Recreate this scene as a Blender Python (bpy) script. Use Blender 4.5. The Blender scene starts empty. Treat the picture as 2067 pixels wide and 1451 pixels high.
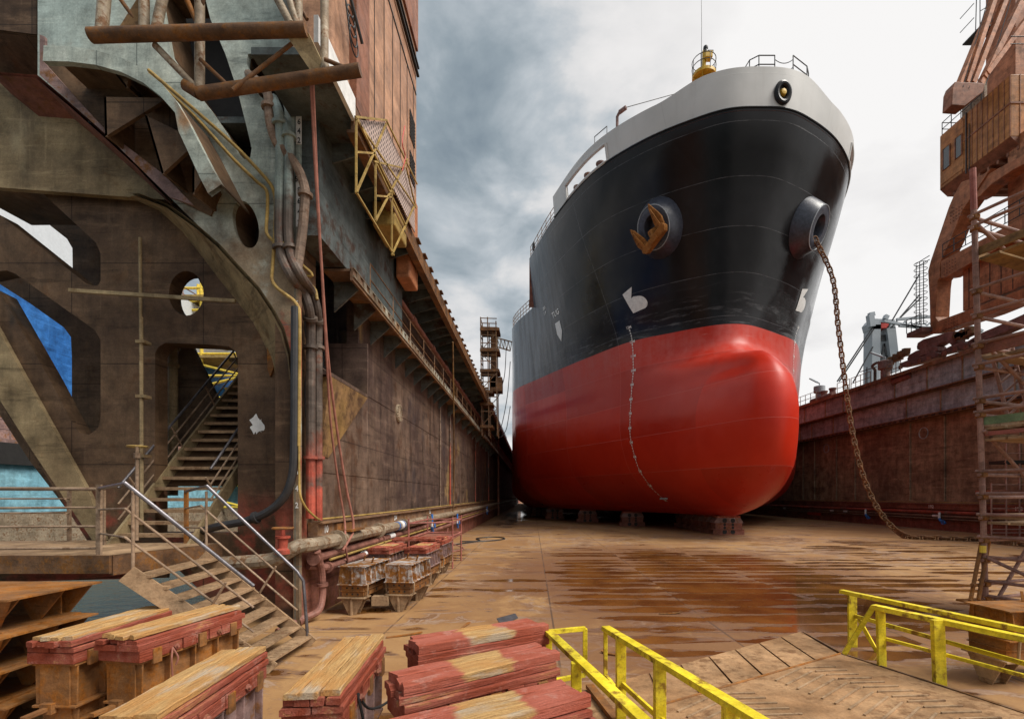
import bpy, bmesh, math, random
from mathutils import Vector, Matrix
random.seed(7)
R = math.radians
sc = bpy.context.scene
C = sc.collection
# ------------------------------------------------------------------ survey of the place
F, U0, V0, H = 976.0, 1075.0, 1000.0, 2.5
def W(u, v, Y): return Vector(((u-U0)*Y/F, Y, H-(v-V0)*Y/F))
def WX(u, v, X):
    Y = X*F/(u-U0); return Vector((X, Y, H-(v-V0)*Y/F))
def WZ(u, v, z=0.0):
    Y = (H-z)*F/(v-V0); return Vector(((u-U0)*Y/F, Y, z))
def V(*a): return Vector(a)

# ------------------------------------------------------------------ mesh builder
class MB:
    def __init__(s): s.v = []; s.f = []; s.mi = []; s.k = 0
    def add(s, vs, fs):
        o = len(s.v); s.v += [Vector(p) for p in vs]
        for f in fs: s.f.append([i+o for i in f]); s.mi.append(s.k)
        return s
    def bx(s, x0, x1, y0, y1, z0, z1):
        vs = [(x, y, z) for x in (x0, x1) for y in (y0, y1) for z in (z0, z1)]
        return s.add(vs, [(0,1,3,2),(4,6,7,5),(0,4,5,1),(2,3,7,6),(0,2,6,4),(1,5,7,3)])
    def box(s, c, d, rot=None):
        c = Vector(c); m = rot if rot is not None else Matrix.Identity(3)
        vs = [c + m @ Vector((x*d[0]/2, y*d[1]/2, z*d[2]/2)) for x in (-1,1) for y in (-1,1) for z in (-1,1)]
        return s.add(vs, [(0,1,3,2),(4,6,7,5),(0,4,5,1),(2,3,7,6),(0,2,6,4),(1,5,7,3)])
    def bar(s, a, b, w, h=None, up=(0,0,1)):
        a = Vector(a); b = Vector(b); h = w if h is None else h
        d = (b-a).normalized(); up = Vector(up)
        if abs(d.dot(up)) > .98: up = Vector((0,1,0)) if abs(d.y) < .9 else Vector((1,0,0))
        x = d.cross(up).normalized(); y = x.cross(d)
        vs = [p + x*i*w/2 + y*j*h/2 for p in (a, b) for i, j in ((-1,-1),(1,-1),(1,1),(-1,1))]
        return s.add(vs, [(0,3,2,1),(4,5,6,7),(0,1,5,4),(1,2,6,5),(2,3,7,6),(3,0,4,7)])
    def tube(s, pts, r, n=8, closed=False, r2=None):
        pts = [Vector(p) for p in pts]; N = len(pts); vs = []; fs = []
        if N < 2: return s
        prev = None
        for i, p in enumerate(pts):
            if closed: t = (pts[(i+1) % N]-pts[i-1])
            else: t = pts[min(i+1, N-1)]-pts[max(i-1, 0)]
            t.normalize()
            if prev is None:
                a = Vector((0,0,1)) if abs(t.z) < .9 else Vector((1,0,0))
                x = t.cross(a).normalized()
            else:
                x = prev - t*prev.dot(t)
                x = x.normalized() if x.length > 1e-6 else t.orthogonal().normalized()
            prev = x; y = t.cross(x)
            rr = r if r2 is None else r+(r2-r)*i/(N-1)
            for k in range(n):
                a = 2*math.pi*k/n
                vs.append(p + (x*math.cos(a)+y*math.sin(a))*rr)
        for i in range(N if closed else N-1):
            for k in range(n):
                a = i*n+k; b = i*n+(k+1) % n; j = ((i+1) % N)*n
                fs.append((a, b, j+(k+1) % n, j+k))
        if not closed:
            fs.append(tuple(range(n-1, -1, -1))); fs.append(tuple((N-1)*n+k for k in range(n)))
        return s.add(vs, fs)
    def prism(s, poly, off):
        poly = [Vector(p) for p in poly]; n = len(poly); off = Vector(off)
        fs = [tuple(range(n)), tuple(range(2*n-1, n-1, -1))]
        fs += [(i, (i+1) % n, n+(i+1) % n, n+i) for i in range(n)]
        return s.add(poly+[p+off for p in poly], fs)
    def grid(s, rows, skip=None, cu=False):
        n = len(rows[0]); vs = [p for r in rows for p in r]; fs = []
        for i in range(len(rows)-1):
            for j in range(n-1 + (1 if cu else 0)):
                if skip and skip(i, j): continue
                k = (j+1) % n
                fs.append((i*n+j, i*n+k, (i+1)*n+k, (i+1)*n+j))
        return s.add(vs, fs)
    def lathe(s, prof, c, axis=(0,0,1), n=20, sx=1.0, xdir=None):
        ax = Vector(axis).normalized()
        x = Vector(xdir) if xdir is not None else ax.orthogonal()
        x = (x-ax*x.dot(ax)).normalized(); y = ax.cross(x); c = Vector(c)
        rows = [[c+ax*h+(x*math.cos(2*math.pi*k/n)*sx+y*math.sin(2*math.pi*k/n))*r for k in range(n)] for r, h in prof]
        return s.grid(rows, cu=True)
    def torus(s, c, axis, r, q, n=24, m=8, sx=1.0, xdir=None):
        ax = Vector(axis).normalized()
        x = Vector(xdir) if xdir is not None else ax.orthogonal()
        x = (x-ax*x.dot(ax)).normalized(); y = ax.cross(x); c = Vector(c)
        return s.tube([c+x*math.cos(2*math.pi*k/n)*r*sx+y*math.sin(2*math.pi*k/n)*r for k in range(n)], q, m, closed=True)
    def mesh(s, name, mats, smooth=True, ang=.6, recalc=True):
        me = bpy.data.meshes.new(name); me.from_pydata([tuple(p) for p in s.v], [], s.f)
        if not isinstance(mats, (list, tuple)): mats = [mats]
        for m in mats: me.materials.append(m)
        if len(mats) > 1: me.polygons.foreach_set('material_index', s.mi)
        if recalc:
            bm = bmesh.new(); bm.from_mesh(me); bmesh.ops.recalc_face_normals(bm, faces=bm.faces); bm.to_mesh(me); bm.free()
        if smooth:
            me.shade_smooth(); me.set_sharp_from_angle(angle=ang)
        me.update(); return me

def put(name, me, parent=None, bevel=0.0):
    o = bpy.data.objects.new(name, me); C.objects.link(o)
    if parent is not None:
        o.parent = parent; 
        o.matrix_parent_inverse = Matrix.Translation(-parent.location) if parent.type == 'EMPTY' else Matrix.Identity(4)
    if bevel:
        b = o.modifiers.new('bevel', 'BEVEL'); b.width = bevel; b.segments = 2; b.limit_method = 'ANGLE'; b.angle_limit = .7
        b.harden_normals = False
    return o
def tag(o, label, cat, group=None, kind=None):
    o['label'] = label; o['category'] = cat
    if group: o['group'] = group
    if kind: o['kind'] = kind
    return o
def thing(name, label, cat, loc=(0,0,0), group=None):
    o = bpy.data.objects.new(name, None); C.objects.link(o); o.location = loc; o.empty_display_size = .2
    return tag(o, label, cat, group)
def part(mb, name, mat, parent, bevel=0.0, label=None, **k):
    o = put(name, mb.mesh(name, mat, **k), parent, bevel)
    if label: o['label'] = label
    return o
def solo(mb, name, mat, label, cat, group=None, bevel=0.0, **k):
    return tag(put(name, mb.mesh(name, mat, **k), None, bevel), label, cat, group)
def struct(mb, name, mat, **k):
    o = put(name, mb.mesh(name, mat, **k)); o['kind'] = 'structure'; return o
def dup(root, loc, rz=0.0, label=None, sc_=None):
    r = root.copy(); C.objects.link(r); r.location = loc; r.rotation_euler = (0, 0, rz)
    if sc_: r.scale = sc_
    if label: r['label'] = label
    for ch in list(root.children):
        c = ch.copy(); C.objects.link(c); c.parent = r
        for g in ch.children:
            d = g.copy(); C.objects.link(d); d.parent = c
    return r
def plate_mesh(name, loops, org, xd, yd, thick, mat):
    """flat plate with holes: loops are lists of 2-D points in the frame org + a*xd + b*yd; thickness goes along xd x yd"""
    cu = bpy.data.curves.new('t', 'CURVE'); cu.dimensions = '2D'; cu.fill_mode = 'BOTH'; cu.extrude = thick/2
    for lp in loops:
        sp = cu.splines.new('POLY'); sp.points.add(len(lp)-1)
        for p, q in zip(sp.points, lp): p.co = (q[0], q[1], 0, 1)
        sp.use_cyclic_u = True
    ob = bpy.data.objects.new('t', cu); C.objects.link(ob)
    me = bpy.data.meshes.new_from_object(ob, depsgraph=bpy.context.evaluated_depsgraph_get())
    bpy.data.objects.remove(ob); bpy.data.curves.remove(cu)
    xd = Vector(xd).normalized(); yd = Vector(yd).normalized(); zd = xd.cross(yd)
    m = Matrix((xd, yd, zd)).transposed().to_4x4(); m.translation = Vector(org)+zd*thick/2
    me.transform(m); me.name = name; me.materials.clear(); me.materials.append(mat)
    for p in me.polygons: p.material_index = 0; p.use_smooth = False
    return me
def yplate(name, loops_uv, Y, thick, mat, parent, front=True):
    """plate in the plane at distance Y (front face), traced outline, running back by thick"""
    loops = [[(W(u, v, Y).x, W(u, v, Y).z) for u, v in lp] for lp in loops_uv]
    me = plate_mesh(name, loops, (0, Y+thick, 0), (1,0,0), (0,0,1), thick, mat)
    return put(name, me, parent)
def text_pts(txt, size):
    cu = bpy.data.curves.new('t', 'FONT'); cu.body = txt; cu.size = size; cu.align_x = 'CENTER'; cu.align_y = 'CENTER'; cu.resolution_u = 2
    cu.offset = size*.025
    ob = bpy.data.objects.new('t', cu); C.objects.link(ob)
    me = bpy.data.meshes.new_from_object(ob, depsgraph=bpy.context.evaluated_depsgraph_get())
    vs = [v.co.copy() for v in me.vertices]; fs = [list(p.vertices) for p in me.polygons]
    bpy.data.objects.remove(ob); bpy.data.curves.remove(cu); bpy.data.meshes.remove(me)
    return vs, fs
def text_on(mb, txt, size, c, xd, yd, sx=1.0):
    vs, fs = text_pts(txt, size); c = Vector(c); xd = Vector(xd); yd = Vector(yd)
    mb.add([c+xd*p.x*sx+yd*p.y for p in vs], fs)
def smooth_path(pts, n=6):
    """Hermite curve whose tangents scale with each segment, so uneven spacing never overshoots"""
    pts = [Vector(p) for p in pts]; out = []; N = len(pts)
    def tan(i):
        a = (pts[i]-pts[i-1]).normalized() if i > 0 else None; b_ = (pts[i+1]-pts[i]).normalized() if i < N-1 else None
        if a is None: return b_
        if b_ is None: return a
        t = a+b_; return t.normalized() if t.length > 1e-4 else b_
    for i in range(N-1):
        b_, c = pts[i], pts[i+1]; L = (c-b_).length
        k1 = min(L, (pts[i]-pts[i-1]).length if i > 0 else L); k2 = min(L, (pts[i+2]-c).length if i < N-2 else L)
        m1, m2 = tan(i)*k1, tan(i+1)*k2
        for k in range(n):
            t = k/n; out.append((2*t**3-3*t*t+1)*b_+(t**3-2*t*t+t)*m1+(-2*t**3+3*t*t)*c+(t**3-t*t)*m2)
    return out+[pts[-1]]

# ------------------------------------------------------------------ materials
class NB:
    def __init__(s, name):
        s.mat = bpy.data.materials.new(name); s.mat.use_nodes = True
        s.t = s.mat.node_tree; s.b = s.t.nodes['Principled BSDF']
        s.pos = s.t.nodes.new('ShaderNodeNewGeometry').outputs['Position']
    def lk(s, a, b):
        if isinstance(a, (int, float)): b.default_value = a
        elif isinstance(a, (tuple, list)): b.default_value = tuple(a)+((1,) if len(a) == 3 and len(b.default_value) == 4 else ())
        else: s.t.links.new(a, b)
    def m(s, op, a, b=0.0, c=None, clamp=False):
        n = s.t.nodes.new('ShaderNodeMath'); n.operation = op; n.use_clamp = clamp
        s.lk(a, n.inputs[0]); s.lk(b, n.inputs[1])
        if c is not None: s.lk(c, n.inputs[2])
        return n.outputs[0]
    def mul(s, v, k):
        n = s.t.nodes.new('ShaderNodeVectorMath'); n.operation = 'MULTIPLY'; s.lk(v, n.inputs[0]); n.inputs[1].default_value = k
        return n.outputs[0]
    def noise(s, scale=1.0, detail=5, rough=.6, vec=None, stretch=None, dist=0.0):
        v = vec or s.pos
        if stretch: v = s.mul(v, stretch)
        n = s.t.nodes.new('ShaderNodeTexNoise'); n.inputs['Scale'].default_value = scale; n.inputs['Detail'].default_value = detail
        n.inputs['Roughness'].default_value = rough; n.inputs['Distortion'].default_value = dist
        s.lk(v, n.inputs['Vector']); return n.outputs['Fac']
    def rng(s, x, a, b, c=0.0, d=1.0, smooth=True):
        n = s.t.nodes.new('ShaderNodeMapRange'); n.clamp = True
        if smooth: n.interpolation_type = 'SMOOTHSTEP'
        s.lk(x, n.inputs[0])
        for i, q in enumerate((a, b, c, d)): s.lk(q, n.inputs[i+1])
        return n.outputs[0]
    def mix(s, f, a, b, mode='MIX'):
        n = s.t.nodes.new('ShaderNodeMix'); n.data_type = 'RGBA'; n.blend_type = mode
        s.lk(f, n.inputs[0]); s.lk(a, n.inputs[6]); s.lk(b, n.inputs[7]); return n.outputs[2]
    def sep(s, v=None):
        n = s.t.nodes.new('ShaderNodeSeparateXYZ'); s.lk(v or s.pos, n.inputs[0]); return n.outputs
    def bump(s, h, strength=.3, dist=.02):
        n = s.t.nodes.new('ShaderNodeBump'); n.inputs['Strength'].default_value = strength; n.inputs['Distance'].default_value = dist
        s.lk(h, n.inputs['Height']); s.t.links.new(n.outputs[0], s.b.inputs['Normal'])
    def out(s, col, rough=.6, metal=0.0, spec=.5):
        s.lk(col, s.b.inputs['Base Color']); s.lk(rough, s.b.inputs['Roughness']); s.b.inputs['Metallic'].default_value = metal
        s.b.inputs['Specular IOR Level'].default_value = spec
        return s.mat
def steel(name, c1, c2, rust=(.16,.07,.03), amt=.35, scale=.5, streak=.4, rough=.62, bump=.25, patch=None, spots=.3, metal=0.0, spec=.2, weld=0.0, zones=None):
    b = NB(name)
    n1 = b.noise(scale, 5, .65); n2 = b.noise(scale*5, 6, .7); st = b.noise(1.0, 5, .7, stretch=(2.0, 2.0, .20)); fine = b.noise(38, 3, .7)
    col = b.mix(b.rng(n1, .35, .65), c1, c2)
    col = b.mix(b.m('MULTIPLY', b.rng(st, .46, .70), streak*.75), col, tuple(x*.42 for x in c1))
    st2 = b.noise(1.0, 4, .7, stretch=(5.5, 5.5, .35))
    col = b.mix(b.m('MULTIPLY', b.rng(st2, .58, .78), streak*.4), col, tuple(min(1, x*1.9+.03) for x in c2))
    sc_ = b.noise(1.0, 6, .75, stretch=(.45, .45, 4.2), dist=.5)
    col = b.mix(b.m('MULTIPLY', b.rng(sc_, .54, .70), .38), col, tuple(min(1, x*1.5+.015) for x in c2))
    col = b.mix(b.m('MULTIPLY', b.rng(sc_, .47, .33), .6), col, tuple(x*.38 for x in c1))
    lo = .62-.3*amt
    rm = b.m('MULTIPLY', b.rng(b.m('ADD', b.m('MULTIPLY', n2, .6), b.m('MULTIPLY', n1, .4)), lo, lo+.12), min(1, amt*2.2))
    rc = b.mix(b.rng(fine, .35, .65), rust, tuple(x*.55 for x in rust))
    col = b.mix(rm, col, rc)
    for pc, ps, pt in (patch or []):
        pm = b.rng(b.noise(ps, 4, .6, stretch=(1, 1, .6)), pt, pt+.09)
        col = b.mix(b.m('MULTIPLY', pm, .85), col, pc)
    for zc_, z0_, z1_, zt_ in (zones or []):
        zz = b.sep()[2]; pm = b.m('MULTIPLY', b.rng(b.noise(.9, 5, .65), zt_-.06, zt_+.10), b.m('MULTIPLY', b.rng(zz, z0_-.3, z0_+.3), b.rng(zz, z1_-.5, z1_+.5, 1.0, 0.0)))
        col = b.mix(b.m('MULTIPLY', pm, .88), col, zc_)
    if weld:
        xyz = b.sep()
        for ax, per in ((2, weld), (1, weld*2.3), (0, weld*1.31)):
            ff = b.m('FRACT', b.m('MULTIPLY', xyz[ax], 1/per))
            lm = b.m('LESS_THAN', b.m('ABSOLUTE', b.m('SUBTRACT', ff, .5)), .011/per)
            col = b.mix(b.m('MULTIPLY', lm, .7), col, tuple(x*.3 for x in c1))
    sp = b.rng(b.noise(9, 6, .8), .64, .74)
    col = b.mix(b.m('MULTIPLY', sp, spots), col, tuple(x*.25 for x in rust))
    sh = b.m('MULTIPLY', b.rng(fine, .2, .8, .78, 1.2, False), b.rng(b.noise(1.7, 7, .78), .34, .66, .58, 1.32, False))
    col = b.mix(1.0, col, sh, 'MULTIPLY')
    b.bump(b.m('ADD', b.m('MULTIPLY', n2, 1.0), b.m('MULTIPLY', fine, .25)), bump, .03)
    return b.out(col, b.rng(n2, .3, .7, rough-.1, rough+.15, False), metal, spec)
def plain(name, c, rough=.5, metal=0.0, var=.25, bump=.08, spec=.5):
    b = NB(name); n = b.noise(6, 5, .7); n2 = b.noise(40, 3, .7)
    col = b.mix(b.rng(n, .3, .7), tuple(x*(1-var) for x in c), tuple(min(1, x*(1+var)) for x in c))
    col = b.mix(b.m('MULTIPLY', b.rng(n2, .6, .75), var), col, tuple(x*.4 for x in c))
    b.bump(n2, bump, .01); return b.out(col, rough, metal, spec)
M = {}
M['wallL'] = steel('left_wall_steel', (.075,.048,.040), (.165,.110,.078), (.10,.042,.020), .34, .22, 1.0, .6, .2, patch=[((.30,.20,.085), .55, .60), ((.36,.085,.05), .40, .70), ((.055,.042,.042), .33, .60)], weld=2.55)
M['wallLup'] = steel('left_upper_steel', (.10,.11,.105), (.15,.155,.14), (.09,.045,.025), .4, .5, .5)
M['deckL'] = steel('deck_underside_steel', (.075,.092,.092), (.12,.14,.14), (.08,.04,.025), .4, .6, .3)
M['pale'] = steel('pale_teal_steel', (.36,.43,.40), (.50,.54,.47), (.20,.105,.05), .22, .40, .75, .55, .15, patch=[((.40,.33,.20), .5, .58), ((.32,.15,.05), .8, .59), ((.14,.12,.10), .6, .64)], spots=.25, weld=2.3, zones=[((.26,.18,.105), -1, 7.5, .33), ((.16,.10,.058), -1, 8.2, .50), ((.40,.09,.06), 3.0, 6.2, .52)])
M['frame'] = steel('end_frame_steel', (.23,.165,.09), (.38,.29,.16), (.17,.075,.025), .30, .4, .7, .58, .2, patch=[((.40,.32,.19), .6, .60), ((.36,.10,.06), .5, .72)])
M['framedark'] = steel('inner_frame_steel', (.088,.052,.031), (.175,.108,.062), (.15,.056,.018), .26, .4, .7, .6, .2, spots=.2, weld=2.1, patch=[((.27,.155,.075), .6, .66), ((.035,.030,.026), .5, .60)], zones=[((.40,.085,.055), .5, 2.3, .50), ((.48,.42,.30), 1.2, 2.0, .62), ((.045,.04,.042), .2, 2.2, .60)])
M['tuberust'] = steel('dark_rusty_tube', (.11,.06,.034), (.19,.10,.05), (.26,.11,.03), .45, 2.5, .2, .55, .3)
M['rust'] = steel('rusty_steel', (.19,.088,.036), (.31,.145,.05), (.38,.14,.025), .5, 1.5, .3, .75, .45, spots=.5)
M['rustred'] = steel('red_primed_steel', (.22,.085,.06), (.30,.12,.085), (.26,.11,.04), .4, 1.2, .35, .7, .35)
M['mauve'] = steel('mauve_primed_steel', (.23,.15,.14), (.32,.21,.19), (.30,.13,.04), .42, 1.3, .4, .65, .35, patch=[((.38,.36,.36), 2.2, .62)])
M['greyrust'] = steel('grey_flaking_steel', (.40,.38,.37), (.52,.50,.48), (.33,.14,.035), .62, 1.6, .3, .65, .4)
M['dusty'] = steel('dusty_walkway_steel', (.29,.185,.105), (.40,.27,.16), (.20,.10,.05), .35, 1.2, .3, .7, .3)
M['dustrail'] = steel('dusty_rail_steel', (.25,.165,.105), (.34,.24,.165), (.17,.09,.05), .35, 2, .2, .5, .2)
M['bright'] = plain('worn_bright_steel', (.15,.14,.15), .35, .6, .35)
M['orange'] = steel('crane_orange_paint', (.40,.155,.072), (.48,.20,.098), (.18,.075,.035), .3, .35, .6, .5, .12, spots=.25)
M['orangedk'] = steel('crane_brown_paint', (.25,.105,.062), (.31,.135,.08), (.14,.06,.035), .3, .5, .5, .5, .12)
M['crtan'] = steel('crane_tan_paint', (.40,.215,.13), (.48,.265,.16), (.22,.11,.06), .22, .4, .45, .5, .1, spots=.2)
M['cabin'] = steel('crane_cabin_paint', (.38,.155,.05), (.45,.20,.07), (.22,.10,.04), .3, .5, .6, .5, .12)
M['bogie'] = steel('crane_bogie_paint', (.20,.105,.09), (.26,.135,.115), (.16,.07,.04), .3, .8, .4)
M['wallR'] = steel('right_wall_steel', (.21,.148,.10), (.42,.33,.215), (.12,.06,.03), .30, .16, .6, .62, .2, patch=[((.06,.04,.04), .20, .62), ((.30,.26,.22), .3, .69), ((.32,.07,.04), .28, .70)])
M['wallRup'] = steel('right_upper_steel', (.27,.385,.43), (.42,.54,.58), (.14,.07,.045), .22, .25, .7, .6, .2, patch=[((.36,.06,.045), .16, .70), ((.09,.06,.055), .2, .60)])
M['ledge'] = steel('ledge_steel', (.19,.115,.075), (.27,.165,.10), (.26,.13,.05), .5, 1, .3)
M['pipe'] = steel('dusty_pipe', (.20,.145,.11), (.27,.19,.14), (.17,.085,.045), .35, 1.6, .3, .5)
M['pipered'] = steel('red_oxide_pipe', (.22,.10,.075), (.28,.13,.10), (.15,.07,.04), .3, 1.5, .3, .5)
M['pipepale'] = steel('pale_pipe', (.25,.19,.13), (.36,.30,.22), (.22,.11,.05), .45, 2, .3, .5)
M['pipedk'] = steel('dark_grey_pipe', (.10,.078,.065), (.165,.13,.105), (.20,.075,.045), .4, 1.0, .5, .45, patch=[((.40,.085,.05), .55, .55)], zones=[((.42,.08,.05), 1.2, 3.4, .40), ((.30,.38,.36), 8.0, 10.2, .42)])
M['hose'] = plain('black_rubber_hose', (.025,.024,.025), .5, 0, .3)
M['rope'] = plain('rust_red_rope', (.30,.12,.085), .8, 0, .25, .3)
M['ochre'] = steel('ochre_paint', (.30,.18,.065), (.23,.135,.065), (.11,.06,.035), .4, .7, .8)
M['yellowold'] = steel('old_yellow_paint', (.34,.225,.065), (.42,.29,.10), (.22,.11,.05), .3, 1.5, .2, .55)
M['cableyel'] = plain('yellow_cable', (.75,.55,.06), .5, 0, .2)
M['yellow'] = steel('yellow_rail_paint', (.74,.565,.022), (.84,.68,.05), (.28,.12,.03), .40, 1.9, .25, .45, .2, spots=.9)
M['white'] = plain('white_paint', (.74,.74,.72), .5, 0, .12)
M['blue'] = plain('blue_paint', (.03,.15,.45), .45, 0, .2)
M['redpaint'] = plain('signal_red_paint', (.50,.035,.025), .5, 0, .2)
M['green'] = steel('green_plank_paint', (.15,.22,.12), (.20,.28,.16), (.25,.14,.08), .35, 2, .2)
M['scaf'] = steel('scaffold_tube', (.27,.15,.12), (.34,.20,.16), (.20,.10,.07), .3, 2, .2, .5)
M['scafred'] = steel('scaffold_red_tube', (.30,.10,.08), (.36,.14,.11), (.20,.10,.07), .3, 2, .2, .5)
M['grey'] = plain('grey_paint', (.33,.36,.39), .5, 0, .15)
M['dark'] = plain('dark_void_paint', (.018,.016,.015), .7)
M['black'] = plain('black_rail_paint', (.025,.025,.027), .45)
M['chain'] = steel('rusty_chain', (.17,.10,.06), (.24,.14,.075), (.26,.12,.04), .5, 3, .1, .7, .3)
M['anchor'] = steel('anchor_rust', (.30,.115,.025), (.42,.19,.05), (.22,.075,.02), .45, 1.8, .3, .65, .4)
M['glass'] = plain('dark_window_glass', (.06,.065,.07), .08, 0, .2, 0, .8)
M['mast'] = plain('mast_yellow_paint', (.62,.38,.035), .45, 0, .18)
M['rubber'] = plain('caster_rubber', (.10,.07,.06), .7)
def woodmat(name, red, wear):
    """weathered timber: bare ochre wood with red paint; wear 0 = all red, 1 = all bare, else bare in the middle of the length"""
    b = NB(name)
    tc = b.t.nodes.new('ShaderNodeTexCoord').outputs['Object']
    oi = b.t.nodes.new('ShaderNodeObjectInfo')
    va = b.t.nodes.new('ShaderNodeVectorMath'); va.operation = 'ADD'
    vs = b.t.nodes.new('ShaderNodeVectorMath'); vs.operation = 'SCALE'; b.t.links.new(oi.outputs['Location'], vs.inputs[0]); vs.inputs['Scale'].default_value = 3.7
    b.t.links.new(tc, va.inputs[0]); b.t.links.new(vs.outputs[0], va.inputs[1]); p = va.outputs[0]
    gr = b.noise(1.0, 8, .7, vec=p, stretch=(46, 2.4, 46), dist=1.0); big = b.noise(3.0, 5, .6, vec=p, stretch=(2, .6, 2)); fine = b.noise(70, 3, .7, vec=p)
    wood = b.mix(b.rng(gr, .35, .68), (.60,.385,.165), (.33,.18,.075))
    wood = b.mix(b.m('MULTIPLY', b.rng(big, .42, .64), .7), wood, (.50,.245,.08))
    wood = b.mix(b.m('MULTIPLY', b.rng(b.noise(2.2, 4, .6, vec=p, stretch=(3, .8, 3)), .52, .68), .75), wood, (.47,.40,.31))
    paint = b.mix(b.rng(big, .35, .65), red, tuple(min(1, x*1.15+.035) for x in red))
    paint = b.mix(b.m('MULTIPLY', b.rng(b.noise(5.0, 5, .7, vec=p), .55, .68), .6), paint, (.48,.24,.19))
    paint = b.mix(b.m('MULTIPLY', b.rng(gr, .58, .74), .85), paint, (.10,.045,.035))
    if wear <= 0: f = b.m('MULTIPLY', b.rng(b.m('ADD', b.m('MULTIPLY', big, .6), b.m('MULTIPLY', gr, .4)), .55, .62), .55)
    elif wear >= 1: f = b.rng(b.m('ADD', b.m('MULTIPLY', big, .6), b.m('MULTIPLY', gr, .4)), .30, .36)
    else:
        y = b.sep(tc)[1]
        f = b.m('SUBTRACT', b.rng(b.m('ADD', b.m('ABSOLUTE', b.m('ADD', y, -.03)), b.m('MULTIPLY', b.m('SUBTRACT', big, .5), .35)), .2, .27, 1.0, 0.0), 0.0)
    col = b.mix(f, paint, wood)
    col = b.mix(b.m('MULTIPLY', b.rng(gr, .66, .74), .7), col, (.04,.025,.018))
    col = b.mix(1.0, col, b.rng(fine, .2, .8, .8, 1.15, False), 'MULTIPLY')
    b.bump(b.m('ADD', b.m('MULTIPLY', gr, -1.0), b.m('MULTIPLY', fine, .3)), 1.0, .02)
    return b.out(col, .85, 0, .08)
M['woodbare'] = woodmat('bare_timber', (.34,.075,.06), 1)
M['woodmid'] = woodmat('half_painted_timber', (.35,.088,.052), .5)
M['woodred'] = woodmat('red_painted_timber', (.27,.062,.034), 0)
# ------------------------------------------------------------------ camera, sky, sun
cd = bpy.data.cameras.new('camera'); cam = bpy.data.objects.new('camera', cd); C.objects.link(cam); sc.camera = cam
cd.sensor_width = 36; cd.lens = 36*F/2067; cam.location = (0, 0, H); cam.rotation_euler = (R(90), 0, 0)
cd.shift_x = -(U0-1033.5)/2067; cd.shift_y = (V0-725.5)/2067; cd.clip_start = .1; cd.clip_end = 6000
sc.view_settings.view_transform = 'Standard'; sc.view_settings.look = 'None'; sc.view_settings.exposure = 0.25; sc.view_settings.gamma = 1
sc.cycles.use_denoising = True
sc.cycles.max_bounces = 6; sc.cycles.diffuse_bounces = 4; sc.cycles.glossy_bounces = 3
SUN_EL, SUN_AZ = R(52), R(112)     # azimuth measured from +Y (along the dock) towards +X
w = bpy.data.worlds.new('World'); sc.world = w; w.use_nodes = True
wt = w.node_tree; bg = wt.nodes['Background']; bg.inputs['Strength'].default_value = .1
class WB(NB):
    def __init__(s): s.t = wt; s.pos = wt.nodes.new('ShaderNodeTexCoord').outputs['Generated']
b = WB()
sky = wt.nodes.new('ShaderNodeTexSky'); sky.sky_type = 'NISHITA'; sky.sun_disc = False
sky.sun_elevation = SUN_EL; sky.sun_rotation = SUN_AZ
X, Y, Z = b.sep()
zc = b.m('MAXIMUM', b.m('ADD', Z, .28), .10)
cv = wt.nodes.new('ShaderNodeCombineXYZ'); b.lk(b.m('DIVIDE', X, zc), cv.inputs[0]); b.lk(b.m('DIVIDE', Y, zc), cv.inputs[1])
cl = cv.outputs[0]
n1 = b.noise(1.15, 8, .52, vec=cl, dist=.35); n2 = b.noise(3.6, 7, .55, vec=cl, dist=.25); n3 = b.noise(.75, 3, .5, vec=cl)
# the sun side (right) is a bright even sheet of cloud, the left side breaks up into slate-blue gaps
side = b.rng(b.m('DIVIDE', X, b.m('MAXIMUM', b.m('ADD', Y, .25), .15)), -.10, .52, 0, 1)
front = b.rng(Y, -.2, .35)
lum = b.m('ADD', b.m('MULTIPLY', n1, .66), b.m('ADD', b.m('MULTIPLY', n2, .60), b.m('MULTIPLY', n3, .06)))
lum = b.m('ADD', lum, b.m('SUBTRACT', b.m('MULTIPLY', side, .34), .07))
lum = b.m('ADD', lum, b.m('MULTIPLY', b.m('SUBTRACT', 1.0, front), -.10))
# a slate gap high on the left, and brighter cloud low over the dock
gx = b.m('DIVIDE', X, b.m('MAXIMUM', Y, .1)); gz = b.m('DIVIDE', Z, b.m('MAXIMUM', Y, .1))
g1 = b.m('ADD', b.m('POWER', b.m('DIVIDE', b.m('ADD', b.m('ADD', gx, .14), b.m('MULTIPLY', b.m('SUBTRACT', n2, .5), .75)), .26), 2.0), b.m('POWER', b.m('DIVIDE', b.m('ADD', b.m('SUBTRACT', gz, .80), b.m('MULTIPLY', b.m('SUBTRACT', n1, .5), .9)), .30), 2.0))
gap = b.m('MULTIPLY', b.rng(g1, 0.1, 2.2, 1.0, 0.0), front)
lum = b.m('SUBTRACT', lum, b.m('MULTIPLY', gap, .105))
lum = b.m('ADD', lum, b.m('MULTIPLY', b.m('MULTIPLY', b.rng(gz, .05, .42, 1.0, 0.0), front), .07))
lum = b.m('ADD', b.m('MULTIPLY', b.m('SUBTRACT', lum, .62), 1.08), .635)
ramp = wt.nodes.new('ShaderNodeValToRGB'); e = ramp.color_ramp.elements
e[0].position = .36; e[0].color = (.16,.205,.245,1)
e[1].position = .90; e[1].color = (.83,.815,.80,1)
for p, c in ((.47, (.26,.31,.345,1)), (.565, (.43,.47,.50,1)), (.65, (.63,.63,.63,1)), (.75, (.73,.715,.705,1))):
    k = e.new(p); k.color = c
wt.links.new(lum, ramp.inputs[0])
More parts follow.
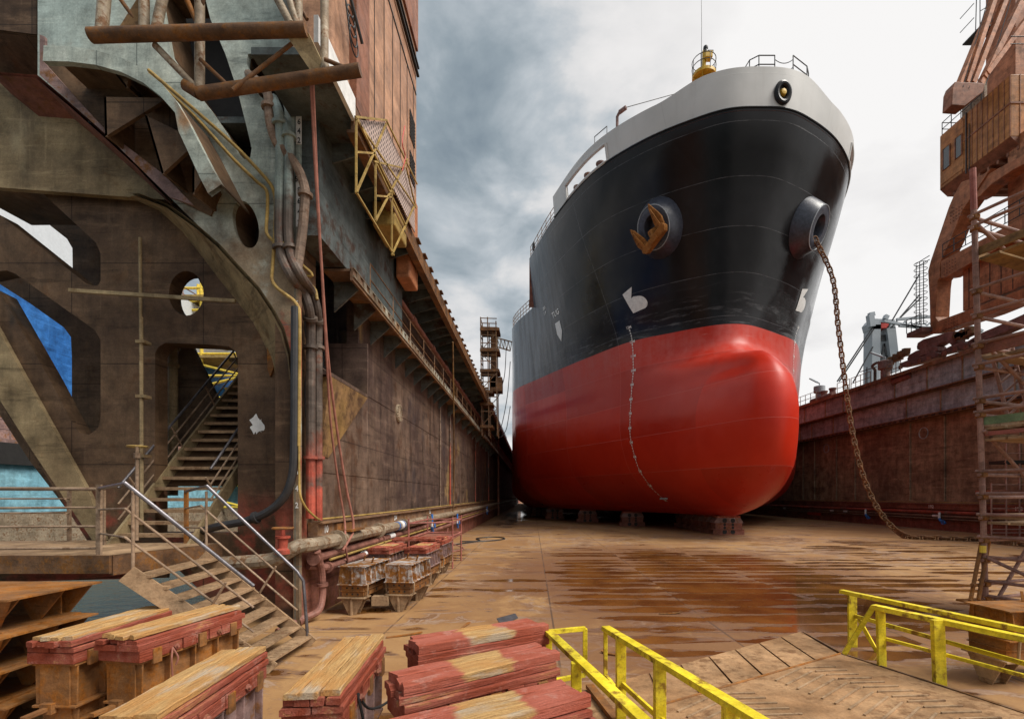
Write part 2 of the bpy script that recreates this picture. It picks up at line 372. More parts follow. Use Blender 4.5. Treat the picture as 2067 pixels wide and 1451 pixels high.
sc10 = b.mix(1.0, ramp.outputs[0], (10.0, 10.0, 10.0), 'MULTIPLY')
hor = b.rng(Z, -.02, .0)
b.lk(b.mix(b.m('MULTIPLY', hor, .94), sky.outputs[0], sc10), bg.inputs['Color'])
ld = bpy.data.lights.new('sun', 'SUN'); ld.energy = 3.4; ld.angle = R(30); ld.color = (1, .95, .87)
sun = bpy.data.objects.new('sun', ld); C.objects.link(sun)
sd = V(math.sin(SUN_AZ)*math.cos(SUN_EL), math.cos(SUN_AZ)*math.cos(SUN_EL), math.sin(SUN_EL))
sun.rotation_euler = sd.to_track_quat('Z', 'Y').to_euler(); sun.location = sd*60

# ------------------------------------------------------------------ dock floor and water
b = NB('dock_floor_rust')
X, Y, Z = b.sep()
wob = b.noise(.9, 3, .5); wob2 = b.noise(.35, 2, .5)
py, px = .74, 3.1
yy = b.m('ADD', b.m('DIVIDE', Y, py), b.m('MULTIPLY', wob2, .5)); xx = b.m('DIVIDE', b.m('SUBTRACT', X, .4), px)
fy = b.m('ABSOLUTE', b.m('SUBTRACT', b.m('FRACT', yy), .5)); fx = b.m('ABSOLUTE', b.m('SUBTRACT', b.m('FRACT', xx), .5))
cell = wt and b.t.nodes.new('ShaderNodeTexWhiteNoise'); cc = b.t.nodes.new('ShaderNodeCombineXYZ')
b.lk(b.m('FLOOR', yy), cc.inputs[0]); b.lk(b.m('FLOOR', xx), cc.inputs[1]); b.t.links.new(cc.outputs[0], cell.inputs['Vector'])
ry = b.m('POWER', b.m('MULTIPLY', fy, 2), 1.6); rx = b.m('POWER', b.m('MULTIPLY', fx, 2), 3.0)
smear = b.noise(1.0, 6, .62, stretch=(.8, 2.6, 1), dist=.7)
h = b.m('ADD', b.m('MULTIPLY', ry, .66), b.m('MULTIPLY', rx, .40))
h = b.m('ADD', h, b.m('MULTIPLY', b.m('SUBTRACT', cell.outputs[0], .5), .70))
h = b.m('ADD', h, b.m('MULTIPLY', b.m('SUBTRACT', smear, .5), 1.75))
h = b.m('ADD', h, b.m('MULTIPLY', b.m('SUBTRACT', b.noise(.14, 3, .5), .5), 1.2))
def blob(cx, cy, rx_, ry_): 
    return b.rng(b.m('SQRT', b.m('ADD', b.m('POWER', b.m('DIVIDE', b.m('SUBTRACT', X, cx), rx_), 2.0), b.m('POWER', b.m('DIVIDE', b.m('SUBTRACT', Y, cy), ry_), 2.0))), .45, 1.15, 1.0, 0.0)
reg = b.m('MAXIMUM', blob(5.2, 15.0, 7.2, 9.0), b.m('MULTIPLY', blob(15, 17, 9, 12), .50))
reg = b.m('MAXIMUM', reg, b.m('MULTIPLY', blob(3.5, 9.0, 3.6, 2.4), .62))
reg = b.m('MAXIMUM', reg, b.m('MULTIPLY', blob(-3.2, 13.0, 1.5, 12.0), .62)); reg = b.m('MAXIMUM', reg, b.m('MULTIPLY', blob(-2.4, 58.0, 1.6, 26.0), 1.1))
wetz = b.m('MAXIMUM', blob(4.6, 15.5, 8.2, 11.0), b.m('MULTIPLY', blob(2.5, 8.0, 3.4, 2.8), .8))
lvl = b.m('ADD', b.m('MULTIPLY', reg, .86), -.36)
d = b.m('SUBTRACT', lvl, h)                                  # >0 under water
water = b.rng(d, .0, .03); damp = b.rng(d, -.20, .0); rim = b.m('MULTIPLY', b.rng(d, -.12, -.03), b.rng(d, -.03, .03, 1.0, 0.0))
tone = b.noise(.33, 6, .65); grit = b.noise(14, 5, .7); fine = b.noise(60, 2, .6); st = b.noise(1.0, 6, .7, stretch=(1.4, .22, 1), dist=.6)
dry = b.mix(b.rng(tone, .36, .64), (.29,.150,.056), (.39,.228,.095))
dry = b.mix(b.m('MULTIPLY', b.rng(st, .55, .74), .6), dry, (.25,.12,.055))
dry = b.mix(b.m('MULTIPLY', b.rng(st, .30, .44, 1.0, 0.0), .5), dry, (.44,.31,.21))
dry = b.mix(b.rng(grit, .3, .75, 0, .45), dry, (.27,.14,.07))
dry = b.mix(b.m('MULTIPLY', b.rng(b.noise(2.2, 6, .75), .60, .68), .55), dry, (.15,.085,.06))
blot = b.m('ADD', b.m('MULTIPLY', b.noise(.75, 7, .68, stretch=(.8,1.3,1), dist=1.1), 1.0), b.m('MULTIPLY', b.m('SUBTRACT', b.noise(.11, 2, .5), .5), .5))
stain = b.rng(blot, .505, .575)
dry = b.mix(b.m('MULTIPLY', stain, .62), dry, (.14,.068,.035))
dry = b.mix(b.m('MULTIPLY', b.m('MULTIPLY', b.rng(blot, .535, .565), b.rng(blot, .575, .60, 1.0, 0.0)), .5), dry, (.45,.33,.25))
trk = b.m('ABSOLUTE', b.m('SUBTRACT', b.m('FRACT', b.m('ADD', b.m('MULTIPLY', X, .21), b.m('MULTIPLY', b.noise(.12, 2, .5), 1.2))), .5))
dry = b.mix(b.m('MULTIPLY', b.rng(trk, .0, .035, 1.0, 0.0), b.rng(b.noise(.5, 4, .7), .4, .6, 0, .45)), dry, (.22,.115,.06))
dry = b.mix(b.m('MULTIPLY', b.m('MULTIPLY', wetz, b.rng(b.m('ADD', b.noise(.5, 6, .7, dist=.8), b.m('MULTIPLY', wetz, .22)), .50, .62)), .85), dry, (.15,.062,.026))
col = b.mix(b.m('MULTIPLY', rim, b.rng(wob, .4, .6, .1, .6)), dry, (.47,.38,.33))
col = b.mix(b.m('MULTIPLY', damp, .82), col, (.12,.05,.022))
col = b.mix(water, col, b.mix(b.rng(wob, .3, .7), (.20,.082,.020), (.085,.034,.011)))
sx = b.m('LESS_THAN', b.m('ABSOLUTE', b.m('SUBTRACT', fx, .5)), .006); sy = b.m('LESS_THAN', b.m('ABSOLUTE', b.m('SUBTRACT', b.m('FRACT', b.m('DIVIDE', Y, 5.9)), .5)), .0022)
seam = b.m('MULTIPLY', b.m('MAXIMUM', sx, sy), b.rng(b.noise(.8, 3, .6), .38, .55, .15, .75))
col = b.mix(b.m('MULTIPLY', seam, b.m('SUBTRACT', 1.0, b.m('MULTIPLY', water, .5))), col, (.07,.04,.028))
hb = b.m('MULTIPLY', b.m('SUBTRACT', 1.0, water), b.m('ADD', b.m('MULTIPLY', grit, .6), b.m('MULTIPLY', fine, .25)))
b.bump(b.m('SUBTRACT', hb, b.m('MULTIPLY', seam, .5)), .35, .02)
rg = b.mix(water, b.mix(damp, (.75,)*3, (.30,)*3), (.08,)*3); b.b.inputs['Specular IOR Level'].default_value = .34
M['floor'] = b.out(col, .7, 0, .34); b.lk(rg, b.b.inputs['Roughness'])
fl = MB()
fl.bx(-6.6, 31, -6, 190, -1.4, 0)
struct(fl, 'dock_floor', M['floor'], smooth=False)
b = NB('harbour_water'); b.bump(b.noise(1.6, 5, .6, stretch=(1, 1.6, 1)), .5, .08)
M['water'] = b.out((.035,.05,.04), .12)
wm = MB(); wm.add([(-3000,-3000,-1.0),(3000,-3000,-1.0),(3000,4000,-1.0),(-3000,4000,-1.0)], [(0,1,2,3)])
struct(wm, 'water', M['water'])

# ------------------------------------------------------------------ the ship in the dock
CX, KZ = 12.6, 1.2          # centre line, keel height above the floor
LV = {   # height above keel: knots (distance from camera, half breadth)
 0.0:  [(30.6,0),(30.9,.30),(31.6,.75),(32.5,1.15),(34.0,1.7),(37.5,3.2),(44,6.9),(50,10.4),(57,13.0),(150,13.4)],
 0.5:  [(28.6,0),(29.0,.60),(29.9,1.2),(31.6,1.9),(33.8,2.65),(37.5,4.4),(44,8.2),(50,11.7),(57,13.9),(150,14.2)],
 1.0:  [(27.4,0),(27.8,.75),(28.9,1.5),(30.9,2.45),(33.7,3.35),(37.5,5.2),(44,9.1),(50,12.6),(57,14.5),(150,14.7)],
 2.0:  [(26.0,0),(26.4,.92),(27.7,1.85),(30.0,3.0),(33.7,4.4),(37.5,6.4),(44,10.2),(50,13.6),(57,15),(150,15)],
 3.5:  [(25.0,0),(25.4,1.0),(26.8,2.0),(29.5,3.35),(33.7,5.3),(37.5,7.3),(44,11.1),(50,14.2),(57,15),(150,15)],
 6.0:  [(24.55,0),(24.95,1.02),(26.4,1.95),(29.2,3.35),(33.7,5.8),(37.5,7.8),(44,11.4),(50,14.3),(57,15),(150,15)],
 7.6:  [(24.8,0),(25.15,.82),(26.5,1.65),(29.2,2.95),(33.7,5.74),(37.5,7.8),(44,11.4),(50,14.3),(57,15),(150,15)],
 8.6:  [(25.55,0),(25.85,.50),(27.0,1.1),(29.4,2.55),(33.7,5.68),(37.5,7.8),(44,11.4),(50,14.4),(57,15),(150,15)],
 9.3:  [(26.7,0),(26.95,.42),(27.9,1.1),(29.9,2.5),(33.7,5.62),(37.5,7.85),(44,11.5),(50,14.4),(57,15),(150,15)],
 10.0: [(29.0,0),(29.2,.60),(29.9,1.5),(31.2,2.95),(33.7,5.56),(37.5,7.9),(44,11.5),(50,14.5),(57,15),(150,15)],
 11.0: [(30.25,0),(30.4,.8),(30.9,1.75),(31.9,3.25),(33.7,5.58),(37.5,8.0),(44,11.6),(50,14.5),(57,15),(150,15)],
 12.05:[(30.3,0),(30.45,.9),(30.95,1.9),(32.0,3.45),(33.7,5.65),(37.5,8.15),(44,11.75),(50,14.6),(57,15),(150,15)],
 14.5: [(29.75,0),(29.9,1.0),(30.4,2.1),(31.4,3.8),(33.3,6.1),(37.5,8.8),(44,12.0),(50,14.6),(57,15),(150,15)],
 17.0: [(29.0,0),(29.15,1.15),(29.7,2.4),(30.9,4.4),(33.1,6.9),(37.5,9.5),(44,12.3),(50,14.7),(57,15),(150,15)],
 20.0: [(27.95,0),(28.1,1.4),(28.75,2.9),(30.1,5.1),(32.7,7.9),(37.5,10.3),(44,12.65),(50,14.75),(57,15),(150,15)],
 22.85:[(26.85,0),(27.0,1.7),(27.75,3.4),(29.4,5.9),(32.2,8.5),(37.5,10.9),(44,12.9),(50,14.75),(57,15),(150,15)],
 25.5: [(26.7,0),(26.85,1.75),(27.6,3.6),(29.2,6.2),(32.0,8.85),(37.5,11.1),(44,13.0),(50,14.75),(57,15),(150,15)],
}
LZ = sorted(LV)
def pchip(xs, ys, x):
    n = len(xs)
    if x <= xs[0]: return ys[0]
    if x >= xs[-1]: return ys[-1]
    i = max(k for k in range(n-1) if xs[k] <= x)
    hh = [xs[k+1]-xs[k] for k in range(n-1)]; dl = [(ys[k+1]-ys[k])/hh[k] for k in range(n-1)]
    def sl(k):
        if k == 0: return dl[0]
        if k == n-1: return dl[-1]
        if dl[k-1]*dl[k] <= 0: return 0.0
        w1 = 2*hh[k]+hh[k-1]; w2 = hh[k]+2*hh[k-1]
        return (w1+w2)/(w1/dl[k-1]+w2/dl[k])
    t = (x-xs[i])/hh[i]; a, c = sl(i), sl(i+1)
    return (1+2*t)*(1-t)**2*ys[i]+t*(1-t)**2*hh[i]*a+t*t*(3-2*t)*ys[i+1]+t*t*(t-1)*hh[i]*c
_kc = {}
def knots(zk):
    q = round(zk, 3)
    if q not in _kc:
        _kc[q] = [(pchip(LZ, [LV[z][j][0] for z in LZ], zk), pchip(LZ, [LV[z][j][1] for z in LZ], zk)) for j in range(10)]
    return _kc[q]
def hp(s, zk):
    """(distance, half breadth) of the hull at knot parameter s and height zk"""
    P = knots(zk); i = min(int(s), 8); t = s-i
    g = lambda k: P[k] if 0 <= k < 10 else ((P[-k][0], -P[-k][1]) if k < 0 else P[9])
    if i >= 7:
        a, c = P[i], P[i+1]; return (a[0]+(c[0]-a[0])*t, a[1]+(c[1]-a[1])*t)
    a, p, c, e_ = g(i-1), g(i), g(i+1), g(i+2)
    if i == 6: e_ = (c[0]*2-p[0], c[1])
    # non-uniform Catmull-Rom so that uneven knots stay fair
    dist = lambda u_, v_: max(1e-3, math.hypot(u_[0]-v_[0], u_[1]-v_[1]))**.5
    t0 = 0; t1 = t0+dist(a, p); t2 = t1+dist(p, c); t3 = t2+dist(c, e_); tt = t1+(t2-t1)*t
    L = lambda u_, v_, ta, tb: tuple(u_[k]*(tb-tt)/(tb-ta)+v_[k]*(tt-ta)/(tb-ta) for k in (0, 1))
    A1, A2, A3 = L(a, p, t0, t1), L(p, c, t1, t2), L(c, e_, t2, t3)
    B1, B2 = L(A1, A2, t0, t2), L(A2, A3, t1, t3)
    return L(B1, B2, t1, t2)
def hull(s, zk, side=-1):
    d_, h_ = hp(s, zk); return V(CX+side*h_, d_, KZ+zk)
def s_at(D, zk):
    lo, hi = 0.0, 8.0
    for _ in range(34):
        mid = (lo+hi)/2
        if hp(mid, zk)[0] < D: lo = mid
        else: hi = mid
    return lo
def hullD(D, zk, side=-1, off=0.0):
    s = s_at(D, zk); p = hull(s, zk, side)
    if off:
        p += hull_n(s, zk, side)*off
    return p
def hull_n(s, zk, side):
    e1 = hull(s+.02, zk, side)-hull(max(s-.02, 0), zk, side); e2 = hull(s, zk+.05, side)-hull(s, zk-.05, side)
    n = e1.cross(e2).normalized()
    ref = V(side*1.0, -.6, 0)
    return n if n.dot(ref) > 0 else -n

def hullmat(name, kind):
    b = NB(name); x, y, z = b.sep(); zk = b.m('SUBTRACT', z, KZ)
    big = b.noise(.22, 5, .6); mid = b.noise(1.1, 6, .68); st = b.noise(1.0, 6, .7, stretch=(1.6, 1.6, .12)); fine = b.noise(24, 3, .6); pl = b.noise(.55, 2, .4, stretch=(1, .5, .7))
    scuff = b.noise(1.0, 6, .7, stretch=(.5, .5, 3.0), dist=.4)
    def lines(per, ax, ph=0.0):
        f = b.m('FRACT', b.m('ADD', b.m('DIVIDE', ax, per), ph)); return b.m('LESS_THAN', b.m('ABSOLUTE', b.m('SUBTRACT', f, .5)), .014/per)
    seam = b.m('MAXIMUM', lines(2.42, zk, .31), b.m('MULTIPLY', lines(6.2, y, .903), b.m('GREATER_THAN', y, 32.5)))
    pc = b.t.nodes.new('ShaderNodeCombineXYZ'); b.lk(b.m('FLOOR', b.m('ADD', b.m('DIVIDE', zk, 2.42), .81)), pc.inputs[0]); b.lk(b.m('FLOOR', b.m('ADD', b.m('DIVIDE', y, 6.2), .403)), pc.inputs[1])
    pw = b.t.nodes.new('ShaderNodeTexWhiteNoise'); b.t.links.new(pc.outputs[0], pw.inputs['Vector']); pv_ = pw.outputs[0]
    if kind == 'red':
        col = b.mix(b.rng(big, .35, .65), (.45,.019,.006), (.52,.028,.009))
        band = b.m('MULTIPLY', b.rng(zk, 8.3, 11.5), b.m('ADD', b.rng(mid, .34, .66, .10, .62), b.m('MULTIPLY', b.rng(st, .42, .66), .35)))   # faded, chalky boot-top belt
        col = b.mix(b.m('MULTIPLY', band, .62), col, (.50,.135,.115))
        col = b.mix(b.m('MULTIPLY', b.rng(scuff, .62, .72), b.rng(zk, 8.8, 12.2, 0, .4)), col, (.55,.30,.28))
        col = b.mix(b.m('MULTIPLY', seam, .6), col, (.55,.12,.10))
        col = b.mix(b.rng(b.noise(5, 4, .7), .68, .76, 0, .3), col, (.25,.02,.015))
        col = b.mix(1.0, col, b.rng(pv_, 0, 1, .80, 1.12, False), 'MULTIPLY')
        rough = b.m('ADD', b.rng(mid, .3, .7, .25, .40), b.m('MULTIPLY', pv_, .08))
    elif kind == 'black':
        col = b.mix(b.rng(big, .35, .65), (.008,.0075,.008), (.014,.0135,.015))
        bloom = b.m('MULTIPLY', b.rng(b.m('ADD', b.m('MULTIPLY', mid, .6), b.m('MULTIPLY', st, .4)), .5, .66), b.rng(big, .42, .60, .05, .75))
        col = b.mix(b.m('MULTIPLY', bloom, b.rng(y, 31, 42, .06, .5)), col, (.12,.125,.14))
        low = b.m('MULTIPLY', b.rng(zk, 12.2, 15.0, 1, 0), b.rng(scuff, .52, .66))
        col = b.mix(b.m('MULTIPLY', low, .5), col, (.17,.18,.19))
        aft = b.m('MULTIPLY', b.m('MULTIPLY', b.rng(y, 35.5, 47), b.rng(x, 12, 13, 1.0, .4)), b.rng(st, .36, .60, .45, 1.0))        # sky sheen painted into the colour of the side plating aft of the bow
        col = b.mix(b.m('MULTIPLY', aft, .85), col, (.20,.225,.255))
        sm = b.m('MULTIPLY', b.rng(y, 48.5, 51.5), b.rng(y, 54, 58, 1, 0)); blots = b.m('MULTIPLY', sm, b.rng(b.noise(1.0, 4, .6, stretch=(.5,.5,.28)), .50, .60))
        col = b.mix(b.m('MULTIPLY', blots, .9), col, (.02,.018,.017))
        col = b.mix(b.m('MULTIPLY', seam, b.rng(mid, .35, .6, .12, .7)), col, (.15,.15,.16))
        col = b.mix(b.m('MULTIPLY', pv_, .06), col, (.08,.08,.09))
        rough = b.m('ADD', b.rng(mid, .3, .7, .09, .20), b.m('MULTIPLY', pv_, .10))
    else:
        col = b.mix(b.rng(big, .35, .65), (.52,.515,.50), (.61,.60,.585))
        col = b.mix(b.m('MULTIPLY', b.rng(st, .5, .7), .28), col, (.42,.40,.38)); col = b.mix(b.m('MULTIPLY', lines(6.2, y, .903), .3), col, (.4,.39,.38))
        rough = .42
    nb = b.m('ADD', b.m('MULTIPLY', pl, 1.0), b.m('MULTIPLY', fine, .05)); nb = b.m('ADD', nb, b.m('MULTIPLY', seam, .10))
    ribs = b.m('MULTIPLY', b.m('SINE', b.m('MULTIPLY', y, 7.2)), b.rng(y, 36, 44, 0, .06))     # plating pulled in between the frames
    b.bump(b.m('ADD', nb, ribs), .42, .10)
    return b.out(col, rough, 0, .32 if kind == 'red' else .24)
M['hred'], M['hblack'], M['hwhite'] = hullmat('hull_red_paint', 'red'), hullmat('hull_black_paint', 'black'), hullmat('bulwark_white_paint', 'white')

ship = thing('cargo_ship', 'cargo ship with black topsides, red bulbous bow and white bulwark standing in the dock', 'ship', (CX, 40, KZ))
SS = [k/16 for k in range(0, 16*5)] + [5+k/10 for k in range(0, 30)] + [8, 9]
ZL = sorted(set([0,.12,.28,.5,.75,1,1.3,1.6,2,2.5,3,3.5,4.2,5,6,6.6,7.1,7.6,8.0,8.3,8.6,8.85,9.1,9.3,9.5,9.7,9.85,10,10.25,10.6,11,11.5,12.05,12.6,13.2,14,14.5,15.2,16,17,18.0,18.5,19.2,20,21,22,22.85]))
i6 = SS.index(6.0)
mb = MB()
for side in (-1, 1):
    cols = SS if side < 0 else SS
    rows = [[hull(s, z, side) for s in cols] for z in ZL]
    for ri in range(len(ZL)-1):
        mb.k = 0 if ZL[ri] < 12.05 else 1
        two = rows[ri:ri+2]
        mb.grid(two, skip=(lambda i, j, z=ZL[ri]: z >= 18.5 and cols[j] >= 6.0))
    mb.k = 0
    mb.grid([[V(CX, r.y, KZ) for r in rows[0]], rows[0]])
    e = [r[-1] for r in rows if r[-1].z <= KZ+18.5+.01]
    mb.grid([e, [V(CX, p.y, p.z) for p in e]])
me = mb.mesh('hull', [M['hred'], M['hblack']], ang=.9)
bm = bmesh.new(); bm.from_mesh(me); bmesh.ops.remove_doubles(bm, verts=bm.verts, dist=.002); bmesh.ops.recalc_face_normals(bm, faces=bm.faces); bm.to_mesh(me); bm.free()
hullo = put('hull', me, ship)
# decks
mb = MB()
fd = [[hull(s, 22.7, sd_) for s in SS if s <= 6.0] for sd_ in (-1, 1)]
mb.grid(fd)
a, c = hull(6.0, 22.7, -1), hull(6.0, 22.7, 1)
mb.add([a, c, c-V(0,0,4.3), a-V(0,0,4.3)], [(0,1,2,3)])
fd = [[hull(s, 18.4, sd_) for s in SS if s >= 6.0] for sd_ in (-1, 1)]
mb.grid(fd)
part(mb, 'deck', M['rustred'], ship, smooth=False)
# white bulwark with the long mooring slots
def zt(s):
    d_ = hp(s, 23)[1]
    f_ = min(1, max(0, (d_-2.6)/2.6)); return 24.45 + .55*(1-f_*f_*(3-2*f_))
bs = [k/16 for k in range(0, 16*5+1)]
for side in (-1, 1):
    o_, n_ = [], []
    fr = [0, .03, .1, .2, .3, .42, .55, .66, .80, .92, 1.0]
    rowsO = [[hull(s, 22.85+(zt(s)-22.85)*f, side) for s in bs] for f in fr]
    rowsI = [[p+(V(CX, p.y+3.0, p.z)-p).normalized()*.16 for p in r] for r in rowsO]
    D_ = [hp(s, 23.3)[0] for s in bs]
    sk = lambda i, j: 31.0 < D_[j] < 35.3 and 1 <= i < 7
    mb = MB(); mb.grid(rowsO, skip=sk); mb.grid(rowsI, skip=sk); mb.grid([rowsO[-1], rowsI[-1]]); mb.grid([rowsO[0], rowsI[0]])
    mb.grid([[r[-1] for r in rowsO], [r[-1] for r in rowsI]])
    bwo = part(mb, 'bulwark', M['hwhite'], ship, ang=.7)
    js = [j for j in range(len(bs)-1) if 31.0 < D_[j] < 35.3]
    if js:
        ring = [rowsO[1][j] for j in js]+[rowsO[1][js[-1]+1]]; top = [rowsO[7][j] for j in js]+[rowsO[7][js[-1]+1]]
        loop = ring+top[::-1]
        mb = MB(); mb.tube(loop, .10, 8, closed=True)
        part(mb, 'slot_rim', M['hwhite'], bwo)
        for q in (.12, .37, .62, .87):
            k = int(q*(len(ring)-1)); p = (rowsO[1][js[k]]+rowsI[1][js[k]])/2 + (V(CX, rowsO[1][js[k]].y, 0)-V(rowsO[1][js[k]].x, rowsO[1][js[k]].y, 0)).normalized()*.35
            p.z = KZ+22.72
            mb = MB(); mb.lathe([(0,0),(.26,0),(.26,.12),(.17,.2),(.17,.55),(.30,.62),(.30,.72),(0,.76)], p, n=14)
            part(mb, 'mooring_roller', M['mauve'], bwo)
# thin rubbing strip between white and black
for side in (-1, 1):
    mb = MB(); mb.tube([hull(s, 22.85, side)+hull_n(s, 22.85, side)*.01 for s in bs], .055, 6)
    part(mb, 'sheer_strip', M['hblack'], hullo)
# fairlead in the bulwark (black oval ring, unlit yellow paint for the lamp's glint inside)
sF = s_at(27.0, 23.6); 
pF = WX(1575, 196, CX+1.25); dF = hp(.74, 23.6)
pF = hull(.74, 23.62, 1); nF = hull_n(.74, 23.62, 1)
mb = MB(); mb.torus(pF+nF*.05, nF, .50, .15, 28, 10, sx=.74, xdir=nF.cross(V(0,0,1))); part(mb, 'fairlead', M['hblack'], bwo)
mb = MB(); mb.lathe([(0,.0),(.40,.0),(.44,.06),(.44,.02)], pF+nF*.015, nF, 24, .74, nF.cross(V(0,0,1))); fh = part(mb, 'fairlead_recess', M['dark'], bwo)
mb = MB(); mb.lathe([(0,.16),(.16,.14),(.21,.02),(.21,-.1)], pF+nF*.06+V(-.02,0,-.02), nF, 8, .9); part(mb, 'fairlead_lamp', M['mast'], bwo)
# hawse bolsters
HAW = []
for side in (-1, 1):
    zk = 18.15; s0 = s_at(30.55, zk); p0 = hull(s0, zk, side); n0 = hull_n(s0, zk, side)
    ax = V(side*.60, -.70, -.36).normalized(); up = V(0,0,1)
    mb = MB()
    # a skewed collar: big oval root in the hull plating, oblique round face
    x1 = n0.cross(up).normalized(); y1 = x1.cross(n0).normalized()*1.0
    x2 = ax.cross(up).normalized(); y2 = x2.cross(ax).normalized()
    if y1.z < 0: x1, y1 = -x1, -y1
    if y2.z < 0: x2, y2 = -x2, -y2
    cF = p0+ax*.88+V(0,0,.03); rows = []; n = 32
    def oval(c, x, y, rx, ry): return [c+x*math.cos(2*math.pi*k/n)*rx+y*math.sin(2*math.pi*k/n)*ry for k in range(n)]
    rows += [oval(p0-n0*.35, x1, y1, 1.50, 1.85), oval(p0+n0*.05, x1, y1, 1.45, 1.78), oval(p0.lerp(cF, .5), x2, y2, 1.27, 1.55), oval(cF-ax*.08, x2, y2, 1.10, 1.34),
             oval(cF+ax*.03, x2, y2, 1.02, 1.24), oval(cF+ax*.05, x2, y2, .78, .96), oval(cF+ax*.03, x2, y2, .60, .76), oval(cF-ax*.25, x2, y2, .50, .66), oval(cF-ax*.6, x2, y2, .48, .62), oval(cF-ax*.62, x2, y2, .05, .05)]
    mb.grid(rows, cu=True)
    bmt = hullmat('bolster_paint', 'black') if side < 0 else M['bolster']
    if side < 0: M['bolster'] = plain('bolster_blue_black_paint', (.05,.055,.075), .32, 0, .35, .5)
    part(mb, 'hawse_bolster', M['bolster'], hullo, ang=.8)
    mb = MB(); mb.tube(oval(cF+ax*.03, x2, y2, 1.04, 1.26), .03, 6, closed=True); part(mb, 'hawse_rim', M['grey'], hullo)
    HAW.append((cF, ax, x2, y2))
# foremast with lookout ring, lamp and whip aerial
mp = V(CX, 35.6, 0)
def P(u, v): q = W(u, v, 35.6); return q
mz = lambda v: H+(1000-v)*35.6/F
mx = P(1421, 170).x
mb = MB(); mb.lathe([(.42, 23.9), (.40, mz(172)), (.30, mz(158)), (.16, mz(150)), (.13, mz(118)), (.12, mz(104))], (mx, 35.6, 0), n=16); fmo = part(mb, 'foremast', M['mast'], ship)
mb = MB(); mb.lathe([(.2, mz(160)), (.84, mz(158)), (.84, mz(152)), (.2, mz(151))], (mx, 35.6, 0), n=24)
for k in range(6):
    a = k*math.pi/3; mb.prism([(mx+.2*math.cos(a), 35.6+.2*math.sin(a), mz(158)), (mx+.8*math.cos(a), 35.6+.8*math.sin(a), mz(158)), (mx+.34*math.cos(a), 35.6+.34*math.sin(a), mz(176))], (-.03*math.sin(a), .03*math.cos(a), 0))
part(mb, 'mast_platform', M['mast'], fmo)
mb = MB()
for z in (mz(138), mz(125)):
    mb.torus((mx, 35.6, z), (0,0,1), .84, .028, 24, 6)
for k in range(8):
    a = k*math.pi/4+.2; mb.tube([(mx+.84*math.cos(a), 35.6+.84*math.sin(a), mz(155)), (mx+.84*math.cos(a), 35.6+.84*math.sin(a), mz(125))], .025, 6)
part(mb, 'mast_rail', M['black'], fmo)
mb = MB(); mb.box((mx+.25, 35.5, mz(117)), (.55, .5, .42)); mb.prism([(mx+.0, 35.3, mz(117)), (mx+.5, 35.3, mz(117)), (mx+.12, 35.3, mz(127))], (0, .4, 0)); part(mb, 'lamp_box', M['mast'], fmo, bevel=.03)
mb = MB(); mb.lathe([(0,.5),(.16,.48),(.18,.3),(.14,.22),(.2,.1),(.2,0),(0,0)], (mx+.12, 35.6, mz(108)), n=14); mb.box((mx+.4, 35.5, mz(110)), (.4,.34,.16)); part(mb, 'mast_lamp', M['black'], fmo)
mb = MB(); mb.tube([(mx-.18, 35.6, mz(150)), (mx-.17, 35.6, mz(50)), (mx-.22, 35.6, mz(-60))], .022, 6, r2=.012); part(mb, 'whip_aerial', M['black'], ship)
# rails on the bow, the forecastle side and the main deck
def rail(name, top, posts, h, rails=(1.0, .55, .2), r=.028, mat=None, par=None):
    mb = MB()
    for f in rails: mb.tube([p+V(0,0,h*f) for p in top], r, 6)
    for p in posts: mb.tube([p-V(0,0,.25), p+V(0,0,h)], r, 6)
    return part(mb, name, mat or M['black'], par)
bz = V(0, .35, 0)
bp = lambda u, v, D=27.6: W(u, v, D)
lft = [bp(1500,158,28.6), bp(1513,155,27.9), bp(1532,153), bp(1564,152)]; rgt = [bp(1601,155), bp(1629,163,28.3), bp(1632,166,28.8)]
for p in lft+rgt: p.z = KZ+25.12
rail('bow_rail', lft, lft, 1.28, (1, .6, .12), .03, None, ship); rail('bow_rail', rgt, rgt, 1.28, (1, .6, .12), .03, None, ship)
mb = MB()
for f in (1.05, .6):
    a, c = lft[-1]+V(0,0,f), rgt[0]+V(0,0,f); mb.tube([a.lerp(c, t/8)-V(0,0,.22*4*(t/8)*(1-t/8)) for t in range(9)], .02, 6)
part(mb, 'bow_chain', M['black'], ship)
fs = [hull(5+k/6, 22.85, -1)+V(.12,0,0) for k in range(7)]; rail('forecastle_rail', fs, fs, 1.05, (1, .6, .3), .03, M['dustrail'], ship)
ms = [hull(s, 18.5, -1)+V(.12,0,0) for s in [6+k/9 for k in range(19)]+[8.0, 8.15, 8.3]]; rail('deck_rail', ms, ms[::1], 1.1, (1, .66, .33), .03, M['dustrail'], ship)
mb = MB(); mb.torus(fs[-2]+V(-.05,0,.55), (1,.2,0), .33, .07, 18, 8); part(mb, 'lifebuoy', M['black'], ship)
# vent pipe with stay over the bulwark
p = hull(3.55, 24.45, -1)+V(.4,.2,0)
mb = MB(); mb.tube([p-V(0,0,.4), p+V(0,0,1.0), p+V(.12,-.1,1.2)], .09, 8); mb.tube([p+V(.12,-.1,1.2), p+V(.5,-.4,1.28)], .13, 8); part(mb, 'vent_pipe', M['mauve'], ship)
mb = MB(); mb.tube([p+V(.5,-.4,1.28), V(mx-.3, 35.6, mz(176))], .025, 6); part(mb, 'stay_wire', M['black'], ship)
mb = MB(); q = [hull(s, 24.45, -1)+V(.25,.1,0) for s in (3.72, 3.8, 3.92, 4.0)]; mb.tube([q[0], q[0]+V(0,0,.7), q[3]+V(0,0,.7), q[3]], .03, 6); part(mb, 'hand_rail', M['black'], ship)

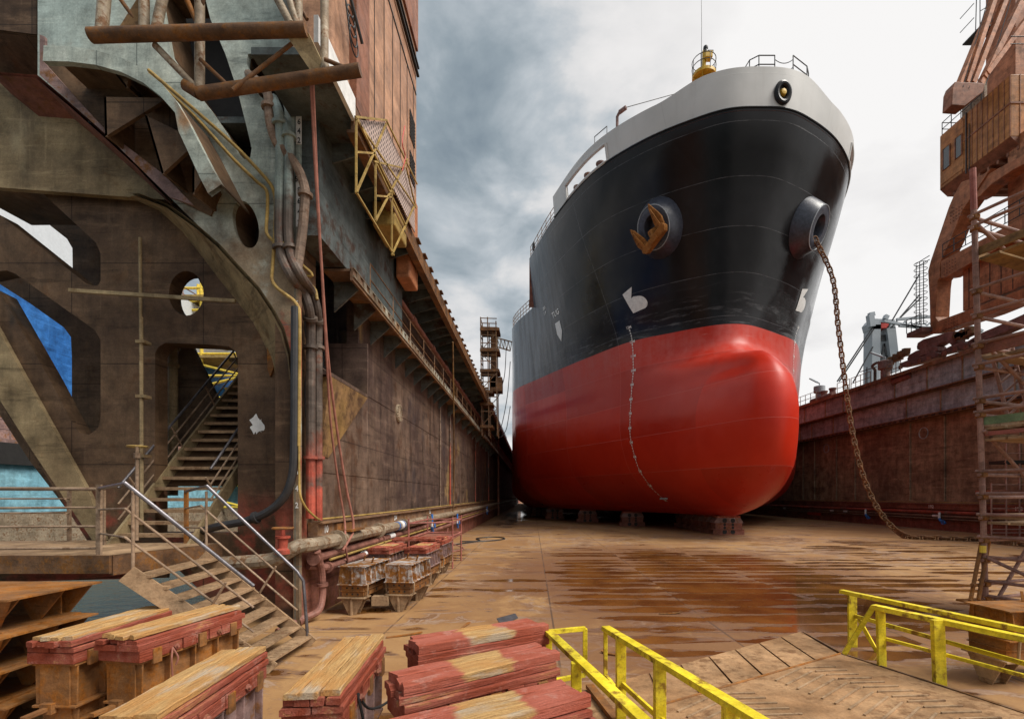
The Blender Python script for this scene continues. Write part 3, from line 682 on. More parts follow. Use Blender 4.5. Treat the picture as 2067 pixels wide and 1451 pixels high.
# paint marks that follow the plating
def on_hull(D, zk, side, vs, fs, mb, off=.02):
    """flat lettering (a along the plating, b up) laid on the hull"""
    s0 = s_at(D, zk); e1 = (hull(s0+.03, zk, side)-hull(s0-.03, zk, side)); e1.z = 0; e1.normalize(); sg = 1 if side > 0 else -1
    out = []
    for p in vs:
        zz = zk+p.y; Dq = D+sg*p.x*e1.y
        out.append(hullD(Dq, zz, side, off))
    mb.add(out, fs)
def densify(vs, fs, n=1):
    bm = bmesh.new(); bv = [bm.verts.new(v) for v in vs]
    for f in fs:
        try: bm.faces.new([bv[i] for i in f])
        except ValueError: pass
    bmesh.ops.triangulate(bm, faces=bm.faces[:])
    for _ in range(n): bmesh.ops.subdivide_edges(bm, edges=bm.edges[:], cuts=1, use_grid_fill=True)
    bm.verts.index_update(); vs = [v.co.copy() for v in bm.verts]; fs = [[v.index for v in f.verts] for f in bm.faces]; bm.free(); return vs, fs
for side in (-1, 1):
    mb = MB()
    for mtr in range(1, 14):
        for q in (0, 2, 4, 6, 8):
            if mtr == 13 and q: continue
            zk = mtr+q/10
            vs, fs = text_pts('%dM' % mtr if q == 0 else str(q), .25 if q == 0 else .22)
            on_hull(33.7, zk, side, vs, fs, mb, .03)
    part(mb, 'draft_marks', M['white'], hullo, recalc=False, smooth=False, label='white draft figures in metres down the bow')
    # white bulbous-bow symbol
    def px2(poly, k, cx_, cy_): return [V((x-cx_)*k, -(y-cy_)*k, 0) for x, y in poly]
    arc = [(1277+10.5*math.sin(t), 614-10.0*math.cos(t)) for t in [math.pi*k/10 for k in range(11)]]
    sym = [(1253,595),(1274,589),(1266,604.5)]+[(1271,603)]+arc[1:]+[(1260,626)]
    mb = MB(); vs, fs = densify(px2(sym, .044, 1268, 607), [list(range(len(sym)))], 2)
    D0 = 32.9
    on_hull(D0, 14.0+.62, side, vs, fs, mb, .03)
    part(mb, 'bulb_symbol', M['white'], hullo, recalc=False, smooth=False)
    mb = MB()
    tg = px2([(1128,650),(1140,645.5),(1143,672),(1143.5,687),(1130,662)], .055, 1136, 666)
    tg = [V(-.42,.55,0),V(.42,.55,0),V(.42,-.35,0),V(0,-1.05,0),V(-.42,-.35,0)]
    vs, fs = densify(tg, [[0,1,2,3,4]], 2); on_hull(40.3, 15.2, side, vs, fs, mb, .03)
    vs, fs = text_pts('TUG', .62); on_hull(40.3, 16.45, side, vs, fs, mb, .03)
    part(mb, 'tug_mark', M['white'], hullo, recalc=False, smooth=False)
    mb = MB(); vs, fs = text_pts('200', .36); on_hull(42.0, 17.55, side, vs, fs, mb, .03)
    vs, fs = text_pts('1 P', .36); on_hull(42.0, 17.1, side, vs, fs, mb, .03)
    part(mb, 'frame_mark', M['white'], hullo, recalc=False, smooth=False)
mb = MB(); p = hullD(33.2, 1.15, -1, .06); q = hullD(33.9, 1.13, -1, .06); mb.bar(p, q, .16, .12); part(mb, 'anode', M['grey'], hullo, bevel=.02)

# ------------------------------------------------------------------ anchor in the starboard hawse, chain from the port hawse
cF, ax, x2, y2 = HAW[0]
anc = thing('anchor', 'rust-orange stockless anchor drawn up in the hawse of the black bow', 'anchor', cF)
cen = cF+ax*.45-y2*.62+(x2 if x2.x > 0 else -x2)*.12
xr = x2 if x2.x > 0 else -x2
ca = (xr*.80+y2*.55).normalized()      # the crown lies across the hawse, right end up
fd_ = (y2*.88-xr*.42).normalized(); nn = ca.cross(fd_).normalized()
if nn.dot(ax) < 0: nn = -nn
def AN(a, f, n): return cen+(ca*a+fd_*f+nn*n)*1.02
mb = MB()
mb.prism([AN(-.80,-.34,-.26),AN(.80,-.34,-.26),AN(.98,-.12,-.26),AN(.90,.10,-.26),AN(-.90,.10,-.26),AN(-.98,-.12,-.26)], nn*.52)
part(mb, 'crown', M['anchor'], anc, bevel=.03)
mb = MB(); mb.box(AN(0,-.12,.30), (.62,.34,.14), Matrix((ca, fd_, nn)).transposed()); part(mb, 'crown_pin', M['anchor'], anc, bevel=.02)
for sgn in (-1, 1):
    mb = MB()
    pr = [(.46,.08),(.96,.08),(1.06,.42),(1.02,.78),(.84,1.52),(.70,1.30),(.56,.80),(.46,.45)]
    lo_ = [AN(sgn*a, f, -.13+.10*f) for a, f in pr]; mb.prism(lo_, nn*.20)
    mb.prism([AN(sgn*.64,.08,.06), AN(sgn*.80,.08,.06), AN(sgn*.82,1.15,.20), AN(sgn*.76,1.15,.20)], nn*.14)
    part(mb, 'fluke', M['anchor'], anc, bevel=.02)
mb = MB(); mb.tube([AN(0,-.05,.02), AN(0,.35,.0), cF-ax*.5], .20, 10, r2=.16); part(mb, 'shank', M['anchor'], anc)

cF, ax, x2, y2 = HAW[1]
def link(mb, c, t, side_, L, wd, r):
    """one studded chain link centred at c along t, lying in the plane of t and side_"""
    t = t.normalized(); s_ = (side_-t*side_.dot(t)).normalized(); a = L/2-wd/2; pts = []
    for k in range(7): an = -math.pi/2+math.pi*k/6; pts.append(c+t*(a+math.cos(an)*wd/2)+s_*math.sin(an)*wd/2)
    for k in range(7): an = math.pi/2+math.pi*k/6; pts.append(c+t*(-a+math.cos(an)*wd/2)+s_*math.sin(an)*wd/2)
    mb.tube(pts, r, 7, closed=True); mb.tube([c-s_*wd/2, c+s_*wd/2], r*.8, 6)
top = cF-ax*.05-y2*.55
cp = [top] + [W(u, v, D) for u, v, D in ((1680,560,30.6),(1692,660,30.4),(1708,790,30.2),(1722,880,30.0),(1742,960,29.8),(1768,1020,29.5),(1800,1062,29.2))]
cp += [WZ(1832,1083,.12), WZ(1870,1085,.12), WZ(1930,1087,.12), WZ(1985,1089,.12), WZ(2040,1096,.12), WZ(2120,1101,.12)]
path = smooth_path(cp, 40)
mb = MB(); pitch = .345; acc = 0; k = 0; prev = path[0]; nxt = pitch/2
for i in range(1, len(path)):
    seg = path[i]-prev
    while acc+seg.length >= nxt:
        q = prev+seg.normalized()*(nxt-acc); t = path[min(i+2, len(path)-1)]-path[max(i-3, 0)]
        s1 = V(0,-1,0) if abs(t.normalized().y) < .9 else V(1,0,0); s2 = t.cross(s1)
        on_floor = q.z < .25
        if on_floor: s1, s2 = V(0,-1,.35), V(0,-.5,1)
        link(mb, q, t, s1 if k % 2 else s2, .46, .28, .048); k += 1; nxt += pitch
    acc += seg.length; prev = path[i]
ch = solo(mb, 'anchor_chain', M['chain'], 'rusty studded chain hanging from the port hawse down to the dock floor', 'chain')
# ------------------------------------------------------------------ left dock wall
XL = -4.6
dw = thing('dock_wall', 'long left dock wall with stained purple-brown plating, overhead walkway and overhanging deck', 'dock wall', (XL-2, 60, 0))
mb = MB()
mb.bx(-8.6, XL, 15.2, 190, 0, 9.7)
mb.bx(XL-.3, XL-.001, 10.3, 15.2, 0, 5.15); mb.bx(XL-.3, XL-.001, 12.75, 15.2, 5.15, 9.7); 
part(mb, 'side_plating', M['wallL'], dw, smooth=False)
# lower hull strake below the service ledge stands a little proud
mb = MB(); mb.bx(XL-.2, XL+.05, 9.35, 190, -.02, 1.62); part(mb, 'bottom_strake', M['rustred'], dw, smooth=False)
# service ledge: an I-beam with painted frame numbers
mb = MB(); mb.bx(XL, XL+.20, 9.9, 190, 1.68, 1.92); mb.bx(XL, XL+.30, 9.9, 190, 1.92, 1.95); mb.bx(XL, XL+.30, 9.9, 190, 1.65, 1.68)
part(mb, 'service_ledge', M['ledge'], dw, smooth=False)
mb = MB()
def wtext(mb, txt, u, v, X, size, off=.004, sx=1.0):
    p = WX(u, v, X); text_on(mb, txt, size, p+V(off, 0, 0), (0,1,0), (0,0,1), sx)
wtext(mb, '10', 658, 1068, XL+.20, .22, .006); wtext(mb, '204', 798, 1045, XL+.20, .21, .006); wtext(mb, '202', 868, 1033, XL+.20, .21, .006)
part(mb, 'frame_number', M['white'], dw, recalc=False, smooth=False)
# weld beads and stiffening bars on the plating
mb = MB()
for z in (3.02, 5.28): mb.bx(XL, XL+.012, 10.35, 150, z-.012, z+.012)
part(mb, 'weld_bead', M['wallL'], dw, smooth=False)
def wy(u): return XL*F/(u-U0)
for u, m, r in ((886, 'pipe', .035), (906, 'pipedk', .045), (1040-82, 'pipedk', .04), (985, 'pipedk', .05), (1003, 'pipedk', .06)):
    y = wy(u); mb = MB(); mb.tube([(XL+.07, y, 1.95), (XL+.07, y, 7.35)], r, 8)
    for z in (2.6, 4.1, 5.6): mb.bx(XL, XL+.14, y-.03, y+.03, z-.02, z+.02)
    part(mb, 'wall_pipe', M[m], dw)
# blanked manhole with a ring of bolts
p = WX(803, 834, XL); mb = MB()
mb.lathe([(0,.07),(.27,.07),(.30,.05),(.30,0),(.36,-.001)], p, (1,0,0), 28)
for k in range(18):
    a = k*math.pi/9; mb.lathe([(0,.1),(.025,.1),(.025,.05)], p+V(0, .265*math.cos(a), .265*math.sin(a)), (1,0,0), 6)
part(mb, 'manhole_cover', M['pipepale'], dw)
# recessed louvre with a box lip and an ochre chute plate under it
z1 = WX(740, 738, XL).z; y0, y1 = 10.35, WX(737, 740, XL).y
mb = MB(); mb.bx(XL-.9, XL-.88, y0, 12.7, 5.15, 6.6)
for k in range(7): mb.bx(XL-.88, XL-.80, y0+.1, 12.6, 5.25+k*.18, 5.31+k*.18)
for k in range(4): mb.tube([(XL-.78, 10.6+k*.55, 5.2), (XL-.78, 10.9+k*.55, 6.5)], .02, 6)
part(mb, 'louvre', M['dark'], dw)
mb = MB(); mb.bx(XL-.9, XL+.25, 12.72, 12.8, 5.1, 6.5); mb.bx(XL-.9, XL+.25, 10.3, 12.72, 5.08, 5.16); part(mb, 'box_lip', M['wallL'], dw, smooth=False)
mb = MB()
a, b_, c = V(XL+.25, 12.75, 5.07), V(XL+.25, 10.4, 5.07), V(XL+.02, 10.4, 3.35)
mb.prism([a, b_, c, V(XL+.02, 10.85, 3.35)], V(-.24, 0, -.02)); part(mb, 'chute_plate', M['ochre'], dw, smooth=False)
# overhead walkway: channel edge, slotted face, brackets, handrail
mb = MB(); mb.bx(XL, XL+.62, 10.6, 190, 7.42, 7.47); mb.bx(XL+.60, XL+.66, 10.6, 190, 7.22, 7.50); part(mb, 'walkway', M['ledge'], dw, smooth=False)
mb = MB()
for k in range(130): y = 10.8+k*.42; mb.bx(XL+.66, XL+.685, y, y+.2, 7.34, 7.47)
mb.bx(XL+.66, XL+.69, 10.6, 66, 7.29, 7.335); mb.bx(XL+.66, XL+.69, 10.6, 66, 7.475, 7.50)
part(mb, 'walkway_slots', M['pale'], dw, smooth=False)
y = 11.2
for k in range(22):
    mb = MB(); mb.prism([(XL, y, 7.42), (XL+.60, y, 7.42), (XL+.60, y, 7.30), (XL, y, 6.75)], (0, .05, 0)); mb.bx(XL, XL+.6, y-.05, y+.1, 7.385, 7.418)
    part(mb, 'bracket', M['wallLup'], dw, smooth=False); y += 1.25 if k < 10 else 2.6
mb = MB()
for z in (7.95, 8.35): mb.tube([(XL+.5, 12.2, z), (XL+.5, 80, z)], .02, 6)
for k in range(34): mb.tube([(XL+.5, 12.2+k*2, 7.45), (XL+.5, 12.2+k*2, 8.35)], .02, 6)
part(mb, 'walkway_rail', M['ledge'], dw)
# fire main under the deck, with couplings
mb = MB(); mb.tube([(XL+.35, 9.6, 8.75), (XL+.35, 150, 8.75)], .085, 10)
for k in range(16): mb.tube([(XL+.35, 10.4+k*3.3, 8.75), (XL+.35, 10.75+k*3.3, 8.75)], .125, 10)
part(mb, 'deck_pipe', M['pipered'], dw)
# deck overhang with plate girder edge and ribs
XD = -3.42
mb = MB(); mb.bx(XL-4.0, XD, 9.35, 190, 9.70, 9.82); mb.bx(XL, XD, 7.9, 9.35, 9.70, 9.82); mb.bx(XL+.0, XL+.5, 9.3, 15.2, 7.5, 9.7)
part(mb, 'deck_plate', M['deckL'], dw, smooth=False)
mb = MB(); mb.bx(XD-.04, XD+.02, 9.2, 190, 9.46, 9.98); mb.bx(XD-.12, XD+.08, 9.2, 190, 9.40, 9.46); part(mb, 'deck_edge', M['tuberust'], dw, smooth=False)
mb = MB(); mb.bx(XD-.02, XD+.05, 7.6, 9.2, 9.62, 10.05); part(mb, 'fascia_board', M['white'], dw, smooth=False, label='pale fascia board at the near end of the deck edge')
for k in range(30):
    y = 9.9+k*1.0 if k < 14 else 24+(k-14)*2.2
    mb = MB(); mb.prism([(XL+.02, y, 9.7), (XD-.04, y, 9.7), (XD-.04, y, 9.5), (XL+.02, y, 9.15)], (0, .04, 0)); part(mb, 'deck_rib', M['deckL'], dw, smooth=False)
mb = MB()
for k in range(60): mb.bx(XD-.1, XD+.1, 9.6+k*.9, 9.95+k*.9, 9.985, 10.02)
part(mb, 'crane_rail', M['tuberust'], dw, smooth=False)

# ------------------------------------------------------------------ end frame of the dock wall
fr = thing('end_frame', 'arched steel end frame of the left dock wall, pale teal above and rusty brown below', 'steel frame', W(420, 1255, 9.6))
FY, IY, BY = 9.2, 10.1, 11.9
# pale front plate: its lower edge sweeps from the top left down to the corner post
sweep = [(-60,112),(0,160),(76,222),(150,284),(220,342),(280,390),(342,414),(400,455),(445,494),(483,536),(524,580),(554,625),(574,662),(587,710),(592,760)]
G = [(76,-70),(76,152),(140,206),(210,268),(280,332),(342,398),(400,455),(445,494),(483,536),(524,580),(554,625),(574,662),(587,710),(592,760),(592,1262),(604,1262),(604,-70)]
def ell(cx, cy, rx, ry, tilt=0, n=28):
    t = R(tilt); return [(cx+rx*math.cos(a)*math.cos(t)-ry*math.sin(a)*math.sin(t), cy+rx*math.cos(a)*math.sin(t)+ry*math.sin(a)*math.cos(t)) for a in [2*math.pi*k/n for k in range(n)]]
def cap_(a, b, r, n=10):
    a = Vector(a); b = Vector(b); d = (b-a).normalized(); t0 = math.atan2(d.y, d.x)
    return [tuple(b+Vector((math.cos(t0-math.pi/2+math.pi*k/n), math.sin(t0-math.pi/2+math.pi*k/n)))*r) for k in range(n+1)] + [tuple(a+Vector((math.cos(t0+math.pi/2+math.pi*k/n), math.sin(t0+math.pi/2+math.pi*k/n)))*r) for k in range(n+1)]
holes = [ell(496, 453, 25, 49, -14), [(318,-40),(405,-40),(425,40),(455,110),(480,185),(500,265),(508,300),(505,318),(494,322),(480,308),(455,265),(420,215),(380,165),(345,110)],
         [(500,110),(510,108),(524,122),(545,158),(566,196),(574,220),(575,250),(562,246),(545,212),(520,190),(506,162),(498,130)],
         ]
yplate('front_plate', [G]+holes, FY, .10, M['pale'], fr)
mb = MB(); mb.bx(W(262,0,FY).x, XL-.35, FY+.8, FY+.85, W(0,335,FY).z, 13.2); mb.bx(W(458,0,FY).x, XL-.35, FY+.78, FY+.8, W(0,520,FY).z, W(0,335,FY).z+.1); part(mb, 'hole_backing', M['dark'], fr, smooth=False)  # near-black sheet behind the holes, added so they show dark
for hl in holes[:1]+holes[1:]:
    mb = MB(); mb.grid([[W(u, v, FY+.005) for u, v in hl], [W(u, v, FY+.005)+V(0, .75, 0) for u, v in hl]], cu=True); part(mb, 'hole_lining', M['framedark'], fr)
# rolled flange (soffit) under the front plate
outer_c = [(280,390),(342,414),(400,455),(445,494),(483,536),(524,580),(554,625),(574,662),(587,710),(592,760)]
inner_c = [(262,392),(325,420),(372,462),(412,512),(448,560),(484,604),(515,645),(536,684),(552,722),(566,770)]
rows = [[W(u, v, FY+.02) for u, v in outer_c], [W((a[0]+c[0])/2, (a[1]+c[1])/2, (FY+IY)/2) for a, c in zip(outer_c, inner_c)], [W(u, v, IY-.005) for u, v in inner_c]]
mb = MB(); mb.grid(rows); mb.grid([[p+V(-.05, 0, -.05) for p in r] for r in rows]); part(mb, 'arch_flange', M['frame'], fr)
# left upper beam web (lit beige) and its soffit
yplate('beam_web', [[(-90,-70),(330,-70),(345,404),(-90,372)]], IY-.25, .12, M['frame'], fr)
mb = MB(); rows = [[W(u, v, IY-.25) for u, v in ((-90,372),(0,371),(150,384),(270,393),(345,404))], None]; rows[1] = [p+V(0,1.5,0) for p in rows[0]]
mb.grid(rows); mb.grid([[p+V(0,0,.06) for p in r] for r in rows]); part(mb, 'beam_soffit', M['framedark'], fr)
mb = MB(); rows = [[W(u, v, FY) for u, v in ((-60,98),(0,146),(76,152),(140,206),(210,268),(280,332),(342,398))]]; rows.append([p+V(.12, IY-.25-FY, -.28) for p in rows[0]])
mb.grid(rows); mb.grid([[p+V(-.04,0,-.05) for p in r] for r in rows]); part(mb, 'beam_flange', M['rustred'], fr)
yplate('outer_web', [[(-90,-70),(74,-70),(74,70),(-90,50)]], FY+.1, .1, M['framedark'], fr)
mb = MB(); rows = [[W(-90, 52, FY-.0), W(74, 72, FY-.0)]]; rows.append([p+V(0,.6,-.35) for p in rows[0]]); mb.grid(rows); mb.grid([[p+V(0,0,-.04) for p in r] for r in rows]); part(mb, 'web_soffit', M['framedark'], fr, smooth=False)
# curved fender bracket standing out from the plate
cv = [(88,92),(140,94),(195,102),(245,117),(290,140),(325,168),(355,203),(380,246),(405,295),(428,340),(447,372)]
near = [W(u, v, 8.35) for u, v in cv]
mb = MB()
th = .26
lo = [p+V(-.015, 0, -.27+.10*k/10) if k < 7 else p+V(-.17-.02*(k-7), 0, -.16) for k, p in enumerate(near)]
mb.grid([near, [p+V(0,.10,0) for p in near], [p+V(0,.10,0) for p in lo], lo, near]); part(mb, 'bracket_lip', M['pale'], fr)
far = [V(p.x, FY-.01, p.z-.02) for p in near]
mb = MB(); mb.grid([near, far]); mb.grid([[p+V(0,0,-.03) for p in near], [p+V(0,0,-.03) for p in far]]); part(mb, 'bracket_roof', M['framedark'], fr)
mb = MB(); q = [(76,-70),(90,-70),(90,118),(212,272),(330,352),(425,432),(342,398),(280,332),(210,268),(140,206),(76,152)]
mb.prism([W(u, v, 8.9) for u, v in ((80,70),(90,74),(92,130),(212,262),(330,352),(390,414),(342,398),(210,268),(80,152))], (0,.05,0)); part(mb, 'bracket_web', M['mauve'], fr, smooth=False)
for tri in (((210,196),(338,198),(212,276)), ((292,232),(400,285),(327,352)), ((388,335),(420,344),(388,393)), ((225,140),(262,150),(255,178))):
    mb = MB(); a, b_, c = [W(u, v, 8.55) for u, v in tri]
    mb.prism([a, b_, c], (0,.06,0)); part(mb, 'gusset', M['framedark'], fr, smooth=False); mb = MB(); mb.prism([a, c, c+V(.0,.6,.05), a+V(.0,.6,.05)], (.04, 0, 0)); part(mb, 'gusset', M['framedark'], fr, smooth=False)
mb = MB(); mb.prism([W(u, v, FY-.03) for u, v in ((92,112),(150,112),(205,124),(255,145),(300,175),(352,222),(400,296),(436,360),(446,392),(425,436),(342,396),(210,266),(92,150))], (0,.025,0)); part(mb, 'bracket_shade', M['framedark'], fr, smooth=False)  # dark sheet laid on the plate, paints in the shade inside the bracket
# inner web frame with its openings
inner_out = [(-90,372),(345,404),(420,462),(466,520),(512,578),(548,630),(575,680),(588,740),(590,1255),(470,1255),(330,1120),(182,1100),(64,915),(0,812),(-90,660)]
A = [(-60,402),(0,372),(83,388),(193,489),(203,512),(203,567),(198,576),(190,577),(176,573),(147,551),(0,434),(-60,392)]
A = [(-80,300),(-20,330),(83,388),(193,489),(203,512),(203,567),(198,576),(190,577),(176,573),(147,551),(0,434),(-80,372)]
Bh = [(-80,540),(0,547),(14,546),(30,552),(190,665),(203,686),(203,846),(198,864),(179,878),(161,874),(145,851),(97,760),(0,590),(-80,450)]
Bh = [(-60,560),(0,547),(14,546),(30,552),(190,665),(203,686),(203,846),(198,864),(179,878),(161,874),(145,851),(97,760),(0,590)]
Ch = [(313,1075),(313,713),(320,700),(333,692),(420,695),(461,699),(474,707),(480,724),(480,1075)]
Dh = ell(376, 592, 35, 45)
inner = [(-90,440),(0,434),(147,551),(176,573),(190,577),(198,576),(203,567),(203,512),(193,489),(83,388),(60,374),(345,404),(420,462),(466,520),(512,578),(548,630),(575,680),(588,740),(590,1255),(470,1255),(330,1120),(182,1100),(64,915),(0,812),(-90,660)]
yplate('inner_frame', [inner, Bh, Ch, Dh], IY, .10, M['framedark'], fr)
for hl in (Bh, Dh, Ch):
    mb = MB(); mb.grid([[W(u, v, IY+.01) for u, v in hl], [W(u, v, IY+.01)+V(-.02 if hl is Bh else 0, .35, 0) for u, v in hl]], cu=True); part(mb, 'opening_rim', M['framedark'], fr)
mb = MB(); hl = [(0,434),(147,551),(176,573),(190,577),(198,576),(203,567),(203,512),(193,489),(83,388),(60,374)]
mb.grid([[W(u, v, IY+.01) for u, v in hl], [W(u, v, IY+.01)+V(0, .35, 0) for u, v in hl]]); part(mb, 'opening_rim', M['framedark'], fr)
# lighter flange along the raking leg
mb = MB(); lg = [(-90,655),(0,805),(64,905),(182,1085),(240,1100),(182,984),(48,760),(0,680),(-90,520)]
mb.prism([W(u, v, IY-.10) for u, v in ((-90,655),(0,808),(64,908),(186,1090),(212,1090),(182,1000),(48,760),(0,672),(-90,515))], (0,.09,0)); part(mb, 'leg_flange', M['frame'], fr, smooth=False)
# rear frame seen through the openings
k_ = 1.0
A2 = [(-60,200),(26,380),(63,419),(102,456),(135,482),(146,501),(147,560),(140,590),(100,560),(-60,440)]
B2 = [(-60,520),(0,574),(60,612),(129,661),(143,680),(145,720),(145,930),(120,930),(60,800),(-60,640)]
Rr = [(-90,300),(300,400),(420,480),(500,620),(500,700),(330,700),(310,1080),(175,1080),(60,930),(-90,700)]
D2 = ell(384, 596, 34, 48)
yplate('rear_frame', [Rr, A2, B2, D2], BY, .12, M['framedark'], fr)
# raking plates behind the stair opening
mb = MB(); mb.prism([W(u, v, 12.3) for u, v in ((300,690),(384,690),(452,830),(452,900),(300,900))], (0,.1,0)); part(mb, 'rear_leg', M['framedark'], fr, smooth=False)
mb = MB(); mb.prism([W(u, v, 10.9) for u, v in ((330,430),(345,455),(440,640),(560,760),(575,660),(480,520),(400,440))], (0,.08,0)); part(mb, 'rear_gusset', M['framedark'], fr, smooth=False)
mb = MB(); mb.bar(W(140,586,9.6), W(475,608,9.6), .05, .07); part(mb, 'tie_bar', M['frame'], fr, smooth=False)
mb = MB(); mb.tube([W(285,640,9.6), W(286,1085,9.6)], .035, 8); mb.tube([W(283,480,10.0), W(284,640,10.0)], .03, 8)
for v in (690, 800, 920): mb.bx(W(277,v,9.6).x, W(294,v,9.6).x, 9.55, 9.75, W(0,v,9.6).z-.03, W(0,v,9.6).z+.03)
part(mb, 'drain_pipe', M['frame'], fr)
mb = MB(); mb.tube([W(349,700,11.2), W(349,1000,11.2)], .10, 12)
for v in (700, 735): mb.tube([W(349,v,11.2), W(349,v+6,11.2)], .14, 12)
part(mb, 'vent_riser', M['frame'], fr)
yplate('knee_plate', [[(538,678),(584,684),(588,760),(586,780),(576,760),(555,735),(545,760),(540,745)]], IY-.06, .06, M['rust'], fr)
# side return of the corner post, carries the riser pipes
mb = MB(); mb.bx(XL-.35, XL-.02, FY+.1, 10.3, 0, 9.7); part(mb, 'corner_post', M['framedark'], fr, smooth=False)
for cz, hh in ((W(615,660,9.9).z, .62), (W(615,800,9.9).z, 1.15)):
    mb = MB(); mb.lathe([(0,.0),(.18,.0)], (XL-.012, 9.95, cz), (1,0,0), 24, hh/.36, (0,0,1)); part(mb, 'slot_hole', M['dark'], fr)
# white flaked patch of old paint and the stencilled water-level scale
mb = MB(); yb = IY-.006
rr = random.Random(5); blob_ = [(519+(9+9*rr.random())*math.cos(a), 858+(11+13*rr.random())*math.sin(a)) for a in [2*math.pi*k/26 for k in range(26)]]
mb.add([W(u, v, yb) for u, v in blob_], [list(range(26))]); part(mb, 'paint_flake', M['white'], fr, smooth=False, recalc=False)
def vscale(u, v0, v1, seq, dark, Y_):
    mb = MB(); n = len(seq)
    for k, t in enumerate(seq):
        v = v0+(v1-v0)*k/(n-1); text_on(mb, t, .15, W(u, v, Y_), (1,0,0), (0,0,1), .8)
    return mb
mb = MB(); mb.bx(W(598,0,FY).x, W(609,0,FY).x, FY-.012, FY-.002, W(0,292,FY).z, W(0,200,FY).z); part(mb, 'scale_strip', M['white'], fr, smooth=False); mb = MB(); mb.bx(W(598,0,FY).x, W(609,0,FY).x, FY-.012, FY-.002, W(0,458,FY).z, W(0,352,FY).z); part(mb, 'scale_strip', M['white'], fr, smooth=False)
mb = vscale(603.5, 209, 284, ['6M','8','6','4','2'], 1, FY-.016); part(mb, 'scale_figures', M['black'], fr, smooth=False, recalc=False)
mb = vscale(603.5, 362, 450, ['5M','8','6','4','2'], 1, FY-.016); part(mb, 'scale_figures', M['black'], fr, smooth=False, recalc=False)
mb = vscale(599, 545, 1020, ['4M','8','6','4','2','3M','8','6','4','2','2M','8','6','4','2'], 0, FY-.008); part(mb, 'scale_figures', M['white'], fr, smooth=False, recalc=False)

# ------------------------------------------------------------------ pipes, hoses and ropes on the frame and wall
PY = FY-.16
def run(name, mat, pts, r, label, cat, group=None, collars=(), n=10, sm=6):
    path = smooth_path(pts, sm) if sm else pts
    mb = MB(); mb.tube(path, r, n)
    o = solo(mb, name, M[mat], label, cat, group)
    for q in collars:
        q = V(*q); i = min(range(len(path)-1), key=lambda k: (path[k]-q).length); t = (path[i+1]-path[i]).normalized()
        m2 = MB(); m2.tube([path[i]-t*.03, path[i]+t*.03], r*1.55, 12); c = put('flange', m2.mesh('flange', M[mat]), o)
    return o
XP = XL+.16
run('riser_hose', 'pipe', [W(500,150,FY+.1), W(520,166,PY), W(540,190,PY), W(543,222,PY), W(547,255,PY), W(560,290,PY), W(586,318,PY), W(606,350,PY), W(616,385,PY), W(615,410,PY), W(610,470,PY), W(600,545,PY)], .085, 'dusty S-shaped hose bending out of a slot in the pale plate', 'hose', None, [W(542,215,PY), W(616,395,PY)])
run('riser_pipe', 'pipedk', [W(552,200,FY), W(562,228,PY), W(566,262,PY), W(566,330,PY), W(564,420,PY), W(564,480,PY), W(570,520,PY), W(590,560,PY), W(612,590,9.4), W(624,625,9.5), WX(627,660,XP), WX(627,760,XP), WX(627,900,XP), WX(627,1046,XP)], .09, 'inner of two dark riser pipes, teal at its top, stepping round the corner post', 'pipe', 'riser pipes on the corner post', [W(564,250,PY), W(564,500,PY), WX(627,640,XP), WX(627,700,XP), WX(627,915,XP)])
run('riser_pipe', 'pipedk', [W(566,236,FY), W(580,262,PY), W(584,290,PY), W(583,380,PY), W(582,470,PY), W(588,515,PY), W(608,556,PY), W(630,590,9.6), W(640,625,9.75), WX(642,660,XP+.02), WX(642,760,XP+.02), WX(642,900,XP+.02), WX(642,1050,XP+.02)], .085, 'outer of two dark riser pipes, red at its foot, nearest the dock wall', 'pipe', 'riser pipes on the corner post', [W(583,275,PY), W(584,500,PY), WX(642,640,XP), WX(642,712,XP), WX(642,915,XP)])
run('conduit', 'yellowold', [W(300,150,PY+.1), W(390,232,PY+.1), W(470,320,PY+.1), W(520,368,PY+.05), W(538,385,PY), W(540,420,PY), W(538,470,PY), W(552,486,PY), W(580,494,PY), W(610,535,9.3), W(630,556,9.4), W(614,558,9.4), W(636,585,9.6), W(640,605,9.6)], .03, 'thin yellow conduit kinking over the riser pipes', 'conduit', None, (), 8, 4)
run('conduit', 'yellowold', [W(300,142,PY+.1), W(400,228,PY+.1), W(480,300,PY+.1), W(546,372,PY), W(556,400,PY), W(555,470,PY), W(550,540,PY), W(549,565,PY), W(560,582,PY), W(592,606,PY), W(604,625,PY), W(604,800,PY), W(603,900,PY)], .032, 'thin pale yellow conduit running straight down the frame edge', 'conduit', None, (), 8, 4)
run('cable', 'yellowold', [W(604,880,PY), W(604,960,PY), W(606,1000,PY), W(618,1025,9.2), W(640,1046,9.5), WX(652,1047,XL+.1), WX(760,1036,XL+.1), WX(900,1020,XL+.1), WX(1000,1009,XL+.1)], .022, 'thin yellow cable dropping to the ledge and along the wall', 'cable', None, (), 8, 5)
run('cable', 'hose', [W(596,620,PY), W(595,760,PY), W(594,900,PY), W(590,960,PY), W(575,1000,PY), W(545,1030,PY), W(500,1050,PY), W(440,1062,PY), W(400,1074,9.5)], .075, 'thick black rubber cable curving off the corner post to the platform', 'cable', None, [W(516,1045,PY)])
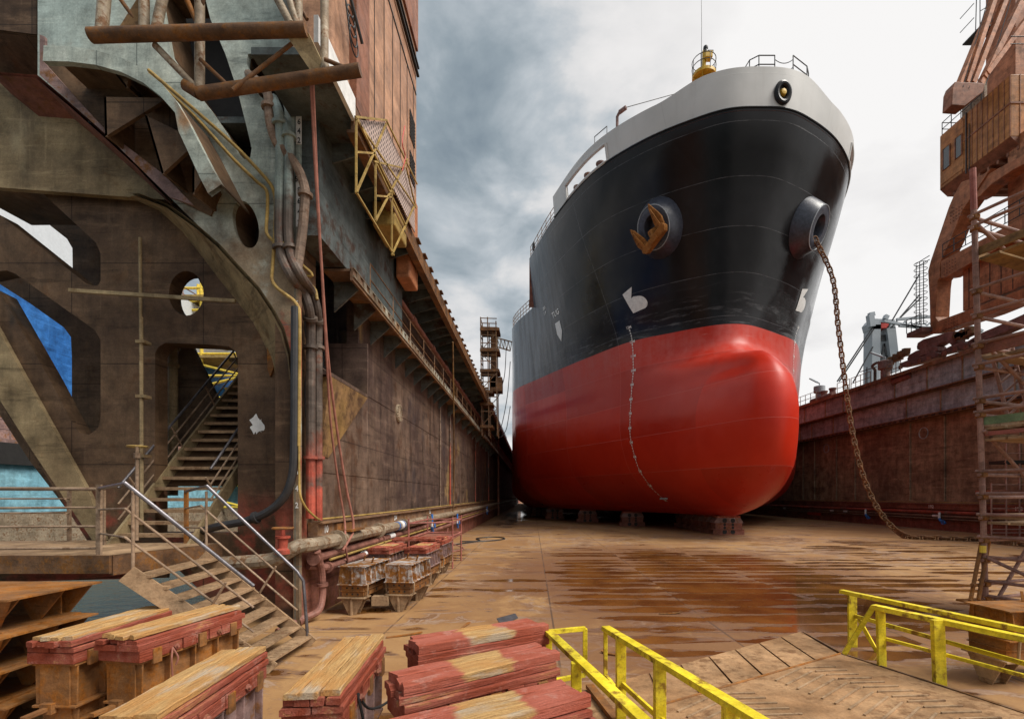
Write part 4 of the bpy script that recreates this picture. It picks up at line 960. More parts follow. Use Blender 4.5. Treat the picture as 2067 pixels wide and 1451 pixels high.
# three service pipes, and the big main that doglegs round the corner
run('main_pipe', 'pipepale', [W(395,1140,9.0), W(470,1136,8.95), W(530,1132,8.92), W(556,1127,8.92), W(578,1115,8.95), W(600,1103,9.05), V(XL+.30, 9.55, 1.54), V(XL+.36, 10.2, 1.55), V(XL+.36, 14, 1.55), V(XL+.36, 40, 1.55), V(XL+.36, 140, 1.55)], .135, 'big dusty main pipe bending round the corner under the ledge', 'pipe', 'service pipes along the wall', [V(XL+.36,10.6,1.55), V(XL+.36,13.2,1.55), V(XL+.36,16.4,1.55), V(XL+.36,20,1.55)])
run('service_pipe', 'pipered', [V(XL+.3,9.5,1.26), V(XL+.3,60,1.30), V(XL+.3,140,1.30)], .085, 'red-brown service pipe just under the main pipe', 'pipe', 'service pipes along the wall', [V(XL+.3,10.2,1.27), V(XL+.3,12.8,1.27)], sm=12)
run('service_pipe', 'yellowold', [V(XL+.42,10.0,1.18), V(XL+.42,60,1.20)], .028, 'thin yellow pipe with valve clamps between the brown pipes', 'pipe', 'service pipes along the wall', [V(XL+.42,12.2,1.18), V(XL+.42,13.6,1.18), V(XL+.42,18.3,1.19)], 8, 14)
run('service_pipe', 'pipered', [W(622,1142,9.6), V(XL+.36,10.0,1.02), V(XL+.36,60,1.04), V(XL+.36,140,1.04)], .075, 'lowest red-brown service pipe with white bands', 'pipe', 'service pipes along the wall', [V(XL+.36,10.3,1.02), V(XL+.36,13.7,1.03)], 10, 8)
run('drain_pipe', 'pipered', [W(640,1112,9.5), V(XL+.34,9.75,1.02), V(XL+.34,9.8,.8), V(XL+.34,9.8,.45), V(XL+.32,9.65,.2), V(XL+.1,9.3,.1), W(560,1275,8.9)], .07, 'red drain pipe bending down to the dock floor beside the stairs', 'pipe', None, [V(XL+.34,9.8,.72), V(XL+.1,9.3,.1)])
for y, c_, z_, r_ in ((15.3,'white',1.55,.142),(15.0,'blue',1.55,.1435),(15.6,'blue',1.55,.1435),(14.4,'white',1.28,.092),(12.1,'white',1.03,.082),(12.35,'blue',1.03,.083)):
    mb = MB(); x_ = XL+(.36 if z_ != 1.28 else .3); ln = .5 if c_ == 'white' else .1
    mb.tube([(x_, y, z_), (x_, y+ln, z_)], r_, 14); solo(mb, 'pipe_band', M[c_], {('white',15.3):'white band painted round the big main pipe',('blue',15.0):'near blue ring beside the white band of the main pipe',('blue',15.6):'blue ring in the middle of the main pipe band',('white',14.4):'white band round the red pipe below the main',('white',12.1):'white band on the lowest service pipe',('blue',12.35):'blue ring on the lowest service pipe'}[(c_, y)], 'pipe band')
for k, (u, v, lab) in enumerate(((872,1058,'blue hydrant valve behind the first wooden-topped blocks'),(923,1052,'blue and white hydrant valve beside the yellow hanging strap'),(983,1030,'small far blue hydrant valve low on the left wall'))):
    p = WX(u, v, XL+.5); h_ = thing('hydrant', lab, 'hydrant', p-V(0,0,.3), 'hydrants along the left wall')
    mb = MB(); mb.tube([p+V(-.2,0,.1), p+V(0,0,.1), p+V(0,0,-.1)], .045, 8); part(mb, 'pipe_bend', M['white'], h_)
    mb = MB(); mb.tube([p+V(0,0,.1), p+V(0,0,.42)], .05, 10); mb.tube([p+V(0,0,-.1), p+V(0,.18,-.35)], .06, 10); mb.torus(p+V(.12,0,-.05), (1,0,0), .09, .018, 14, 6); part(mb, 'valve', M['blue'], h_)
p = W(436, 1040, 8.9); vv = thing('gate_valve', 'rusty handwheel valve on the dogleg of the dusty main pipe', 'valve', W(570,1100,8.85))
q = W(571,1112,8.85)
mb = MB(); mb.torus(q+V(0,0,.42), (0,0,1), .17, .022, 20, 6); mb.tube([q+V(-.17,0,.42), q+V(.17,0,.42)], .015, 6); part(mb, 'handwheel', M['rust'], vv)
mb = MB(); mb.tube([q, q+V(0,0,.42)], .04, 8); mb.lathe([(0,-.05),(.13,-.05),(.13,.02),(.08,.06),(.09,.22),(.13,.24),(.13,.28),(0,.28)], q, n=12); part(mb, 'valve_body', M['pipedk'], vv)
# ropes from the gangway to the ledge bracket
run('rope', 'rope', [W(628,168,8.2), W(636,330,8.6), W(648,520,9.1), W(662,720,9.8), W(682,880,10.5), W(700,990,10.9), W(713,1052,11.1), WX(712,1075,XL+.5), WX(692,1110,XL+.5)], .028, 'rust-red rope hanging taut from the deck edge to the ledge bracket', 'rope', None, (), 8)
run('rope', 'rope', [W(632,170,8.2), W(640,360,8.7), W(650,560,9.2), W(658,700,9.7), W(668,860,10.3), W(684,980,10.8), W(696,1055,11.0), WX(697,1095,XL+.5), WX(703,1140,XL+.45)], .024, 'darker slack rope hanging beside the taut red one', 'rope', None, (), 8)
mb = MB(); q = WX(703,1066,XL+.32); mb.bx(XL+.2, XL+.55, q.y-.4, q.y+.45, q.z-.05, q.z+.0); mb.bx(XL+.2, XL+.26, q.y-.5, q.y+.5, q.z-.16, q.z+.14); mb.prism([(XL+.2,q.y,q.z-.05),(XL+.55,q.y,q.z-.05),(XL+.2,q.y,q.z-.2)], (0,.04,0))
solo(mb, 'rope_bracket', M['rust'], 'small rusty steel bracket on the ledge where the ropes end', 'bracket', smooth=False)
run('strap', 'ochre', [WX(914,690,XD+.03), WX(916,860,XD-.3), WX(916,980,XL+.5), WX(913,1060,XL+.42)], .032, 'yellow strap hanging down the left wall from the deck edge', 'strap', None, (), 6)
for u, u2, d_, lab in ((971,975,0,'near grey line hanging in front of the far wall plating'),(985,982,.1,'thin grey line with a loose loop at its foot by the far hydrant')):
    run('line', 'hose', [WX(u,840,XD), WX(u,930,XL+.4), WX(u2-14 if d_ else u2,1020,XL+.4), WX(u2-24 if d_ else u2,1045,XL+.45)], .018, lab, 'hanging line', None, (), 6)
mb = MB(); y = WX(1006,950,XL+.45).y; mb.tube([(XL+.45, y, .1), (XL+.45, y, 9.4)], .12, 8); solo(mb, 'post', M['rustred'], 'dark red upright pipe standing against the far left wall', 'pipe')
mb = MB(); c0 = WX(838,1110,XL+.42); 
for k in range(5): mb.torus(c0+V(.03*k,.04*k,0), (1,.25,0), .30-.02*k, .018, 20, 6, 1.3, (0,0,1))
solo(mb, 'hose_coil', M['rope'], 'coil of red hose hanging under the pipes behind the blocks', 'hose')

# ------------------------------------------------------------------ stairs and landing
PZ = 1.60
pl = thing('landing', 'dusty steel landing platform with pipe railing between two stair flights', 'platform', (-8, 8.2, PZ-.3))
mb = MB()
a = WZ(-120,1136,PZ); 
mb.prism([(-13, 7.30, PZ), (-6.35, 7.30, PZ), (-5.9, 9.15, PZ), (-9.0, 9.75, PZ), (-13, 9.3, PZ)], (0,0,-.05)); part(mb, 'deck', M['dusty'], pl, smooth=False)
mb = MB(); mb.bx(-13, -6.35, 7.25, 7.31, PZ-.27, PZ-.0); mb.bar((-6.36,7.3,PZ-.15), (-5.9,9.15,PZ-.15), .07, .30); mb.bx(-13,-6.5,8.4,8.5,PZ-.3,PZ-.051); part(mb, 'edge_beam', M['tuberust'], pl, smooth=False)
mb = MB(); mb.bar((-7.4,9.4,PZ-.4), (-12.5,7.5,PZ-.35), .18, .3); mb.bar((-6.9,9.2,PZ-.55), (-9,7.5,PZ-.35), .14, .2); part(mb, 'cantilever', M['framedark'], pl, smooth=False)
def railpost(p, h=1.06): return (p, p+V(0,0,h))
mb = MB()
tp = [W(-150,986,7.35), W(196,987,7.35), W(206,990,7.37)]
mb.tube([W(-150,985,7.35), W(0,986,7.35), W(196,987,7.35)], .028, 8)
for v in (1026, 1064, 1108): mb.tube([W(-150,v,7.35), W(198,v-2,7.35)], .018, 8)
for u in (-20, 200): q = W(u,1130,7.35); mb.bx(q.x-.035, q.x+.035, 7.33, 7.37, PZ-.05, PZ+1.07)
part(mb, 'railing', M['dustrail'], pl)
mb = MB()
for dz in (.28,.56,.84): mb.tube([(-13,9.2,PZ+dz),(-9.2,9.6,PZ+dz),(-8.6,8.9,PZ+dz)], .016, 8)
for q in ((-9.2,9.6),(-7.9,8.9)): mb.bx(q[0]-.03,q[0]+.03,q[1]-.02,q[1]+.02,PZ,PZ+1.0)
part(mb, 'rear_railing', M['dustrail'], pl)
# lower flight, going down to the dock floor
st = thing('stair_flight', 'lower steel stair flight with chequered treads going down to the dock floor', 'stairs', (-5.2, 8.3, 0))
def L2(t, far): # along the stringers, t=0 at the landing, 1 at the floor
    nr = WZ(262,1152,PZ-.05).lerp(WZ(548,1352,.03), t); fr_ = WZ(412,1118,PZ-.05).lerp(WZ(630,1300,.03), t); return fr_ if far else nr
for far in (0, 1):
    mb = MB(); mb.bar(L2(-.02, far)-V(0,0,.06), L2(1.0, far)-V(0,0,.0), .05, .22); part(mb, 'stringer', M['dusty'], st, smooth=False)
for k in range(9):
    t = (k+.6)/9.3; a, b_ = L2(t, 0), L2(t, 1); d_ = (b_-a).normalized(); x_ = V(d_.y, -d_.x, 0)
    if x_.x < 0: x_ = -x_
    mb = MB(); mb.prism([a-x_*.13, b_-x_*.13, b_+x_*.13, a+x_*.13], (0,0,.035))
    for j in range(int((b_-a).length/.09)):
        c = a+d_*(.05+j*.09)+V(0,0,.037); mb.bar(c-x_*.11-d_*.03, c+x_*.11+d_*.03, .014, .012)
    part(mb, 'tread', M['dusty'], st, smooth=False)
hh = V(0,0,.98)
for far, mname in ((0, 'hand_rail'), (1, 'hand_rail')):
    a, c = L2(-.03, far)+V(0,0,1.06), L2(.86, far)+V(0,0,1.0)
    pts = [W(200,986,7.36), a, c] if not far else [W(374,992,9.15), a+V(.1,0,0), c, c+V(.1,0,-.15), L2(.93,1)+V(.05,0,0)]
    mb = MB(); mb.tube(pts, .026, 10); part(mb, mname, M['bright'], st)
    mb = MB()
    for f in (.36, .70): mb.tube([pts[0]-V(0,0,1.06*(1-f)), a-V(0,0,1.06*(1-f)), c-V(0,0,1.0*(1-f))], .016, 8)
    q = L2(.48, far); mb.tube([q, q+V(.32,0,.52)], .018, 8); q = L2(.02, far); mb.tube([q, q+V(0,0,1.05)], .02, 8)
    part(mb, 'mid_rail', M['dustrail'], st)
mb = MB(); q = W(376,1100,9.15); mb.bx(q.x-.035,q.x+.035,9.13,9.17,PZ-.1,PZ+1.02); part(mb, 'newel_post', M['rust'], st, smooth=False)
# upper flight, climbing away into the frame
s2 = thing('stair_flight', 'upper dark steel stair flight climbing away inside the end frame', 'stairs', (-7.1, 9.2, PZ))
def U2(t, r): return V((-7.90 if not r else -6.40), 9.15+t*4.6, PZ+t*4.75)
for r in (0, 1):
    mb = MB(); mb.bar(U2(-.02, r), U2(1, r), .05, .26); part(mb, 'stringer', M['frame'], s2, smooth=False)
for k in range(21):
    q = U2((k+.7)/21, 0); mb = MB(); mb.bx(-7.88, -6.42, q.y-.11, q.y+.12, q.z-.02, q.z+.015); mb.bx(-7.88,-6.42,q.y-.112,q.y-.10,q.z-.05,q.z+.017); part(mb, 'tread', M['dusty'], s2, smooth=False)
    if k > 3:
        pass
mb = MB(); mb.prism([U2(.28,0)-V(0,0,.2), U2(1,0)-V(0,0,.2), U2(1,1)-V(0,0,.2), U2(.28,1)-V(0,0,.2)], (0,.03,-.03)); part(mb, 'soffit', M['framedark'], s2, smooth=False)
for r in (0, 1):
    off = V(-.02 if not r else .02,0,0)
    a, c = U2(.02, r)+off+V(0,0,.95), U2(.98, r)+off+V(0,0,.95)
    if r: a = U2(.1,1)+V(0,0,.95)
    mb = MB(); mb.tube([a, c], .026, 10); part(mb, 'hand_rail', M['bright'], s2)
    mb = MB()
    for f in (.36, .68): mb.tube([a-V(0,0,.95*(1-f)), c-V(0,0,.95*(1-f))], .017, 8)
    for t in (.16, .40, .64, .88):
        q = U2(t, r); mb.tube([q, q+V(0,-.42,.5)], .018, 8)
    part(mb, 'mid_rail', M['dustrail'], s2)
mb = MB(); mb.bx(-8.6, -6.0, 13.7, 15.2, PZ+4.7, PZ+4.8); part(mb, 'top_landing', M['frame'], s2, smooth=False)
vw = thing('gate_valve', 'tall spindle valve with a yellowish handwheel beside the upper stairs', 'valve', W(277,1090,9.0))
mb = MB(); q = W(277,901,9.0); mb.torus(q, (0,0,1), .15, .018, 18, 6); mb.tube([q-V(.15,0,0), q+V(.15,0,0)], .012, 6); part(mb, 'handwheel', M['yellowold'], vw)
mb = MB(); mb.tube([q, W(276,1090,9.0)], .03, 8); mb.tube([q-V(0,0,.22), q-V(0,0,.12)], .055, 8); part(mb, 'spindle', M['dustrail'], vw)

# ------------------------------------------------------------------ tube-frame gangway above the frame
gw = thing('gangway', 'rusty welded tube gangway hung across the top of the pale plate', 'gangway', W(420, 70, 7.3))
def tb(a, b_, r, mat='rust', nm='tube', Ya=7.3, Yb=7.3):
    mb = MB(); mb.tube([W(*a, Ya), W(*b_, Yb)], r, 12); part(mb, nm, M[mat], gw)
tb((183,72), (619,60), .10, 'tuberust', 'bottom_chord', 7.3, 7.3); tb((374,172), (402,190), .085, 'tuberust', 'bottom_chord', 7.5, 7.5); tb((400,190), (727,142), .095, 'tuberust', 'bottom_chord', 7.5, 7.5)
for u, v0_, v1_, r in ((205,-80,66,.085),(291,-80,66,.07),(603,-80,58,.055),(403,-80,186,.07),(655,-80,160,.06)):
    tb((u+(12 if u == 205 else 0), v0_), (u, v1_), r, 'pipepale', 'upright', 7.35 if v1_ < 100 else 7.5, 7.35 if v1_ < 100 else 7.5)
tb((340,-60), (314,66), .07, 'pipepale', 'brace'); tb((313,92), (402,184), .05, 'pipepale', 'brace', 7.4, 7.5); tb((350,-60), (404,60), .04, 'rust', 'brace', 7.4, 7.5); tb((545,-30), (588,50), .06, 'pipepale', 'brace'); tb((572,-40), (600,52), .045, 'pipepale', 'brace')
for a_, c_ in (((215,-40),(288,62)),((430,-60),(404,20)),((560,-60),(620,40)),((404,120),(470,182)),((470,182),(600,80)),((655,120),(715,145))): tb(a_, c_, .03, 'tuberust', 'brace', 7.4, 7.5)
mb = MB(); mb.prism([W(578,72,7.32), W(622,66,7.32), W(662,150,7.5), W(640,162,7.5)], (0,.05,.02)); part(mb, 'tread_plank', M['frame'], gw, smooth=False)
mb = MB(); mb.prism([W(236,62,7.45), W(288,-20,7.45), W(294,66,7.45)], (0,.04,0)); part(mb, 'gusset', M['ochre'], gw, smooth=False)

# ------------------------------------------------------------------ crane on the left wall
cr = thing('dock_crane', 'tan and brown travelling crane with tall panelled house on the left dock wall', 'crane', (-6, 11, 10))
XC = -3.62
mb = MB(); mb.bx(-9.5, XC, 10.3, 15.1, 10.15, 24); mb.bx(-4.5, XC-.001, 9.32, 10.3, 10.15, 24); part(mb, 'house', M['crtan'], cr, bevel=.05, smooth=False)
mb = MB()
for k in range(8): y = 9.6+k*.72; mb.bx(XC, XC+.012, y, y+.025, 10.3, 14.9+.0*k)
for z in (14.9, 18.4): mb.bx(XC, XC+.02, 9.4, 15, z, z+.05)
for z in (15.5, 15.75): mb.bx(XC+.02, XC+.1, 9.4, 15.05, z, z+.05)
part(mb, 'panel_joint', M['dark'], cr, smooth=False)
mb = MB(); mb.bx(XC, XC+.06, 9.4, 15.05, 16.3, 24); part(mb, 'upper_band', M['orangedk'], cr, smooth=False)
mb = MB(); mb.bx(XC-.6, XC+.12, 8.45, 9.31, 10.1, 24); part(mb, 'corner_leg', M['crtan'], cr, bevel=.08, smooth=False)
mb = MB(); mb.bx(XC+.0, XC+.18, 9.45, 10.2, 10.1, 24); part(mb, 'side_leg', M['orangedk'], cr, smooth=False)
mb = MB(); mb.bx(XC-.02, XC+.10, 9.0, 12.2, 9.98, 10.35); part(mb, 'skirt', M['orangedk'], cr, smooth=False)
qa, qb = WX(797,413,-3.35), WX(821,456,-3.35); mb = MB(); mb.bx(-3.9, -3.35, qa.y, qb.y, qb.z, qa.z-.5); part(mb, 'bogie', M['yellowold'], cr, bevel=.04, smooth=False)
mb = MB(); mb.bx(XC-.4, XC+.02, 14.2, 15.2, 8.9, 11.6); part(mb, 'end_post', M['orange'], cr, bevel=.05, smooth=False)
for z in (13.1, 11.9):
    mb = MB()
    for k in range(8): mb.bx(XC+.012, XC+.03, 14.2, 14.8, z+k*.1, z+k*.1+.05)
    part(mb, 'vent_grille', M['dark'], cr, smooth=False)
mb = MB(); mb.tube([(XC+.3, 8.2, 11.9), (XC+.42, 8.6, 11.2), (XC+.45, 9.0, 10.9)], .03, 8); 
for k in range(5): mb.torus((XC+.26, 8.85+k*.06, 11.55-k*.13), (1,0,0), .22, .014, 18, 6)
part(mb, 'cable_loop', M['hose'], cr)
# yellow truss walkway with perforated floor, hung from the crane
XT = -3.25
def T(u, v, dx=0): return WX(u, v, XT+dx)
def yz(u, v): q = T(u, v); return q
mb = MB()
z_t = T(720,238).z
for a, c in (((717,236),(780,243)),((717,238),(840,420)),((780,243),(842,372)),((719,238),(719,390)),((719,390),(780,250)),((721,240),(795,392)),((758,330),(758,446)),((758,446),(822,322)),((760,332),(820,458)),((791,380),(791,515)),((791,515),(838,412)),((719,307),(758,310)),((758,395),(791,398)),((755,326),(815,340)),((719,388),(795,515)),((820,338),(838,415))):
    mb.bar(T(*a), T(*c), .034, .034)
part(mb, 'truss', M['yellowold'], cr, smooth=False)
mb = MB()
for q in ((724,244),(776,246),(838,375),(836,455)): pass
b = NB('perforated_plate')
tcx, tcy, tcz = b.sep(); fx_ = b.m('SUBTRACT', b.m('FRACT', b.m('MULTIPLY', tcy, 9)), .5); fz_ = b.m('SUBTRACT', b.m('FRACT', b.m('MULTIPLY', tcz, 9)), .5)
rr_ = b.m('SQRT', b.m('ADD', b.m('MULTIPLY', fx_, fx_), b.m('MULTIPLY', fz_, fz_)))
hole = b.m('LESS_THAN', rr_, .30); M['perf'] = b.out(b.mix(hole, (.50,.38,.33), (.02,.018,.018)), .6)
mb.prism([WX(722,242,XT-.06), WX(776,247,XT-.06), WX(836,380,XT-.06), WX(838,470,XT-.06), WX(790,372,XT-.06)], (-.03,0,0)); part(mb, 'perforated_floor', M['perf'], cr, smooth=False)
run('tape', 'redpaint', [WX(817,255,XT+.1), WX(812,290,XT+.1), WX(818,315,XT+.1), WX(812,345,XT+.1)], .012, 'short strip of red tape fluttering on the yellow truss', 'tape', None, (), 6)

# ------------------------------------------------------------------ stair tower with gangway to the ship, far along the left wall
Yt = 36.0
tw = thing('access_tower', 'tall rusty access tower with platforms reaching the ship from the left wall', 'tower', W(990, 860, Yt))
def TW(u, v, dy=0): return W(u, v, Yt)+V(0, dy, 0)
mb = MB()
for dy in (0, 1.3):
    for u, vt in ((970,640),(984,640),(1001,648)): mb.tube([TW(u+ (0), vt, dy), TW(u+3, 880, dy)], .045, 6)
for v in (642, 652, 660, 676, 692, 702, 716, 728, 745, 756, 770, 800, 830): 
    mb.tube([TW(970, v), TW(1003, v+1)], .035, 6); mb.tube([TW(970, v), TW(970, v, 1.3)], .03, 6)
for k, v in enumerate((672, 712, 752, 790, 825)): mb.tube([TW(970 if k % 2 else 1003, v), TW(1003 if k % 2 else 972, v+34)], .03, 6)
part(mb, 'lattice', M['ledge'], tw)
for v in (662, 704, 745, 788, 812, 858):
    mb = MB(); q = TW(969, v); w_ = 39 if v < 780 else 26; e = TW(969+w_, v+12); mb.bx(q.x, e.x, Yt-.1, Yt+1.5, q.z-.2, q.z); part(mb, 'platform', M['tuberust'], tw, smooth=False)
mb = MB(); q, e = TW(990, 668), TW(1000, 780); mb.bx(q.x, e.x, Yt+.2, Yt+1.2, e.z, q.z); q, e = TW(988,735), TW(1013,788); mb.bx(q.x, e.x, Yt+.2, Yt+1.3, e.z, q.z-.9); part(mb, 'mast_column', M['tuberust'], tw, smooth=False)
mb = MB()
for k in range(9): q, e = TW(976, 782+k*4.2), TW(985, 784+k*4.2); mb.bx(q.x, e.x, Yt-.12, Yt+.2, e.z, q.z)
part(mb, 'stair', M['ledge'], tw, smooth=False)
mb = MB()
A1, A2_ = TW(1003,682), W(1033,690,37.5); B1, B2_ = TW(1003,700), W(1030,708,37.5)
for a, c in ((A1,A2_),(B1,B2_)): mb.tube([a, c], .05, 6)
for k in range(5):
    f = k/4; mb.tube([A1.lerp(A2_, f), B1.lerp(B2_, min(1, f+.25))], .03, 6); mb.tube([A1.lerp(A2_, f), B1.lerp(B2_, f)], .03, 6)
part(mb, 'gangway', M['pipepale'], tw)
run('mooring_line', 'hose', [W(1022,700,37.5), W(1018,760,37), W(1006,800,36.2), W(996,812,36)], .03, 'black cable sagging from the ship to the access tower', 'cable', None, (), 6)
run('mooring_line', 'hose', [W(1030,730,46), W(1024,800,44), W(1012,860,42), W(1002,876,40)], .035, 'longer black cable running from ship down to the dock edge', 'cable', None, (), 6)
run('mooring_line', 'hose', [W(1030,820,46), W(1022,866,44), W(1012,882,43), W(1000,878,41)], .035, 'slack looped black cable lying over the dock edge', 'cable', None, (), 6)
# ------------------------------------------------------------------ right dock wall
XR = 29.9
rw = thing('dock_wall', 'long right dock wall with brown stained plating below blue-grey upper strakes', 'dock wall', (XR+3, 70, 0))
mb = MB(); mb.bx(XR, XR+5, 14, 190, 0, 8.35); part(mb, 'side_plating', M['wallR'], rw, smooth=False)
mb = MB(); mb.bx(XR-.30, XR+5, 14, 190, 8.52, 10.15); part(mb, 'middle_strake', M['wallRup'], rw, smooth=False)
mb = MB(); mb.bx(XR-.55, XR+5, 14, 190, 10.33, 12.05); part(mb, 'upper_strake', M['wallRup'], rw, smooth=False)
mb = MB(); mb.bx(XR-.85, XR+5, 14, 190, 8.35, 8.42); mb.bx(XR-.85, XR-.80, 14, 190, 8.28, 8.52); mb.bx(XR-.83, XR+5, 14, 190, 10.15, 10.23); mb.bx(XR-.83, XR-.78, 14, 190, 10.13, 10.33)
part(mb, 'ledge', M['ledge'], rw, smooth=False)
mb = MB(); mb.bx(XR-1.0, XR+5, 14, 190, 12.05, 12.18); mb.bx(XR-1.02, XR-.96, 14, 190, 11.92, 12.2); part(mb, 'deck_edge', M['ledge'], rw, smooth=False)
mb = MB()
y = 20.0
while y < 120: mb.bx(XR-.86, XR-.853, y, y+.32, 8.30, 8.43); y += .62
part(mb, 'ledge_slots', M['dark'], rw, smooth=False)
mb = MB()
for z, x in ((9.3, XR-.30), (11.15, XR-.55)): mb.bx(x-.03, x-.001, 14, 190, z-.03, z+.03)
part(mb, 'stringer_bar', M['wallRup'], rw, smooth=False)
for u in (1622, 1645, 1689, 1727, 1838, 1908, 1985, 2060):
    y = XR*F/(u-U0); mb = MB(); mb.tube([(XR-.06, y, 2.1), (XR-.06, y, 8.3)], .06, 8); mb.bx(XR-.36, XR-.30, y-.05, y+.05, 8.5, 10.15); mb.bx(XR-.61, XR-.55, y-.05+.9, y+.05+.9, 10.33, 12.05)
    part(mb, 'stiffener', M['wallR'], rw, smooth=False)
for u, v in ((1668, 905), (1864, 874)):
    p = WX(u, v, XR-.012); mb = MB(); mb.torus(p, (1,0,0), .42, .03, 24, 6); part(mb, 'weld_ring', M['wallRup'], rw)
mb = MB(); p = WX(1822, 764, XR-.56); mb.tube([p+V(0,-.9,.05), p+V(0,.5,.0), p+V(-.05,.9,-.05)], .22, 10, r2=.3); part(mb, 'fender_horn', M['bogie'], rw)
# service ledge with pipes
mb = MB(); mb.bx(XR-.30, XR, 14, 190, 1.86, 1.93); mb.bx(XR-.24, XR, 14, 190, 1.50, 1.86); mb.bx(XR-.06, XR, 14, 190, 0, 1.5); part(mb, 'service_ledge', M['rustred'], rw, smooth=False)
for z, r in ((1.28, .13), (1.02, .09), (.82, .06)):
    mb = MB(); mb.tube([(XR-.28, 14, z), (XR-.28, 190, z)], r, 10); part(mb, 'service_pipe', M['pipedk' if z > 1.1 else 'pipe'], rw)
mb = MB(); mb.tube([(XR-.2, 14, 2.02), (XR-.2, 120, 2.02)], .03, 6); part(mb, 'cable', M['yellowold'], rw)
mb = MB()
for u, v, t in ((1879,1009,'192'),(2056,1011,'198')):
    p = WX(u, 1009, XR-.245); p.z = 1.68; text_on(mb, t, .34, p, (0,-1,0), (0,0,1))
part(mb, 'frame_number', M['white'], rw, recalc=False, smooth=False)
for u, c_ in ((1905, 'white'), (1592, 'white'), (1690,'white'), (1718,'white')):
    y = XR*F/(u-U0); mb = MB(); mb.tube([(XR-.28, y, 1.02), (XR-.28, y+.6, 1.02)], .095, 10); part(mb, 'pipe_band', M[c_], rw)
mb = MB(); p = WX(1643, 1036, XR-.1); mb.box((XR-.09, p.y, .62), (.06, 2.4, .34)); part(mb, 'red_panel', M['redpaint'], rw, smooth=False)
for u, lab in ((1747,'blue hydrant valve on the right wall behind the hanging chain'),(1896,'blue and white hydrant valve on the right wall near frame 192')):
    p = WX(u, 1020, XR-.45); p.z = .75; h_ = thing('hydrant', lab, 'hydrant', (p.x, p.y, .4), 'hydrants along the right wall')
    mb = MB(); mb.tube([p+V(.2,0,.5), p+V(0,0,.5), p+V(0,0,.1)], .08, 8); part(mb, 'pipe_bend', M['white'], h_)
    mb = MB(); mb.tube([p+V(0,0,.1), p+V(0,-.1,-.05), p+V(0,-.5,-.2)], .09, 10); mb.torus(p+V(-.12,-.45,-.15), (1,0,0), .14, .03, 14, 6); part(mb, 'valve', M['blue'], h_)
# rails, ventilators and lamps on the right deck
ZD = 12.18; XE = XR-.7
def WD(u, x=XE): return V(x, x*F/(u-U0), ZD)
def deckrail(u0, u1, n, lab):
    y0, y1 = WD(u0).y, WD(u1).y; mb = MB()
    for f in (1.05, .55): mb.tube([(XE, y0, ZD+f), (XE, y1, ZD+f)], .03, 6)
    for k in range(n): y = y0+(y1-y0)*k/(n-1); mb.tube([(XE, y, ZD), (XE, y, ZD+1.05)], .03, 6)
    solo(mb, 'deck_railing', M['dustrail'], lab, 'railing', 'railings on the right deck')
deckrail(1606, 1647, 5, 'low deck railing just right of the bow bulb'); deckrail(1690, 1715, 3, 'short deck railing behind the hanging chain'); deckrail(1718, 1757, 5, 'deck railing left of the grey ventilator'); deckrail(1790, 1818, 4, 'short railing in front of the far grey crane')
for u, lab, s_ in ((1654, 'small grey ventilator with angled lamp nearest the ship', 1.0), (1787, 'larger mauve-grey ventilator with angled lamp by the far crane', 1.15)):
    p = WD(u, XR+.2); vt = thing('ventilator', lab, 'ventilator', p, 'ventilators on the right deck')
    mb = MB(); mb.lathe([(.36,0),(.36,.95),(.32,1.0),(.40,1.05),(.54,1.12),(.54,1.75),(.46,1.8),(0,1.82)], p, n=20, sx=1); part(mb, 'drum', M['mauve'] if s_ > 1 else M['grey'], vt)
    mb = MB(); mb.tube([p+V(0,0,1.8), p+V(0,.0,2.1), p+V(0,.6,2.35)], .06, 8); mb.bar(p+V(0,.4,2.3), p+V(0,1.7,3.0), .22, .12); part(mb, 'lamp', M['grey'], vt)
bt = thing('mooring_bollard', 'rust-brown twin bollard on the right deck edge beside the chain', 'bollard', WD(1672, XR+.2))
mb = MB(); p = WD(1672, XR+.2)
for dy in (-.7, .7):
    mb = MB(); mb.lathe([(.28,0),(.28,.9),(.34,.95),(.34,1.1),(0,1.12)], p+V(0,dy,0), n=14); part(mb, 'post', M['bogie'], bt)
mb = MB(); mb.tube([p+V(-.3,2.4,.35), p+V(-.3,-1.4,.35)], .25, 10); part(mb, 'base_drum', M['bogie'], bt)
pv = WD(1766, XR); goose = thing('gooseneck_vent', 'dark gooseneck vent pipe with crossbar by the railing end', 'vent pipe', pv)
mb = MB(); mb.tube(smooth_path([pv, pv+V(0,0,1.3), pv+V(0,.3,1.7), pv+V(0,-.5,1.8), pv+V(0,-.7,1.4)], 5), .12, 8); part(mb, 'pipe', M['pipedk'], goose)
mb = MB(); mb.tube([pv+V(0,1.0,0), pv+V(0,1.0,1.8)], .05, 6); mb.tube([pv+V(0,1.9,1.6), pv+V(0,-.2,1.5)], .04, 6); part(mb, 'crossbar', M['black'], goose)

